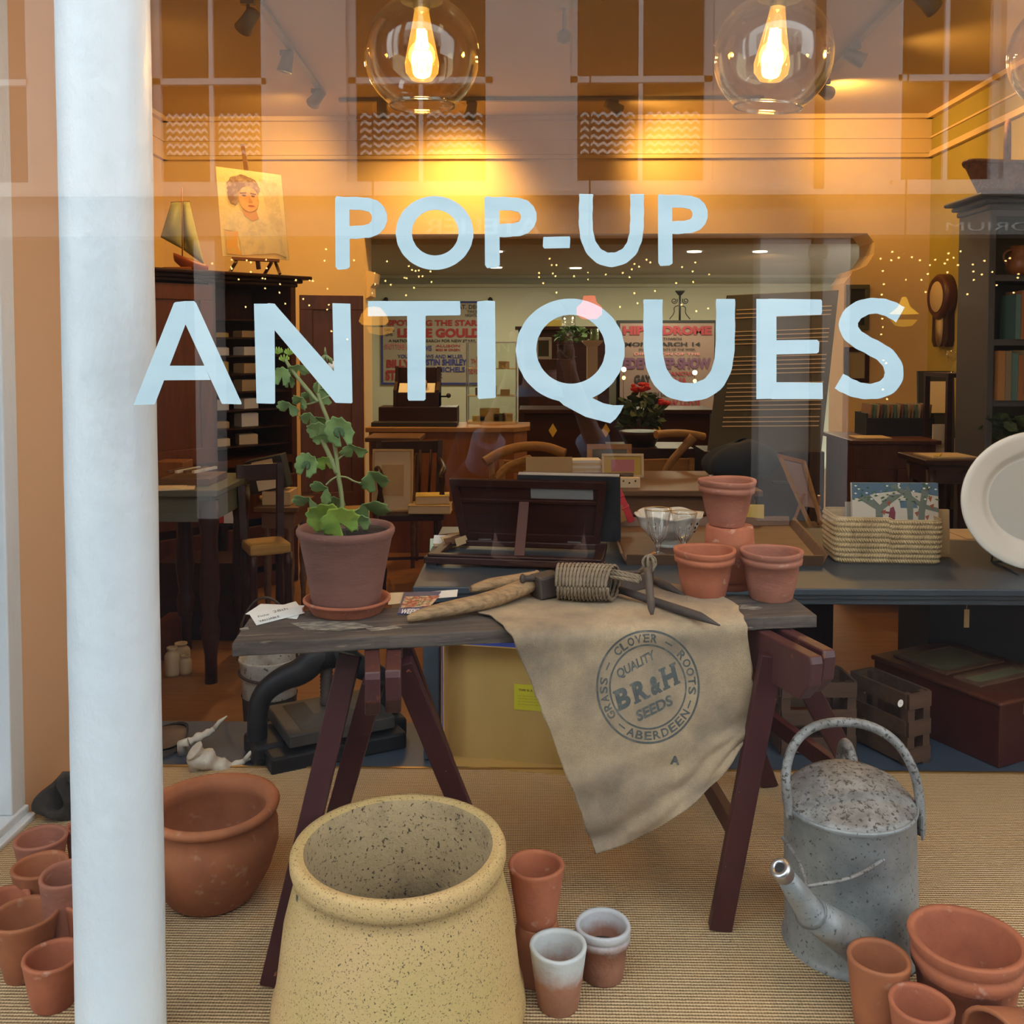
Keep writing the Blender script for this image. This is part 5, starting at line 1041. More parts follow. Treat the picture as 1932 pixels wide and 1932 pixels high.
# ------------------------------------------------------------------ under the desk: crates and the glazed chest
def crate(label, px0, px1, yb, h, dep, rz, slats=3):
    a, b = G(px0, yb, -.004), G(px1, yb, -.004); w = b.x - a.x; t = thing('wooden_crate', label, 'crate', ((a.x + b.x) / 2, a.y + dep / 2, -.004), rz, 'wooden crates under the desk')
    for (sx, sy) in ((-1, -1), (1, -1), (1, 1), (-1, 1)): MB().box(sx * (w / 2 - .012) - .012, sx * (w / 2 - .012) + .012, sy * (dep / 2 - .012) - .012, sy * (dep / 2 - .012) + .012, 0, h).build('corner_post', m_crate, t, local=True)
    for i in range(slats):
        z = .008 + i * (h - .045) / (slats - 1)
        for sy in (-1, 1): MB().box(-w / 2, w / 2, sy * dep / 2 - .004, sy * dep / 2 + .004, z, z + .04).build('slat', m_crate, t, local=True)
        for sx in (-1, 1): MB().box(sx * w / 2 - .004, sx * w / 2 + .004, -dep / 2 + .005, dep / 2 - .005, z, z + .04).build('slat', m_crate, t, local=True)
    MB().box(-w / 2 + .005, w / 2 - .005, -dep / 2 + .005, dep / 2 - .005, .003, .012).build('bottom_board', m_crate, t, local=True)
    return t
crate('slatted wooden crate under the desk behind the right trestle', 1470, 1612, 1424, .195, .13, .05)
t = crate('narrow slatted crate with round white stickers, between trestle and red chest', 1675, 1732, 1446, .19, .20, .45)
q = P(1699, 1327, 2.46); MB().lathe([(.001, 0), (.010, 0)], 16, Matrix.Translation(t.matrix_basis.inverted() @ Vector((q.x, q.y, q.z))) @ TR(rx=pi / 2)).build('sticker', m_paper, t, local=True)
A_ = G(1886, 1454, -.004); B_ = G(1640, 1345, -.004); u = (B_ - A_); u.z = 0; L_ = u.length; u.normalize(); v = Vector((u.y, -u.x, 0)); v = v if v.x > 0 else -v
rz = atan2(v.y, v.x); Wc = .34; Hc = .178; c = A_ + u * L_ / 2 + v * Wc / 2
t = thing('display_chest', 'low dark red wooden chest with glazed lid panels, under the desk', 'chest', (c.x, c.y, -.004), rz)
m_rch = mat('dark_red_wood', (.060, .011, .008), .35, c2=(.042, .008, .006), sc1=5); h1, h2 = Wc / 2, L_ / 2
MB().box(-h1 + .008, h1 - .008, -h2 + .008, h2 - .008, 0, Hc - .015).build('chest_body', m_rch, t, local=True, bevel=.003)
MB().box(-h1, h1, -h2, h2, Hc - .015, Hc).build('lid', m_mah, t, local=True, bevel=.006)
m_gl2 = mat('lid_glass', (.20, .17, .08), .05, spec=.8)
for y0, y1 in ((-h2 * .05, h2 * .80), (-h2 * .55, -h2 * .15)):
    lf = MB()
    for (a_, b_, c_, d_) in ((-h1 * .72, -h1 * .60, y0, y1), (h1 * .60, h1 * .72, y0, y1), (-h1 * .6, h1 * .6, y0, y0 + .02), (-h1 * .6, h1 * .6, y1 - .02, y1)): lf.box(a_, b_, c_, d_, Hc, Hc + .006)
    fo = lf.build('lid_frame', m_brown, t, local=True, bevel=.001); MB().box(-h1 * .6, h1 * .6, y0 + .02, y1 - .02, Hc + .0005, Hc + .003).build('lid_pane', m_gl2, fo, local=True)
MB().box(-h1 + .1, -h1 + .14, -h2 - .003, -h2 + .01, Hc - .05, Hc - .02).build('clasp', m_brass, t, local=True)
# stoneware jars on the floor at the left
for i, (x, yb, yt, w_, lb) in enumerate(((320, 1279, 1225, 28, 'tall narrow stone jar standing on the floor by the column'), (336, 1260, 1218, 34, 'wide stone jar behind the other two by the column'), (346, 1275, 1240, 24, 'short stone bottle, rightmost of the three jars by the column'))):
    g = G(x, yb, FZ); k = g.y / FPX; r = w_ / 2 * k; hh = P(x, yt, g.y).z - FZ
    t = thing('stone_jar', lb, 'jar', (g.x, g.y + r, FZ), group='cream stone jars on the floor')
    MB().lathe([(.001, 0), (r * .95, 0), (r, .01), (r, hh * .68), (r * .85, hh * .78), (r * .6, hh * .84), (r * .6, hh * .90), (r * .72, hh * .94), (r * .72, hh), (r * .5, hh), (r * .5, hh * .85), (.001, hh * .8)], 24).build('jar_body', m_stoneb, t, local=True)

# ------------------------------------------------------------------ the shop behind
def bxt(name, label, cat_, m, px0, px1, py, d, dep, z0, group=None, part='body', bevel=.003, **k):
    a, b = P(px0, py, d), P(px1, py, d); t = thing(name, label, cat_, ((a.x + b.x) / 2, d + dep / 2, z0), group=group)
    w = (b.x - a.x) / 2; MB().box(-w, w, -dep / 2, dep / 2, 0, a.z - z0).build(part, m, t, local=True, bevel=bevel); t['w'] = w; return t, w, a.z - z0, dep / 2
def legs4(t, w, dp, z0, z1, r, m, r2=None):
    for sx in (-1, 1):
        for sy in (-1, 1):
            h = z1 - z0; r2_ = r2 or r * .6
            MB().lathe([(.001, z0), (r2_, z0), (r2_, z0 + h * .15), (r, z0 + h * .3), (r * .7, z0 + h * .36), (r, z0 + h * .5), (r * .8, z0 + h * .8), (r, z0 + h * .88), (r, z1), (.001, z1)], 10, Matrix.Translation((sx * w, sy * dp, 0))).build('leg', m, t, local=True)
def table(name, label, m, px0, px1, py, d, dep, apron=.08, r=.025, z0=FZ, cat_='table', ml=None):
    a, b = P(px0, py, d), P(px1, py, d); H = a.z - z0; w = (b.x - a.x) / 2; t = thing(name, label, cat_, ((a.x + b.x) / 2, d + dep / 2, z0))
    MB().box(-w, w, -dep / 2, dep / 2, H - .025, H).build('table_top', m, t, local=True, bevel=.004)
    MB().box(-w + .03, w - .03, -dep / 2 + .03, dep / 2 - .03, H - .025 - apron, H - .025).build('apron', m, t, local=True)
    legs4(t, w - .05, dep / 2 - .05, 0, H - .025 - apron * .0 - .02, r, ml or m); return t, w, a.z
def framed(label, px0, px1, py0, py1, d, fm, pm, wall=False, fw=.02, lean_=0.0, z0=None, name='framed_picture', inner=None):
    a, b = P(px0, py0, d), P(px1, py1, d); zb_ = b.z if z0 is None else z0; t = thing(name, label, 'picture', ((a.x + b.x) / 2, d, zb_), 0, rx=lean_); w = (b.x - a.x) / 2; h = a.z - zb_
    MB().box(-w, w, 0, .02, 0, fw).box(-w, w, 0, .02, h - fw, h).box(-w, -w + fw, 0, .02, fw, h - fw).box(w - fw, w, 0, .02, fw, h - fw).build('frame', fm, t, local=True, bevel=.002)
    MB().box(-w + fw, w - fw, .008, .016, fw, h - fw).build('picture_sheet', pm, t, local=True)
    if inner: MB().box(-w * .55, w * .55, .006, .009, h * .25, h * .75).build('print', inner, t, local=True)
    return t
# tall cupboard with open doors
F0, F1 = P(292, 800, 4.6), P(560, 800, 5.2); F0 = Vector((F0.x - .12, F0.y - .12, 0)); u = Vector((F1.x - F0.x, F1.y - F0.y, 0)); Wd = u.length; u.normalize(); rz = atan2(u.y, u.x); nb = Vector((-u.y, u.x, 0)); Dd = .42
c = F0 + u * Wd / 2 + nb * Dd / 2; Hw = P(285, 505, 4.6).z - FZ
t = thing('tall_cupboard', 'tall dark mahogany cupboard with moulded cornice and an open door, behind the big letter A', 'cupboard', (c.x, c.y, FZ), rz); w = Wd / 2; dd = Dd / 2
MB().box(-w, -w + .03, -dd, dd, 0, Hw - .06).box(w - .03, w, -dd, dd, 0, Hw - .06).box(-w, w, dd - .02, dd, 0, Hw - .06).box(-.02, .02, -dd + .01, dd, .5, Hw - .06).box(-w, w, -dd, dd, 0, .08).box(-w, w, -dd, dd, .66, .70).build('carcass', m_mah, t, local=True)
MB().box(-w - .01, w + .01, -dd - .01, dd, Hw - .06, Hw - .04).box(-w - .03, w + .03, -dd - .03, dd, Hw - .04, Hw - .02).box(-w - .06, w + .07, -dd - .06, dd, Hw - .02, Hw).build('cornice', m_mahd, t, local=True, bevel=.006)
def door(M_, wd, z0, z1, sgn_=1):
    MB().box(0, wd, -.012, .012, z0, z0 + .08, M_).box(0, wd, -.012, .012, z1 - .08, z1, M_).box(0, .07, -.012, .012, z0 + .08, z1 - .08, M_).box(wd - .07, wd, -.012, .012, z0 + .08, z1 - .08, M_).box(.07, wd - .07, -.004, .004, z0 + .08, z1 - .08, M_).build('door', m_door, t, local=True, bevel=.003)
m_door = wood('red_mahogany_door', (.17, .05, .018), (.11, .03, .011), .4, axis=2)
door(TR(-w + .005, -dd - .014), w - .02, .70, Hw - .07)
inv = t.matrix_basis.inverted(); h0 = inv @ P(566, 700, 5.22); h1 = inv @ P(686, 700, 5.32); ang = atan2(h1.y - h0.y, h1.x - h0.x); wd_ = (h1 - h0).length
door(TR(h0.x, h0.y, 0, ang), wd_, .40, Hw - .10)
for i in range(8):
    z = .76 + i * .095
    if z < Hw - .12: MB().box(.02, w - .03, -dd + .02, dd - .02, z, z + .008).build('shelf', m_mahd, t, local=True)
for i in range(2):
    for s_ in (-1, 1): dr_ = MB().box(-w / 2 - w * .45, -w / 2 + w * .45, -dd - .02, -dd, .12 + i * .26, .34 + i * .26, TR(x=(w if s_ > 0 else 0))).build('drawer', m_mah, t, local=True, bevel=.004); MB().ell((-w / 2 + (w if s_ > 0 else 0), -dd - .028, .23 + i * .26), (.014, .012, .014), 6).build('knob', m_brass, dr_, local=True)
kinds = [('small_box', 'box', m_card), ('note_book', 'book', m_cream), ('tin', 'tin', m_yel), ('paper_stack', 'papers', m_paper)]
R2 = random.Random(3); cols = ['top', 'second', 'third', 'fourth', 'fifth', 'sixth', 'lowest']
for i in range(7):
    z = .769 + i * .095; nm, ct, mm = kinds[R2.randrange(4)]; nm2, ct2, mm2 = kinds[R2.randrange(4)]
    for j, (n_, c_, m_, xa) in enumerate(((nm, ct, mm, .07), (nm2, ct2, mm2, .24))):
        if z > Hw - .13: continue
        q = t.matrix_basis @ Vector((xa, -dd + .10, z)); hh = .02 + .05 * R2.random(); o = MB().box(-.05, .05, -.04, .04, 0, hh).box(-.045, .045, -.035, .035, hh, hh + .003).build(n_, m_, None, bevel=.002)
        o.matrix_basis = TR(q.x, q.y, q.z, rz + R2.uniform(-.3, .3)); tag(o, '%s on the %s shelf of the tall cupboard, %s' % (n_.replace('_', ' '), cols[6 - i], 'left side' if j == 0 else 'right side'), c_)
TOPW = FZ + Hw
# model yacht
d = 4.86; c = P(345, 500, d)
t = thing('model_yacht', 'model sailing yacht with green sails and red hull on top of the tall cupboard', 'model boat', (c.x, d, TOPW)); Wp = lambda px, py, o=0: P(px, py, d + o)
zo = TOPW - P(345, 503, d).z; sh = Vector((0, 0, zo))
MB().hexa([Wp(306, 503) + sh, Wp(360, 503) + sh, Wp(368, 503, .10) + sh, Wp(314, 503, .10) + sh], [Wp(306, 494) + sh, Wp(360, 494) + sh, Wp(368, 494, .10) + sh, Wp(314, 494, .10) + sh]).build('stand', m_orng, t, bevel=.003)
def hull(u, v):
    a = Wp(323, 466) + sh; b = Wp(386, 490) + sh; p = a.lerp(b, u); wd_ = .035 * sin(pi * min(1, u * .85 + .15)) ** .7; th = pi * v
    return p + Vector((0, .05 + wd_ * cos(th), -.068 * sin(th) * (sin(pi * (u * .7 + .15)) ** .6)))
MB().grid(hull, 18, 10).build('hull', mat('red_hull', (.25, .06, .02), .4), t, thick=.004)
mb = MB(); mb.grid(lambda u, v: (lambda a, b: a + (b - a) * v)(hull(u, 0), hull(u, 1)), 18, 2); mb.build('deck', m_brown, t)
MB().tube([Wp(344, 474, .05) + sh, Wp(343, 344, .05) + sh], .003, 6).tube([Wp(322, 372, .05) + sh, Wp(358, 370, .05) + sh], .0022, 6).build('mast', m_orng, t)
m_sail = mat('green_sail', (.30, .32, .15), .8, c2=(.36, .38, .18), sc1=9)
def sail(pts, bulge, nm):
    A_, B_, C_, D_ = [Wp(x, y, .05) + sh for x, y in pts]
    MB().grid(lambda u, v: (A_.lerp(B_, u)).lerp(D_.lerp(C_, u), v) + Vector((0, -bulge * sin(pi * u) * sin(pi * v), 0)), 12, 12).build('sail', m_sail, t, thick=.0015)
sail([(323, 372), (344, 370), (343, 460), (303, 438)], .03, 'a'); sail([(345, 370), (357, 371), (385, 490), (346, 462)], .035, 'b')
# portrait on a small easel
d = 5.0
t = thing('portrait_painting', 'unframed portrait painting of a curly haired woman in a white blouse, on the easel', 'painting', P(478, 486, d))
T4 = [P(407, 314, d + .05), P(530, 330, d + .12), P(545, 491, d + .07), P(420, 483, d)]
def cv(x, y, o=0.0): p = T4[0].lerp(T4[1], x).lerp(T4[3].lerp(T4[2], x), y); return p + Vector((.0, -o, 0))
bk = [cv(0, 0), cv(1, 0), cv(1, 1), cv(0, 1)]; MB().hexa([p + Vector((0, .012, 0)) for p in bk], bk).build('canvas', mat('cream_paint', (.66, .56, .36), .7, c2=(.55, .48, .32), sc1=9, bump=.4), t)
def patch(nm, pts, col, o, c2=None):
    vs = [cv(x, y, o) for x, y in pts]; n = len(vs); c_ = sum(vs, Vector()) / n
    mb = MB().add(vs + [p + Vector((0, .0008, 0)) for p in vs] + [c_], [(i, (i + 1) % n, 2 * n) for i in range(n)] + [(i, n + i, n + (i + 1) % n, (i + 1) % n) for i in range(n)])
    mb.build(nm, mat('paint_' + nm, col, .7, c2=c2, sc1=26, mix=(.45, .6)), t)
def blob(cx, cy, rx, ry, n=26, w_=.06, s=0): return [(cx + rx * cos(2 * pi * i / n) * (1 + w_ * sin(i * 2.7 + s)), cy + ry * sin(2 * pi * i / n) * (1 + w_ * cos(i * 1.9 + s))) for i in range(n)]
patch('background', [(.65, .08), (.92, .1), (.96, .6), (.9, .95), (.8, .8), (.75, .5)], (.50, .43, .30), .001, (.62, .52, .34))
patch('blouse', [(.12, .56), (.22, .48), (.38, .50), (.50, .56), (.62, .50), (.80, .60), (.92, .76), (.97, .97), (.82, .93), (.3, .98), (.26, .72), (.06, .70)], (.62, .55, .40), .002, (.50, .46, .38))
patch('arm', [(.06, .72), (.26, .71), (.24, .88), (.30, .98), (.08, .97)], (.62, .36, .12), .0025, (.55, .40, .18)); patch('neck', [(.36, .42), (.56, .42), (.60, .54), (.50, .58), (.38, .52)], (.50, .27, .13), .003)
patch('hair', blob(.40, .20, .25, .14, s=1), (.20, .12, .10), .0035, (.34, .26, .22)); patch('hair_side', blob(.24, .30, .09, .11, s=2), (.20, .12, .10), .0036, (.32, .25, .2)); patch('face', blob(.47, .33, .155, .145, w_=.02), (.58, .35, .18), .0045, (.50, .27, .14))
patch('brow', [(.34, .265), (.44, .255), (.44, .268), (.34, .28)], (.16, .09, .08), .0052); patch('brow', [(.50, .255), (.59, .26), (.59, .273), (.50, .268)], (.16, .09, .08), .0052)
patch('eye', blob(.40, .293, .035, .010, 10, 0), (.10, .07, .07), .0053); patch('eye', blob(.54, .29, .03, .010, 10, 0), (.10, .07, .07), .0053)
patch('nose', [(.48, .29), (.53, .36), (.49, .372), (.46, .365)], (.44, .22, .11), .0053); patch('mouth', blob(.50, .405, .05, .010, 12, 0), (.36, .10, .07), .0053)
t = thing('table_easel', 'small wooden table easel on top of the tall cupboard holding the portrait', 'easel', (P(478, 510, d).x, d + .1, TOPW))
z0 = TOPW
MB().beam(P(458, 272, d + .16), P(466, 330, d + .13), .022, .012, up=(0, 1, 0)).beam(P(466, 330, d + .13), (P(480, 500, d).x, d + .08, z0 + .03), .022, .012, up=(0, 1, 0)).build('post', m_brown, t)
lg = P(437, 488, d - .02); rg = P(527, 492, d + .05); MB().beam(lg, rg, .05, .014).build('ledge', m_orng, t)
for a_, b_ in ((P(446, 490, d + .04), P(432, 510, d)), (P(520, 493, d + .06), P(528, 515, d + .02)), (P(512, 493, d + .08), P(497, 515, d + .18))): MB().beam(a_ - Vector((0, 0, .007)), (b_.x, b_.y, z0), .014, .014, up=(0, 1, 0)).build('leg', m_brown, t)
# left corner: grey green table and its load
t, w, ztab = table('writing_table', 'grey green painted table with turned legs at the left behind the column', m_green, 240, 410, 925, 3.55, .5, apron=.10, r=.04, ml=m_mahd)
bxt('cutlery_tray', 'brown wooden cutlery tray with bone handled knives on the grey green table', 'tray', m_brown, 300, 395, 903, 3.66, .22, ztab)
for i in range(4): p = P(320 + 16 * i, 901, 3.70); one(MB().beam((p.x, 3.68, ztab + .052), (p.x + .05, 3.80, ztab + .055), .014, .010), 'table_knife', m_bone if i % 2 else m_brown, 'knife handle lying in the brown tray', 'knife', 'knives in the cutlery tray')
p = P(318, 940, 3.6); one(MB().box(-.10, .10, -.05, .05, 0, .003, TR(p.x, 3.59, ztab, .3)).box(-.08, .06, -.05, .04, .003, .006, TR(p.x, 3.6, ztab, .1)), 'letter_sheets', m_cream, 'cream paper sheets on the grey green table edge', 'papers')
bxt('slatted_box', 'small orange wooden box standing at the back of the grey green table', 'box', m_orng, 290, 345, 872, 3.86, .12, ztab)
t, w, zt2 = table('occasional_table', 'small brown table carrying the card files beside the geranium pot', m_brown, 478, 562, 957, 4.4, .35, r=.02)
bxt('cardboard_carton', 'buff cardboard carton under the black card file', 'carton', m_card, 494, 547, 928, 4.45, .16, zt2)
q = P(512, 926, 4.5); t = thing('card_file', 'black card file box with two tan cards, tilted on the carton', 'card file', (q.x, 4.52, P(494, 928, 4.45).z), 0, ry=radians(-12))
MB().box(-.09, .09, -.05, .05, 0, .16).build('file_box', m_black, t, local=True, bevel=.004)
MB().box(-.055, .045, -.055, -.051, .085, .15).build('card_sheet', m_card, t, local=True); MB().box(-.05, .055, -.056, -.052, .01, .078).build('card_sheet', m_cream, t, local=True)
t = thing('card_rack', 'rack of cream and red greeting cards left of the dark chair', 'card rack', (P(424, 990, 4.55).x, 4.55, FZ))
zz = P(424, 990, 4.55).z - FZ; MB().box(-.06, .06, -.05, .05, 0, .02).box(-.012, .012, -.012, .012, .02, zz).box(-.06, .06, -.03, .03, zz, zz + .015).build('stand', m_mahd, t, local=True)
for i, (mm, x, h) in enumerate(((m_cream, -.03, .11), (m_card, .03, .12), (m_red, .0, .08), (m_paper, .04, .06))): MB().box(x - .03, x + .03, -.03 + i * -.004, -.027 + i * -.004, zz + .015, zz + .015 + h).build('card', mm, t, local=True)
def chair(name, label, px, pys, d, wpx, backtop, m, ms, rz_=0, arms=False, spindles=0):
    c = P(px, pys, d); k = wpx / 2 * d / FPX; t = thing(name, label, 'chair', (c.x, d, FZ), rz_); zs = c.z - FZ; zb_ = P(px, backtop, d).z - FZ
    MB().box(-k, k, -k, k, zs - .045, zs).build('seat', ms, t, local=True, bevel=.012)
    legs4(t, k * .85, k * .85, 0, zs - .04, .018, m)
    MB().beam((-k * .85, -k * .85, zs * .35), (-k * .85, k * .85, zs * .35), .014, .014).beam((k * .85, -k * .85, zs * .35), (k * .85, k * .85, zs * .35), .014, .014).beam((-k * .85, 0, zs * .35), (k * .85, 0, zs * .35), .014, .014).build('stretcher', m, t, local=True)
    for sx in (-1, 1): MB().beam((sx * k * .9, k * .9, zs), (sx * k * 1.0, k * 1.15, zb_), .028, .025, up=(0, 1, 0)).build('back_post', m, t, local=True)
    MB().box(-k, k, k * 1.08, k * 1.16, zb_ - .07, zb_).build('top_rail', m, t, local=True, bevel=.006)
    for i in range(spindles): x = -k * .7 + 1.4 * k * i / max(spindles - 1, 1); MB().tube([(x * .85, k * .92, zs), (x, k * 1.1, zb_ - .05)], .008, 6).build('spindle', m, t, local=True)
    if arms:
        za = zs + .22
        for sx in (-1, 1):
            MB().tube(smooth([(sx * k * .95, k * .95, za + .02), (sx * k * 1.05, 0, za), (sx * k * 1.0, -k * .8, za + .005), (sx * k * .9, -k * .95, za - .03)]), .016, 8).build('arm', m, t, local=True)
            MB().lathe([(.001, zs), (.012, zs), (.020, zs + .06), (.011, zs + .11), (.018, zs + .16), (.012, za)], 10, Matrix.Translation((sx * k * .95, -k * .72, 0))).build('arm_post', m, t, local=True)
    return t, zs + FZ, k
chair('dining_chair', 'dark dining chair with a mustard upholstered seat, left of the geranium pot', 502, 1020, 3.85, 78, 880, m_mahd, m_seat, .5)
bxt('low_bench', 'low dark bench standing on the floor behind the column', 'bench', m_mahd, 296, 455, 1062, 4.12, .25, FZ, part='bench_body')
bxt('brick_red_box', 'reddish wooden box on the floor left of the stone jars', 'box', m_mah, 285, 322, 1180, 3.85, .2, FZ)
# windsor armchair with certificate and books
t, zs_, k = chair('windsor_armchair', 'dark windsor armchair carrying a framed certificate, right of the geranium', 775, 958, 5.1, 120, 838, m_mahd, m_mahd, .15, arms=True, spindles=5)
framed('framed certificate with an ornate border leaning in the dark armchair', 700, 778, 848, 940, 4.98, m_card, m_cream, fw=.012, lean_=radians(-8), z0=zs_, inner=m_card)
for i, (x0_, x1_, y_, dd_, z_, mm, lb) in enumerate(((770, 850, 938, 4.92, 0, m_card, 'tan book lying lowest on the armchair seat'), (782, 846, 922, 4.95, .045, m_yel, 'yellow book on top of the tan one on the armchair'))):
    a_, b_ = P(x0_, y_, dd_), P(x1_, y_, dd_); t = thing('book', lb, 'book', ((a_.x + b_.x) / 2, dd_ + .06, zs_ + z_), .1 * i, 'books on the armchair'); w = (b_.x - a_.x) / 2
    MB().box(-w, w, -.07, .07, 0, .004).box(-w, w, -.07, .07, .039, .043).box(-w, -w + .004, -.07, .07, .004, .039).build('cover', mm, t, local=True); MB().box(-w + .004, w - .003, -.066, .066, .004, .039).build('page_block', m_cream, t, local=True)
table('side_table', 'small brown side table behind the dark armchair', m_brown, 688, 792, 826, 5.45, .30, r=.02)
# counter with its load
a, b = P(690, 806, 5.9), P(1000, 806, 5.9); zc = a.z
t = thing('shop_counter', 'orange oak shop counter with a lighter top, behind the armchairs', 'counter', ((a.x + b.x) / 2, 6.1, FZ)); w = (b.x - a.x) / 2
MB().box(-w + .02, w - .10, -.2, .2, 0, zc - FZ - .03).hexa([(w - .10, -.2, 0), (w - .02, -.08, 0), (w - .02, .2, 0), (w - .10, .2, 0)], [(w - .10, -.2, zc - FZ - .03), (w - .02, -.08, zc - FZ - .03), (w - .02, .2, zc - FZ - .03), (w - .10, .2, zc - FZ - .03)]).build('counter_body', m_orng, t, local=True)
MB().prism([(-w, -.22), (w - .10, -.22), (w, -.09), (w, .22), (-w, .22)], .03, TR(z=zc - FZ - .03)).build('counter_top', m_oak, t, local=True, bevel=.004)
bxt('document_folder', 'flat black document folders lying on the counter', 'folders', m_black, 700, 862, 797, 5.93, .12, zc)
bxt('cash_box', 'long dark wooden box under the cash register', 'box', m_mahd, 714, 862, 768, 6.08, .20, zc)
zr_ = P(714, 768, 6.08).z
a, b = P(742, 700, 6.1), P(828, 700, 6.1); w = (b.x - a.x) / 2; t = thing('cash_register', 'antique dark wooden cash register with a side crank, on the long box', 'cash register', ((a.x + b.x) / 2, 6.18, zr_)); hh = P(742, 692, 6.1).z - zr_
Mr = Matrix(((0, 0, 1, -w), (1, 0, 0, -.09), (0, 1, 0, 0), (0, 0, 0, 1)))
MB().prism([(0, 0), (.17, 0), (.17, hh), (.10, hh), (.085, hh * .62), (0, hh * .42)], .02, Mr).prism([(0, 0), (.17, 0), (.17, hh), (.10, hh), (.085, hh * .62), (0, hh * .42)], .02, Mr @ Matrix.Translation((0, 0, 2 * w - .02))).box(-w, w, -.085, .08, 0, hh * .35).box(-w, w, .04, .08, hh * .3, hh * .97).build('case', m_mahd, t, local=True)
MB().hexa([(-w + .03, -.07, hh * .36), (w - .03, -.07, hh * .36), (w - .03, .0, hh * .36), (-w + .03, .0, hh * .36)], [(-w + .03, -.05, hh * .42), (w - .03, -.05, hh * .42), (w - .03, .0, hh * .58), (-w + .03, .0, hh * .58)]).build('till_front', m_paper, t, local=True)
MB().tube([(w, -.02, hh * .25), (w + .05, -.02, hh * .25), (w + .055, -.05, hh * .28)], .006, 6).ell((w + .06, -.06, hh * .28), .016, 6).build('crank', m_black, t, local=True)
MB().ell((w * .4, -.05, hh * .55), (.012, .012, .03), 6).build('bell', m_brass, t, local=True)
# glass display case
a, b = P(880, 645, 6.15), P(974, 645, 6.15); w = (b.x - a.x) / 2; hh = a.z - zc; cc = ((a.x + b.x) / 2, 6.26, zc)
t = thing('display_case', 'glass countertop display case with three glass shelves of tins', 'display case', cc)
MB().box(-w, w, -.10, .10, 0, .012).build('case_base', m_cream, t, local=True)
mb = MB()
for sx in (-1, 1):
    for sy in (-1, 1): mb.box(sx * w - .004, sx * w + .004, sy * .098 - .004, sy * .098 + .004, .012, hh)
mb.box(-w, w, -.10, -.094, hh - .008, hh).box(-w, w, .094, .10, hh - .008, hh).build('case_frame', m_steel, t, local=True)
for i in (1, 2): MB().box(-w + .005, w - .005, -.09, .09, hh * i / 3, hh * i / 3 + .005).build('shelf', m_cream, t, local=True)
m_cg = pane('case_glass', .05, (.93, .96, .93)); MB().box(-w, w, -.102, -.1, .012, hh - .008).build('case_pane', m_cg, t, local=True); MB().box(-w, w, -.1, .1, hh, hh + .003).build('case_pane', m_cg, t, local=True)
tins = [(-.6, 0, .04, .035, m_yel), (-.1, 0, .065, .085, m_yel), (.35, 0, .04, .05, m_dleaf), (.7, 0, .035, .05, m_card), (-.5, 1, .035, .05, m_mah), (.0, 1, .03, .06, m_yel), (.6, 1, .03, .04, m_brass), (-.5, 2, .03, .08, m_yel), (-.15, 2, .02, .1, m_brown), (.55, 2, .035, .045, m_card)]
for i, (x, lv_, wd_, h_, mm) in enumerate(tins):
    z = zc + (.013 if lv_ == 0 else hh * lv_ / 3 + .006); q = MB().box(-wd_, wd_, -.03, .03, 0, h_).box(-wd_ - .002, wd_ + .002, -.032, .032, h_ * .75, h_ * .8).build('tin', mm, None, bevel=.003); q.location = (cc[0] + x * w * .9, cc[1] - .02, z)
    tag(q, 'small %s tin in the display case, %s shelf, place %s from left' % (('yellow' if mm is m_yel else 'dull'), ('bottom', 'middle', 'top')[lv_], ('one', 'two', 'three', 'four')[sorted([a_[0] for a_ in tins if a_[1] == lv_]).index(x)]), 'tin', 'tins in the display case')
# dark dresser behind, its pieces
d = 8.9; zfl = FZ
t, w, hh, _ = bxt('dresser', 'tall dark dresser in the rear room seen through the letter Q', 'dresser', m_mahd, 978, 1150, 622, 8.9, .35, FZ, part='carcass')
MB().box(-w - .03, w + .03, -.2, .18, hh, hh + .03).build('cornice', m_mahd, t, local=True); ztd = FZ + hh + .03
t, w, hh, _ = bxt('low_cabinet', 'low reddish cabinet before the dresser, under the potted fern', 'cabinet', m_mah, 1000, 1078, 678, 8.35, .3, FZ, part='carcass'); zlc = FZ + hh
MB().box(-w * .8, w * .8, -.16, -.15, hh * .3, hh * .9).build('door', m_mah, t, local=True)
framed('small white framed picture with green print on the low cabinet', 1010, 1041, 636, 677, 8.4, m_paper, m_green, fw=.025, lean_=radians(-10), z0=zlc)
bxt('storage_tin', 'square yellow tin on top of the dark dresser', 'tin', m_yel, 1030, 1059, 603, 8.92, .15, ztd)
c = P(1073, 620, 8.95); t = thing('glass_jar', 'round clear glass jar beside the yellow tin on the dresser', 'jar', (c.x, 8.98, ztd)); MB().lathe([(.001, 0), (.06, 0), (.068, .02), (.068, .09), (.05, .105), (.05, .12), (.046, .12), (.046, .1), (.06, .088), (.06, .01), (.001, .01)], 20).build('jar_body', m_clear, t, local=True)
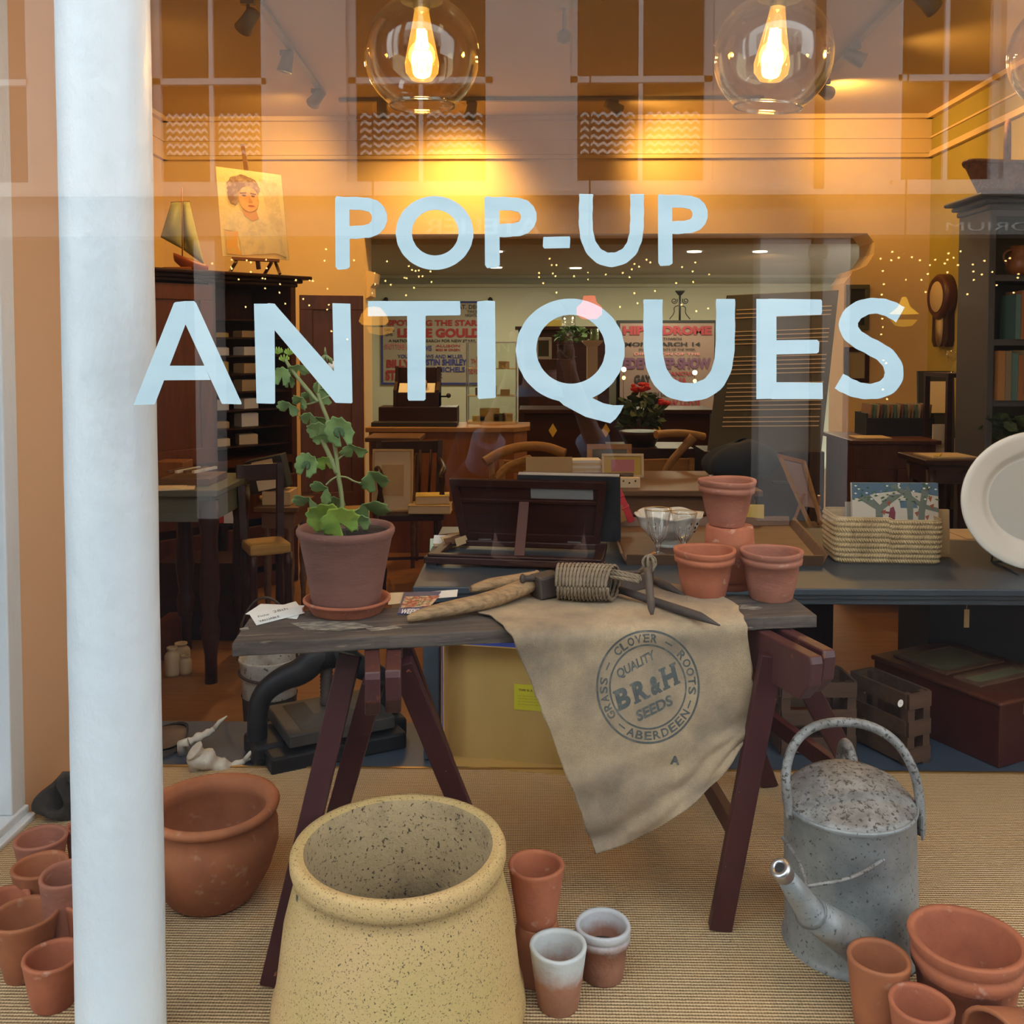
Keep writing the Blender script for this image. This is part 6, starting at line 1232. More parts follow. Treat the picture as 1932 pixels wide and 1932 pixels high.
def bush(t, c, rx, ry, rz_, n, lf, m, seed=1, nm='foliage'):
    rr = random.Random(seed); mb = MB()
    for i in range(n):
        a = rr.uniform(0, 2 * pi); e = rr.uniform(-.6, 1.4); r_ = rr.uniform(.5, 1); p = Vector(c) + Vector((rx * r_ * cos(a) * cos(e), ry * r_ * sin(a) * cos(e), rz_ * r_ * sin(e)))
        M_ = Matrix.Translation(p) @ Matrix.Rotation(a, 4, 'Z') @ Matrix.Rotation(rr.uniform(-1, 1), 4, 'X') @ Matrix.Rotation(rr.uniform(-.8, .8), 4, 'Y'); s_ = lf * rr.uniform(.7, 1.2)
        mb.add([(-s_, 0, 0), (-s_ * .5, -s_ * .55, s_ * .1), (s_ * .4, -s_ * .6, s_ * .05), (s_, 0, -s_ * .2), (s_ * .4, s_ * .6, s_ * .05), (-s_ * .5, s_ * .55, s_ * .1)], [(0, 1, 2, 3), (0, 3, 4, 5)], M=M_)
    return mb.build(nm, m, t, thick=.001)
c = P(1066, 677, 8.45); t = thing('potted_fern', 'leafy green plant in a dark pot on the low cabinet', 'potted plant', (c.x, 8.48, zlc)); MB().lathe([(.001, 0), (.05, 0), (.07, .12), (.075, .13), (.06, .13), (.001, .11)], 18).build('pot_body', m_mahd, t, local=True); bush(t, (t.location.x + .06, 8.46, zlc + .2), .17, .10, .10, 110, .028, mat('fern_green', (.10, .19, .04), .6), 5)
c = P(1118, 642, 8.2); t = thing('wooden_pillar', 'pale wooden pillar with a square capital, right of the potted fern', 'pillar', (c.x, 8.25, FZ)); hp_ = c.z - FZ
m_pl = mat('pale_pillar', (.50, .36, .22), .7); MB().box(-.045, .045, -.045, .045, .04, hp_ - .05).box(-.07, .07, -.07, .07, 0, .04).build('shaft', m_pl, t, local=True); MB().hexa([(-.05, -.05, hp_ - .05), (.05, -.05, hp_ - .05), (.05, .05, hp_ - .05), (-.05, .05, hp_ - .05)], [(-.085, -.085, hp_ - .015), (.085, -.085, hp_ - .015), (.085, .085, hp_ - .015), (-.085, .085, hp_ - .015)]).box(-.085, .085, -.085, .085, hp_ - .015, hp_).build('capital', m_pl, t, local=True)
t = thing('glass_vase', 'small green glass vase standing on the wooden pillar', 'vase', (c.x + .02, 8.25, FZ + hp_)); MB().lathe([(.001, 0), (.035, 0), (.038, .02), (.036, .10), (.032, .10), (.032, .01), (.001, .01)], 16).build('vase_body', mat('green_glass', (.16, .22, .10), .1), t, local=True)
# posters
m_dred2 = mat('faded_red_print', (.34, .03, .03), .8)
def poster(t, T4p, lines, y0=.0):
    A_, B_, C_, D_ = T4p; by = {}
    for (st, x, y, w_, h_, m_, b_) in lines:
        mb = by.setdefault(m_.name, (MB(), m_))[0]; text(mb, st, lambda p, q: A_ + (B_ - A_) * (x + p) + (D_ - A_) * (y + h_ - q) + Vector((0, -.008, 0)), w=w_, h=h_, bold=b_)
    for nm, (mb, m_) in by.items(): mb.build('lettering', m_, t)
d = 9.978; q4 = [P(722, 572, d), P(912, 572, d), P(912, 722, d), P(722, 722, d)]
t = thing('theatre_poster', 'theatre playbill in red and blue letters on the rear wall, behind the letter T', 'poster', (q4[0] + q4[2]) / 2)
MB().box(q4[0].x, q4[1].x, d, d + .02, q4[2].z, q4[0].z).build('sheet', mat('poster_paper', (.36, .31, .24), .8, c2=(.32, .27, .2), sc1=3), t)
MB().box(q4[0].x - .02, q4[0].x, d - .005, d + .02, q4[2].z - .02, q4[0].z + .02).box(q4[1].x, q4[1].x + .02, d - .005, d + .02, q4[2].z - .02, q4[0].z + .02).box(q4[0].x, q4[1].x, d - .005, d + .02, q4[0].z, q4[0].z + .02).box(q4[0].x, q4[1].x, d - .005, d + .02, q4[2].z - .02, q4[2].z).build('border', m_navy, t)
poster(t, q4, [('SAT. DEC.', .72, .02, .26, .055, m_black, .02), ('TWICE', .84, .09, .10, .035, m_black, .02), ('NIGHTLY', .82, .135, .14, .035, m_black, .02), ('SPOTTING THE STARS', .05, .21, .93, .075, m_dred2, .04), ('CARROLL', .02, .315, .10, .04, m_black, .01), ('LEVIS', .03, .37, .07, .04, m_black, .01), ('LESLIE GOULD', .15, .315, .83, .115, m_dred2, .05), ('A NATION WIDE SEARCH FOR NEW STARS', .06, .455, .86, .035, m_black, .02), ('SPOTTERS ARE', .02, .51, .30, .07, m_pink, .03), ('LEWIS', .36, .53, .13, .07, m_navy, .02), ('ALLISON', .53, .52, .24, .03, m_dred2, .02), ('MISS M GREEN', .53, .57, .24, .03, m_dred2, .02),
    ('YOUR FELLOWS AND MILLER', .15, .645, .65, .045, m_navy, .02), ('BILLY', .04, .71, .24, .10, m_dred2, .04), ('AUSTIN SHIRLEY', .34, .70, .50, .08, m_navy, .04), ('STAR', .03, .84, .22, .13, m_dred2, .05), ('THE MICHELS', .40, .80, .42, .065, m_navy, .03), ('MUSIK', .42, .89, .18, .05, m_navy, .04), ('THE', .88, .70, .08, .06, m_dred2, .03), ('SEVEN', .86, .80, .12, .09, m_dred2, .03)])
for px in (728, 925): p = P(px, 566, d); MB().ell((p.x, d + .0, p.z), (.025, .02, .03), 6).build('clip', m_black, t)
d = 9.3; a, b = P(1165, 604, d), P(1352, 604, d); t = thing('poster_screen', 'dark freestanding screen carrying the pink peep show poster', 'screen', ((a.x + b.x) / 2, d + .08, FZ)); w = (b.x - a.x) / 2
MB().box(-w, w, -.03, .05, 0, a.z - FZ).box(-w, -w + .06, -.12, .12, 0, .04).box(w - .06, w, -.12, .12, 0, .04).build('screen_panel', m_black, t, local=True)
zsc = a.z
d = 9.255; q4 = [P(1170, 610, d), P(1348, 610, d), P(1348, 772, d), P(1170, 772, d)]
t = thing('theatre_poster', 'pink peep show playbill with purple letters, seen through the big letter U', 'poster', (q4[0] + q4[2]) / 2)
m_pur = mat('purple_print', (.12, .05, .10), .8); m_lp = mat('pink_poster_paper', (.22, .145, .12), .8, c2=(.18, .12, .10), sc1=3); m_dred = mat('dull_red_print', (.24, .03, .04), .8)
MB().box(q4[0].x, q4[1].x, d, d + .012, q4[2].z, q4[0].z).build('sheet', m_lp, t)
poster(t, q4, [('HIPPODROME', .03, .03, .94, .105, m_dred, .06), ('NORTHWICH', .35, .165, .30, .03, m_black, .02), ('MON. MARCH 14', .05, .22, .80, .045, m_black, .03), ('ENTERTAINMENTS OF THE WEEK', .2, .29, .6, .025, m_black, .01), ('DIRECTION OF THE', .15, .34, .7, .03, m_pink, .02), ('EDEN PEEP-SHOW', .04, .40, .92, .13, m_pur, .05), ('GAY', .15, .60, .18, .10, m_black, .05), ('CASANOVA', .40, .56, .40, .05, m_dred, .03), ('NOVA', .42, .63, .30, .12, m_dred, .05), ('FUN LOVERS', .3, .80, .34, .05, m_black, .02), ('SHOW LOVE', .35, .89, .50, .07, m_dred, .04)])
c = P(1284, 604, 9.33); t = thing('candelabrum', 'black wrought iron candelabrum with scrolls, standing on the poster screen', 'candelabrum', (c.x, 9.38, zsc)); hh = P(1284, 548, 9.33).z - zsc
mb = MB().tube([(0, 0, 0), (0, 0, hh - .03)], .010, 8).lathe([(.001, hh - .05), (.02, hh - .04), (.045, hh - .01), (.05, hh), (.001, hh)], 16); mb.build('stem', m_black, t, local=True)
for s_ in (-1, 1):
    MB().tube([(s_ * (.055 + .032 * (1 - i / 30) * cos(i * .42 + 2.5)), 0, hh * .66 + .032 * (1 - i / 30) * sin(i * .42 + 2.5)) for i in range(24)], .005, 6).tube(smooth([(s_ * .012, 0, hh * .5), (s_ * .06, 0, hh * .45), (s_ * .05, 0, hh * .25), (s_ * .10, 0, .012)]), .005, 6).build('scroll', m_black, t, local=True)
for (x, y, lb) in ((1177, 697, 'small glowing bulb pair at the left of the pink poster'), (1311, 703, 'small glowing bulb pair inside the big letter U')):
    c = P(x, y, 8.6); t = thing('candle_lamp', lb, 'lamp', (c.x, 8.6, FZ)); MB().tube([(c.x, 8.6, FZ), (c.x, 8.6, c.z - .02)], .006).lathe([(.001, FZ), (.07, FZ), (.05, FZ + .02), (.001, FZ + .02)], 14, Matrix.Translation((c.x, 8.6, 0))).build('stand', m_iron, t); MB().ell(c, (.022, .022, .022), 8).build('bulb', emis('candle_bulb', (1, .75, .35), 9), t); MB().ell(c + Vector((0, 0, -.075)), (.016, .016, .018), 8).build('bulb', emis('candle_bulb2', (1, .6, .15), 6), t)
# carved sideboard and red geranium
t, w, zt3 = 0, 0, 0
t, w, hh, dph = bxt('carved_sideboard', 'long carved dark sideboard with gold diamond inlays across the opening', 'sideboard', m_mahd, 988, 1340, 780, 6.75, .4, FZ, part='carcass'); zt3 = FZ + hh
MB().box(-w - .03, w + .03, -.23, .21, hh, hh + .03).build('top', m_mahd, t, local=True, bevel=.004)
mb = MB()
for x in (1043, 1143, 1240):
    q = P(x, 812, 6.75); mb.prism([(-.03, 0), (0, -.05), (.03, 0), (0, .05)], .006, Matrix.Translation((q.x - t.location.x, -.2, q.z - FZ)) @ Matrix.Rotation(pi / 2, 4, 'X'))
mb.build('inlay', m_yel, t, local=True)
MB().box(-w + .05, w - .05, -.208, -.2, hh * .55, hh * .58).box(-w + .05, w - .05, -.208, -.2, hh * .1, hh * .13).build('moulding', m_mah, t, local=True)
c = P(1210, 830, 5.2); ped, pw, ph_, _ = bxt('plant_table', 'low dark table under the red flowering geranium', 'table', m_mahd, 1150, 1310, 846, 5.1, .35, FZ)
t = thing('flowering_geranium', 'bushy geranium with bright red flowers under the big letters Q and U', 'potted plant', (c.x, 5.25, FZ + ph_)); zp = FZ + ph_
MB().lathe([(.001, 0), (.08, 0), (.11, .06), (.12, .08), (.10, .08), (.001, .06)], 20).build('pot_body', m_mahd, t, local=True)
bush(t, (c.x, 5.25, zp + .16), .14, .12, .13, 150, .035, mat('dark_green_leaf', (.045, .08, .025), .6), 9)  # foliage in one even dark green
rr = random.Random(4)
for (x, y, n_, s_) in ((1208, 731, 26, .034), (1252, 758, 10, .018)):
    q = P(x, y, 5.2); MB().tube([(c.x, 5.25, zp + .1), (q.x, q.y, q.z - .01)], .004, 6).build('stem', m_stem, t); mb = MB()
    for i in range(n_): mb.ell(q + Vector((rr.uniform(-s_, s_) * 1.3, rr.uniform(-s_, s_) * .6, rr.uniform(-s_, s_) * .6)), (.014, .010, .011), 5)
    mb.build('petals', m_petal, t)
# striped board
B4 = [P(1335, 852, 5.0), P(1550, 852, 5.0), P(1583, 547, 5.35), P(1372, 557, 5.35)]
t = thing('music_board', 'tall dark blackboard ruled with cream music staves, leaning behind the letters U and E', 'board', (B4[0] + B4[1]) / 2)
O3 = Vector((0, .02, 0)); MB().hexa([B4[0] + O3, B4[1] + O3, B4[1], B4[0]], [B4[3] + O3, B4[2] + O3, B4[2], B4[3]]).build('panel', mat('dark_olive_board', (.045, .04, .028), .7, c2=(.055, .05, .035), sc1=3), t, bevel=.004)
mb = MB()
def bp(x, y): return B4[3].lerp(B4[2], x).lerp(B4[0].lerp(B4[1], x), y)
for g_, (y0, n_) in enumerate(((.10, 3), (.245, 4), (.41, 5), (.58, 4), (.69, 3), (.79, 3))):
    for i in range(n_):
        y = y0 + .027 * i; q = [bp(.10, y), bp(.95, y), bp(.95, y + .006), bp(.10, y + .006)]; n_f = Vector((0, -.002, 0)); mb.hexa(q, [p + n_f for p in q])
mb.build('staff_line', mat('cream_line', (.55, .42, .28), .8), t)
tb2, w2_, ztb = table('display_table', 'long brown table behind the desk crowded with frames and books', m_brown, 985, 1440, 925, 3.9, .62, r=.03)
lowst, _, hh2, _ = bxt('board_plinth', 'low dark plinth under the leaning music board', 'plinth', m_mahd, 1330, 1556, 852, 4.96, .3, FZ)
# things on that table
bxt('card_sheet', 'plain buff card standing upright behind the book stand', 'card', m_card, 992, 1080, 862, 4.25, .006, ztb)
t = framed('old framed sign with faint capitals behind the book stand', 1058, 1196, 892, 940, 4.02, m_brown, mat('sign_tan', (.30, .22, .12), .7), fw=.012, lean_=radians(-6), z0=ztb)
mb = MB(); p = P(1128, 925, 4.02); text(mb, 'LL', lambda x, y: Vector((p.x + x, 4.012 - y * 0 - .006, p.z + y)), h=.035, bold=.02); mb.build('lettering', m_black, t)
framed('brown framed glazed picture standing at the back of the brown table', 1108, 1192, 838, 905, 4.42, m_oak, mat('grey_glass_pic', (.12, .12, .10), .2), fw=.025, lean_=radians(-6), z0=ztb)
framed('yellow and cream illustrated card before the brown framed picture', 1136, 1215, 856, 905, 4.28, m_cream, m_yel, fw=.012, lean_=radians(-8), z0=ztb, inner=m_pink)
for i in range(6):
    p = P(1092, 905, 4.3); q = MB().box(-.09 + .006 * (i % 3), .09, -.05, .05, 0, .012).box(-.088, .092, -.046, .046, .003, .009).build('magazine', m_paper if i % 2 else m_cream, None); q.matrix_basis = TR(p.x + .01, 4.36, ztb + i * .0125, .05 * (i % 3)); tag(q, 'magazine in the stack behind the buff card, %s from the bottom' % ('first', 'second', 'third', 'fourth', 'fifth', 'sixth')[i], 'magazine', 'stacked magazines')
t = thing('domino_box', 'pale box dotted with dark spots below the yellow card', 'box', (P(1183, 912, 3.98).x, 4.0, ztb)); MB().box(-.055, .055, -.02, .02, 0, .04).build('body', m_cream, t, local=True); mb = MB(); [mb.ell((x, -.021, .02 + .008 * (i % 2)), (.004, .002, .004), 5) for i, x in enumerate((-.04, -.015, .01, .035))]; mb.build('spot', m_black, t, local=True)
for (px, rot, mm, lb, nm) in ((1165, .35, m_oak, 'narrow open wooden box leaning beside the book stand', 'narrow_box'), (1180, .42, mat('bright_red', (.45, .03, .04), .5), 'red and orange banded brush case leaning right of the narrow box', 'brush_case')):
    p = onD(px, 992); q = MB().box(-.012, .012, -.02, .02, 0, .13).box(-.014, .014, -.022, .022, .05, .056).box(-.014, .014, -.022, .022, .09, .096).build(nm, mm, None, bevel=.002); q.matrix_basis = TR(P(px, 950, 3.2).x + .02, 3.2, ZD + .036, 0, ry=-rot); tag(q, lb, nm.replace('_', ' '))
for i in range(5):
    p = P(1330 + i * 14, 872, 4.1); q = MB().tube([(0, 0, .012), (.05, .02, .016), (.10, .03, .012)], [.006, .004, .010], 8).build('serving_spoon', m_steel, None); q.matrix_basis = TR(p.x, 4.15 + .04 * i, ztb + .008 * i, .3 * i); tag(q, 'silver spoon in the heap on the brown table behind the stacked pots', 'spoon', 'spoons heaped on the table')
t = thing('cloth_bag', 'crumpled dark blue cloth bag behind the stacked pots', 'bag', (P(1405, 900, 4.2).x, 4.25, ztb)); MB().grid(lambda u, v: (.17 * cos(2 * pi * u) * (sin(pi * (v * .85 + .13)) ** .6) * (1 + .15 * sin(7 * u * 2 * pi) * v), .12 * sin(2 * pi * u) * (sin(pi * (v * .85 + .13)) ** .6), .17 * v + .01 * sin(9 * u)), 40, 14).build('bag_body', m_cloth, t, local=True, thick=.003)
MB().tube(smooth([(.12, -.08, .10), (.20, -.10, .06), (.21, -.10, .0), (.10, -.13, .005)]), .006, 6).build('strap', m_black, t, local=True)
bxt('yellow_folder', 'upright yellow card right of the stacked flowerpots', 'card', m_yel, 1405, 1442, 952, 3.3, .004, ZD)
# honey windsor chairs
t, zs_, k = chair('carver_chair', 'honey coloured wooden carver chair with broad arms, behind the book stand', 985, 945, 4.98, 130, 878, m_oak, m_oak, -.3, arms=False)
zz = FZ
MB().tube(smooth([P(914, 872, 4.75), P(945, 853, 4.78), (P(985, 842, 4.85)), P(1030, 842, 4.9), P(1066, 856, 4.87)]), .026, 10).build('arm', m_oak, t); MB().tube(smooth([P(935, 905, 4.76), P(955, 880, 4.8), P(1000, 865, 4.9)]), .020, 10).build('arm', m_oak, t); MB().tube([P(927, 872, 4.77), P(930, 925, 4.8)], .014, 8).build('arm_post', m_oak, t)
t, zs_, k = chair('elbow_chair', 'pale wooden elbow chair with a curved arm, left of the music board', 1276, 940, 4.9, 104, 872, m_oak, m_oak, .2)
MB().tube(smooth([P(1237, 820, 4.68), P(1265, 817, 4.72), P(1300, 818, 4.76), P(1328, 824, 4.8)]), .020, 10).build('arm', m_oak, t); MB().tube(smooth([P(1308, 824, 4.72), P(1285, 850, 4.72), P(1258, 880, 4.74), P(1245, 930, 4.76)]), [.024] * 3 + [.020] * 10, 10).build('arm_post', m_oak, t)
# model deckchair on a stool
stl, w_, hst, _ = bxt('small_stool', 'small dark stool carrying the miniature deckchair', 'stool', m_mahd, 1460, 1575, 1006, 3.55, .25, FZ)
zq = FZ + hst; t = thing('miniature_deckchair', 'miniature wooden deckchair with faded pink canvas, behind the palm basket', 'model', (P(1512, 1000, 3.65).x, 3.65, zq))
dq = 3.62
for px0, px1 in ((1468, 1530), (1512, 1552)): MB().beam(P(px0 + 4, 862 if px0 < 1500 else 870, dq + .1), Vector((P(px1, 990, dq).x, dq, zq + .01)), .012, .012).build('rail', m_oak, t)
MB().beam(P(1468, 860, dq + .1), P(1518, 872, dq + .1), .014, .014).build('cross_bar', m_orng, t); MB().beam(P(1518, 930, dq + .03), Vector((P(1500, 1000, dq).x, dq + .04, zq + .006)), .010, .010).beam(P(1545, 935, dq + .03), Vector((P(1556, 1000, dq).x, dq + .08, zq + .006)), .010, .010).build('leg', m_orng, t)
A_, B_, C_, D_ = P(1472, 866, dq + .1), P(1514, 876, dq + .1), P(1550, 960, dq + .03), P(1512, 955, dq + .03)
MB().grid(lambda u, v: A_.lerp(B_, u).lerp(D_.lerp(C_, u), v) + Vector((0, .02 * sin(pi * v), -.01 * sin(pi * v))), 8, 12).build('canvas', mat('faded_pink_canvas', (.25, .15, .12), .9), t, thick=.002)
# chest of drawers and what stands on it
t, w, hh, dph = bxt('chest_of_drawers', 'red brown chest of drawers with black cup handles, behind the palm basket', 'chest of drawers', m_mah, 1612, 1766, 838, 4.75, .45, FZ, part='carcass'); zch = FZ + hh
MB().box(-w - .02, w + .02, -.245, .235, hh, hh + .02).build('top', m_mah, t, local=True, bevel=.003); zch += .02
for i in range(4):
    for s_ in (-1, 1):
        dq_ = MB().box(s_ * w / 2 - w * .46, s_ * w / 2 + w * .46, -.24, -.225, .04 + i * .165, .19 + i * .165).build('drawer', m_mah, t, local=True, bevel=.004); MB().box(s_ * w / 2 - .03, s_ * w / 2 + .03, -.255, -.24, .11 + i * .165, .13 + i * .165).build('handle', m_black, dq_, local=True)
bxt('buff_box', 'flat buff box on the left of the chest of drawers', 'box', m_card, 1618, 1684, 826, 4.78, .14, zch); bxt('book', 'blue backed book lying right of the buff box on the chest', 'book', m_navy, 1690, 1750, 833, 4.76, .1, zch, part='cover')
a, b = P(1634, 780, 4.98), P(1762, 780, 4.98); w = (b.x - a.x) / 2; h_ = a.z - zch; t = thing('record_crate', 'black crate full of old records standing on the chest of drawers', 'crate', ((a.x + b.x) / 2, 5.06, zch))
MB().box(-w, w, -.09, -.08, 0, h_ * .8).box(-w, w, .08, .09, 0, h_).box(-w, -w + .01, -.08, .08, 0, h_).box(w - .01, w, -.08, .08, 0, h_).box(-w + .01, w - .01, -.08, .08, 0, .01).build('crate_body', m_black, t, local=True)
rc = [(.30, .16, .08), (.10, .20, .14), (.40, .30, .16), (.20, .08, .06), (.08, .12, .10), (.34, .24, .10)]; mrec = [mat('record_sleeve', c_, .7) for c_ in rc]
for i in range(18):
    q = MB().box(-.0045, .0045, -.07, .07, 0, .15).box(-.0035, .0035, -.072, -.07, .005, .145).build('record', mrec[i % 6], None); q.matrix_basis = TR(a.x + .02 + (2 * w - .045) * i / 17, 5.06, zch + .013, 0, ry=.10); tag(q, 'record sleeve filed upright in the black crate', 'record', 'records in the black crate')
# leaning black board and glass cabinet
B5 = [P(1722, 790, 5.2), P(1790, 790, 5.2), P(1800, 700, 5.4), P(1732, 700, 5.4)]; zt5 = zch
t = thing('display_board', 'black board with a buff sheet leaning above the record crate', 'board', (B5[0] + B5[1]) / 2); q = [Vector((p.x, p.y - (.15 if i < 2 else 0), FZ if i < 2 else p.z)) for i, p in enumerate(B5)]; t.location.z = FZ; MB().hexa([q[0] + O3, q[1] + O3, q[1], q[0]], [q[3] + O3, q[2] + O3, q[2], q[3]]).build('panel', m_black, t)
MB().hexa([q[0].lerp(q[3], .80).lerp(q[1].lerp(q[2], .80), k_) + Vector((0, -.002 * j_, 0)) for k_, j_ in ((.2, 1), (.8, 1), (.8, 3), (.2, 3))], [q[0].lerp(q[3], .95).lerp(q[1].lerp(q[2], .95), k_) + Vector((0, -.002 * j_, 0)) for k_, j_ in ((.2, 1), (.8, 1), (.8, 3), (.2, 3))]).build('sheet', m_cream, t)
a, b = P(1790, 705, 4.65), P(1866, 705, 4.65); w = (b.x - a.x) / 2; t = thing('glass_cabinet', 'tall dark framed glass cabinet left of the bookcase', 'cabinet', ((a.x + b.x) / 2, 4.8, FZ)); hh = a.z - FZ; mb = MB()
for sx in (-1, 1):
    for sy in (-1, 1): mb.box(sx * (w - .012) - .012, sx * (w - .012) + .012, sy * .13 - .012, sy * .13 + .012, 0, hh - .02)
mb.box(-w, w, -.142, .142, 0, .5).build('frame', m_mahd, t, local=True); MB().box(-w, w, -.145, .145, hh - .02, hh).build('top', m_mahd, t, local=True); MB().box(-w + .02, w - .02, -.12, .12, .72, .73).build('shelf', m_brown, t, local=True)
for i, (x, h_, mm, nm) in enumerate(((-.06, .17, m_cream, 'menu_card'), (.05, .10, m_card, 'postcard'))): q = MB().box(-.045, .045, 0, .006, 0, h_).box(-.035, .035, -.001, 0, .02, h_ - .02).build(nm, mm, None); q.location = (t.location.x + x, 4.8, FZ + .732); tag(q, ('cream menu card' if i == 0 else 'small tan postcard') + ' standing in the glass cabinet', 'card')
for i in range(3):
    g_ = thing('wine_glass', '%s wine glass on top of the dark glass cabinet' % ('left', 'middle', 'right')[i], 'glass', (t.location.x - .0 + .07 * i - .02, 4.78 + .03 * (i % 2), FZ + hh), group='wine glasses on the cabinet'); MB().lathe([(.001, 0), (.026, 0), (.024, .003), (.004, .008), (.004, .045), (.02, .055), (.032, .08), (.03, .11), (.028, .11), (.029, .08), (.001, .055)], 18).build('glass_body', m_clear, g_, local=True)
# pictures, clock and mirror on the walls
framed('green framed picture hanging high on the pier behind the letter S', 1598, 1640, 537, 622, YB - .024, m_green, m_black, fw=.03); framed('dark framed pale print hanging low behind the letter S', 1594, 1640, 655, 722, YB - .024, m_mahd, m_linen, fw=.03)
def onR(px, py, o=.0): r_ = ray(px, py); k_ = (XR - o) / r_.x; return CAM + r_ * k_
c0, c1 = onR(1770, 530), onR(1805, 655); yc = (c0.y + c1.y) / 2; zt_, zb_ = P(1785, 530, yc).z, P(1785, 655, yc).z
t = thing('wall_clock', 'dark carved wall clock with an oval pendulum window on the olive wall', 'clock', (XR - .0, yc, zb_)); wd_ = abs(c0.y - c1.y) / 2; hh = zt_ - zb_
Mc = Matrix(((0, 0, -1, 0), (1, 0, 0, 0), (0, 1, 0, 0), (0, 0, 0, 1)))
MB().prism([(-wd_ * .8, .04), (-wd_ * .6, 0), (0, .03), (wd_ * .6, 0), (wd_ * .8, .04), (wd_ * .75, hh * .62), (-wd_ * .75, hh * .62)], .05, Mc).build('case', m_mahd, t, local=True, bevel=.006)
MB().lathe([(.001, 0), (wd_ * 1.0, 0), (wd_ * 1.0, .06), (wd_ * .85, .08), (wd_ * .7, .07), (.001, .07)], 28, TR(0, 0, hh * .78) @ Mc @ Matrix.Diagonal((1, .62, 1, 1)) if 0 else Matrix.Translation((0, 0, hh * .76)) @ Mc).build('hood', m_mah, t, local=True)
MB().lathe([(.001, .072), (wd_ * .68, .072), (wd_ * .66, .075), (.001, .075)], 28, Matrix.Translation((0, 0, hh * .76)) @ Mc).build('dial', m_cream, t, local=True)
MB().lathe([(.001, .052), (wd_ * .42, .052), (.001, .056)], 28, Matrix.Translation((0, 0, hh * .33)) @ Mc @ Matrix.Diagonal((1, 2.3, 1, 1))).build('pendulum_window', m_cream, t, local=True)
y1, y0_ = onR(1822, 500).y, 5.0; z1, z0_ = P(1822, 483, y1).z, P(1822, 668, y1).z
t = thing('wall_mirror', 'large dark framed mirror on the olive wall, partly behind the bookcase', 'mirror', (XR, (y0_ + y1) / 2, z0_)); hh = z1 - z0_; hw = (y1 - y0_) / 2
MB().box(-.04, 0, -hw, hw, 0, .07).box(-.04, 0, -hw, hw, hh - .07, hh).box(-.04, 0, -hw, -hw + .07, .07, hh - .07).box(-.04, 0, hw - .07, hw, .07, hh - .07).build('frame', m_mahd, t, local=True); MB().box(-.015, -.005, -hw + .07, hw - .07, .07, hh - .07).build('mirror_glass', mat('dark_mirror', (.12, .11, .10), .15, metal=.6), t, local=True)
MB().box(-.045, -.04, -hw + .06, hw - .06, .06, .075).box(-.045, -.04, hw - .075, hw - .06, .075, hh - .06).build('gilt_edge', m_brass, t, local=True)
# bookcase
d = 4.2; xa = P(1866, 500, d).x; zt_ = P(1900, 395, d).z; sh_z = [P(1900, y, d).z for y in (518, 640, 755)]; xb = XR - .06; xc = (xa + xb) / 2; w = (xb - xa) / 2; D2 = .15
t = thing('bookcase', 'tall slate grey painted bookcase with a moulded cornice at the right', 'bookcase', (xc, d + D2, FZ)); H_ = zt_ - FZ
MB().box(-w, -w + .03, -D2, D2, 0, H_).box(w - .03, w, -D2, D2, 0, H_).box(-w + .03, w - .03, D2 - .01, D2, 0, H_).box(-w + .03, w - .03, -D2, D2, 0, .08).box(-w + .03, w - .03, -D2, D2, H_ - .03, H_).build('carcass', m_slate, t, local=True, bevel=.003)
MB().box(-w - .015, w + .015, -D2 - .015, D2, H_, H_ + .025).box(-w - .04, w + .03, -D2 - .04, D2, H_ + .025, H_ + .045).box(-w - .075, w + .04, -D2 - .075, D2, H_ + .045, H_ + .065).build('cornice', m_slate, t, local=True, bevel=.008); ztc = zt_ + .065
for z in sh_z + [sh_z[2] - .3, sh_z[2] - .6]: MB().box(-w + .03, w - .03, -D2 + .002, D2 - .01, z - FZ - .028, z - FZ).build('shelf', m_slate, t, local=True, bevel=.002)
bc = [(.42, .20, .06), (.36, .14, .05), (.16, .06, .05), (.26, .20, .12), (.45, .34, .16), (.12, .10, .09), (.10, .20, .18), (.5, .42, .26)]; mbk = [mat('book_cloth', c_, .7) for c_ in bc]
names = ['first', 'second', 'third', 'fourth', 'fifth', 'sixth', 'seventh', 'eighth', 'ninth', 'tenth', 'eleventh', 'twelfth']
for si, (z, x, n_, off, gl) in enumerate(((sh_z[2], xa + .04, 11, 0, 'books on the shelf below the dark green ones'), (sh_z[1], xa + .11, 9, 6, 'books on the middle bookcase shelf'))):
    for i in range(n_):
        tw = .018 + .016 * R2.random(); bh = .19 + .03 * R2.random(); mm = mbk[(i * 3 + off) % 8]; b_ = thing('book', '%s upright book from the left on the %s shelf of the slate bookcase' % (names[i], 'lower' if si == 0 else 'middle'), 'book', (x + tw / 2, d + .05, z), group=gl)
        MB().box(-tw / 2, -tw / 2 + .002, -.07, .07, 0, bh).box(tw / 2 - .002, tw / 2, -.07, .07, 0, bh).box(-tw / 2 + .002, tw / 2 - .002, -.07, -.067, 0, bh).build('cover', mm, b_, local=True); MB().box(-tw / 2 + .002, tw / 2 - .002, -.067, .066, .003, bh - .003).build('page_block', m_cream, b_, local=True); x += tw + .0015
c = P(1925, 500, d); t = thing('pottery_jug', 'orange brown pottery jug on the top shelf of the bookcase', 'jug', (c.x + .02, d + .03, sh_z[0])); MB().lathe([(.001, 0), (.05, 0), (.065, .03), (.06, .07), (.045, .10), (.05, .125), (.045, .125), (.04, .10), (.001, .03)], 22).build('jug_body', m_orng, t, local=True); MB().tube(smooth([(-.045, 0, .11), (-.075, 0, .10), (-.08, 0, .07), (-.06, 0, .045)]), .006, 7).build('handle', m_orng, t, local=True)
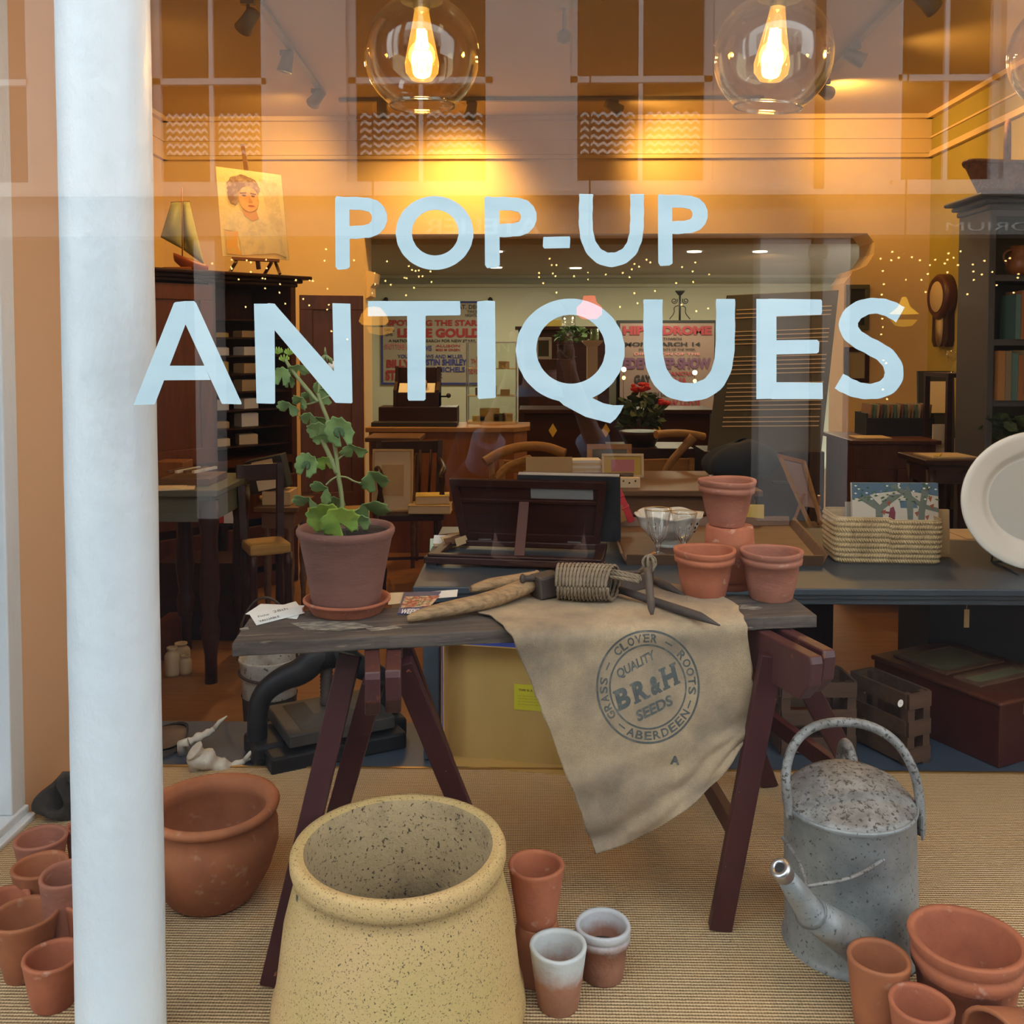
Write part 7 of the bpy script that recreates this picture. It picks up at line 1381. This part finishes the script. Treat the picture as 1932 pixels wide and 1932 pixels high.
c = P(1900, 800, d); zs4 = sh_z[2] - .3; t = thing('shelf_plant', 'green leafy plant on the lowest visible bookcase shelf', 'potted plant', (c.x, d, zs4)); MB().lathe([(.001, 0), (.04, 0), (.055, .09), (.048, .09), (.001, .08)], 16).build('pot_body', m_mahd, t, local=True); bush(t, (c.x, d, zs4 + .17), .11, .06, .07, 46, .03, m_dleaf, 8)
# baskets on the bookcase
def wicker(t, rx, ry, h, flare, m):
    mb = MB().grid(lambda u, v: (rx * (flare + (1 - flare) * v) * cos(2 * pi * u) * (1 + .012 * sin(u * 2 * pi * 26 + (pi if int(v * 14) % 2 else 0))), ry * (flare + (1 - flare) * v) * sin(2 * pi * u), h * v + .012 * cos(4 * pi * u) * v), 130, 28); mb.grid(lambda u, v: (rx * flare * cos(2 * pi * u) * v, ry * flare * sin(2 * pi * u) * v, .004), 40, 2); mb.build('basket_body', m, t, local=True, thick=.005)
    pth = [(rx * cos(a), ry * sin(a), h + .012 * cos(2 * a)) for a in [i * 2 * pi / 60 for i in range(60)]]; MB().tube(pth, .010, 7, closed=True).build('rim', m, t, local=True)
p0, p1 = P(1828, 310, d), P(1985, 310, d); cx_ = (p0.x + p1.x) / 2; hb = P(1900, 308, d).z - ztc
t = thing('wicker_basket', 'oval brown wicker basket with an upright handle on top of the bookcase', 'basket', (cx_, d + .03, ztc)); wicker(t, (p1.x - p0.x) / 2, .12, hb, .62, m_wicker)
hz = P(1905, 228, d).z - ztc; MB().tube([Matrix.Rotation(radians(-28), 3, 'Z') @ q_ for q_ in smooth([(-.0, -.12, hb), (-.0, -.11, hz * .75), (0, -.04, hz), (0, .04, hz), (0, .11, hz * .75), (0, .12, hb)])], .012, 9).build('handle', m_wicker, t, local=True)
m_w2 = mat('pinkish_wicker', (.30, .16, .11), .6, c2=(.2, .10, .07), sc1=40, bump=.6)
t = thing('wicker_hamper', 'pinkish wicker basket standing behind the brown one, at the right edge', 'basket', (P(1990, 300, d + .1).x + .02, d + .10, ztc)); wicker(t, .10, .05, P(1920, 232, d + .1).z - ztc, .85, m_w2) if 0 else wicker(t, .14, .035, P(1920, 236, d + .1).z - ztc, .9, m_w2)
t, w_, ztr = table('dark_table', 'dark table at the right between the chest of drawers and platter', m_mahd, 1745, 1852, 868, 4.0, .30, r=.025)
p = P(1800, 866, 4.05); one(MB().box(-.10, .10, -.08, .08, 0, .006, TR(p.x, 4.14, ztr, .1)), 'brown_paper', m_card, 'buff paper sheet on the dark table left of the platter', 'paper'); one(MB().box(-.012, .012, -.06, .06, 0, .004, TR(p.x - .04, 4.12, ztr + .006, -.5)), 'folding_rule', m_yel, 'short yellow folding rule on the buff paper', 'ruler')

# ------------------------------------------------------------------ the person photographing the window, on the pavement outside
def skin(name, pts, edges, m, parent, sub=2, root=0):
    me = bpy.data.meshes.new(name); me.from_pydata([tuple(p[:3]) for p in pts], edges, []); bm = bmesh.new(); bm.from_mesh(me); ly = bm.verts.layers.skin.verify(); bm.verts.ensure_lookup_table()
    for v_, p in zip(bm.verts, pts): v_[ly].radius = (p[3], p[4] if len(p) > 4 else p[3]); v_[ly].use_root = v_.index == root
    bm.to_mesh(me); bm.free(); o = bpy.data.objects.new(name, me); COL.objects.link(o); me.materials.append(m); o.parent = parent
    o.modifiers.new('skin', 'SKIN').use_smooth_shade = True; k = o.modifiers.new('sub', 'SUBSURF'); k.levels = sub; k.render_levels = sub; return o
FY = -.42; t = thing('person', 'person outside in dark jacket and pale blue shirt, photographing the window', 'person', (.03, FY, -.5))
m_skin = mat('skin', (.50, .28, .20), .6); m_jk = mat('dark_jacket', (.012, .014, .02), .9, bump=.3, bs=30); m_tr = mat('dark_trousers', (.012, .013, .016), .9); m_sh = mat('pale_blue_shirt', (.28, .34, .46), .85); m_hair = mat('brown_hair', (.05, .03, .02), .8, bump=.8, bs=90)
pts = [(0, 0, .95, .13, .10), (0, 0, 1.15, .12, .09), (0, 0, 1.33, .13, .10), (0, .0, 1.42, .075, .07), (0, .01, 1.49, .052, .055), (0, .02, 1.55, .062, .075), (0, .025, 1.63, .072, .09), (0, .02, 1.70, .055, .07)]
eds = [(0, 1), (1, 2), (2, 3), (3, 4), (4, 5), (5, 6), (6, 7)]
for s_ in (-1, 1):
    n = len(pts); pts += [(s_ * .17, 0, 1.38, .058), (s_ * .23, .06, 1.20, .045), (s_ * .22, .14, 1.16, .040), (s_ * .14, .27, 1.36, .030), (s_ * .085, .355, 1.50, .023), (s_ * .075, .375, 1.545, .026, .018), (s_ * .07, .385, 1.575, .022, .014)]
    eds += [(2, n), (n, n + 1), (n + 1, n + 2), (n + 2, n + 3), (n + 3, n + 4), (n + 4, n + 5), (n + 5, n + 6)]
    k = len(pts); 
    for f, (z, l_) in enumerate(((1.625, .040), (1.605, .045), (1.585, .043), (1.565, .036))):
        pts += [(s_ * .078, .378, z, .0085), (s_ * (.083), .362, z + .004, .008), (s_ * (.085 - l_ * .35), .358 - .0, z + .004, .007)]; q = len(pts); eds += [(n + 6 if f < 2 else n + 5, q - 3), (q - 3, q - 2), (q - 2, q - 1)]
    pts += [(s_ * .06, .392, 1.565, .0095), (s_ * .045, .398, 1.585, .008)]; q = len(pts); eds += [(n + 5, q - 2), (q - 2, q - 1)]
    n = len(pts); pts += [(s_ * .09, 0, .90, .095), (s_ * .10, .01, .50, .055), (s_ * .10, -.01, .12, .036), (s_ * .10, -.01, .05, .036), (s_ * .11, .10, .03, .030)]; eds += [(0, n), (n, n + 1), (n + 1, n + 2), (n + 2, n + 3), (n + 3, n + 4)]
skin('body', pts, eds, m_skin, t)
jk = [(0, 0, .86, .165, .13), (0, 0, 1.10, .150, .115), (0, 0, 1.33, .155, .12), (0, 0, 1.43, .09, .085)]; je = [(0, 1), (1, 2), (2, 3)]
for s_ in (-1, 1): n = len(jk); jk += [(s_ * .18, 0, 1.385, .075), (s_ * .24, .06, 1.19, .062), (s_ * .225, .15, 1.16, .056), (s_ * .17, .215, 1.26, .050)]; je += [(2, n), (n, n + 1), (n + 1, n + 2), (n + 2, n + 3)]
skin('jacket', jk, je, m_jk, t)
for s_ in (-1, 1): MB().tube([(s_ * .175, .205, 1.245), (s_ * .158, .24, 1.30), (s_ * .148, .258, 1.33)], [.046, .046, .050], 16).build('shirt_cuff', m_sh, t, local=True)
MB().tube([(0, .0, 1.40), (0, .005, 1.47)], [.088, .068], 18).build('shirt_collar', m_sh, t, local=True)
tq = [(0, 0, .95, .15, .12)]; te = []
for s_ in (-1, 1): n = len(tq); tq += [(s_ * .09, 0, .86, .105), (s_ * .10, .01, .50, .075), (s_ * .10, -.01, .08, .058)]; te += [(0, n), (n, n + 1), (n + 1, n + 2)]
skin('trousers', tq, te, m_tr, t)
for s_ in (-1, 1): MB().ell((s_ * .105, .045, .045), (.048, .135, .045), 10).build('shoe', m_black, t, local=True)
MB().ell((0, .005, 1.665), (.088, .102, .10), 12).ell((0, -.03, 1.60), (.078, .075, .09), 10).build('hair', m_hair, t, local=True)
MB().tube([(0, .108, 1.635), (0, .128, 1.60), (0, .112, 1.592)], [.008, .014, .010], 8).build('nose', m_skin, t, local=True)
MB().ell((0, .103, 1.565), (.024, .008, .007), 8).build('mouth', mat('lips', (.35, .12, .10), .5), t, local=True)
for s_ in (-1, 1):
    MB().ell((s_ * .032, .100, 1.635), (.013, .008, .008), 8).build('eye', m_black, t, local=True); MB().ell((s_ * .078, .025, 1.615), (.012, .022, .032), 8).build('ear', m_skin, t, local=True)
t = thing('phone', 'black phone held up in both hands by the person outside', 'phone', (.03, -.062, 1.03)); MB().box(-.045, .045, -.006, .0, 0, .15).build('phone_body', m_black, t, local=True, bevel=.003)
MB().box(-.040, .040, -.0066, -.006, .01, .14).build('screen', emis('phone_screen', (.6, .65, .7), .4), t, local=True)
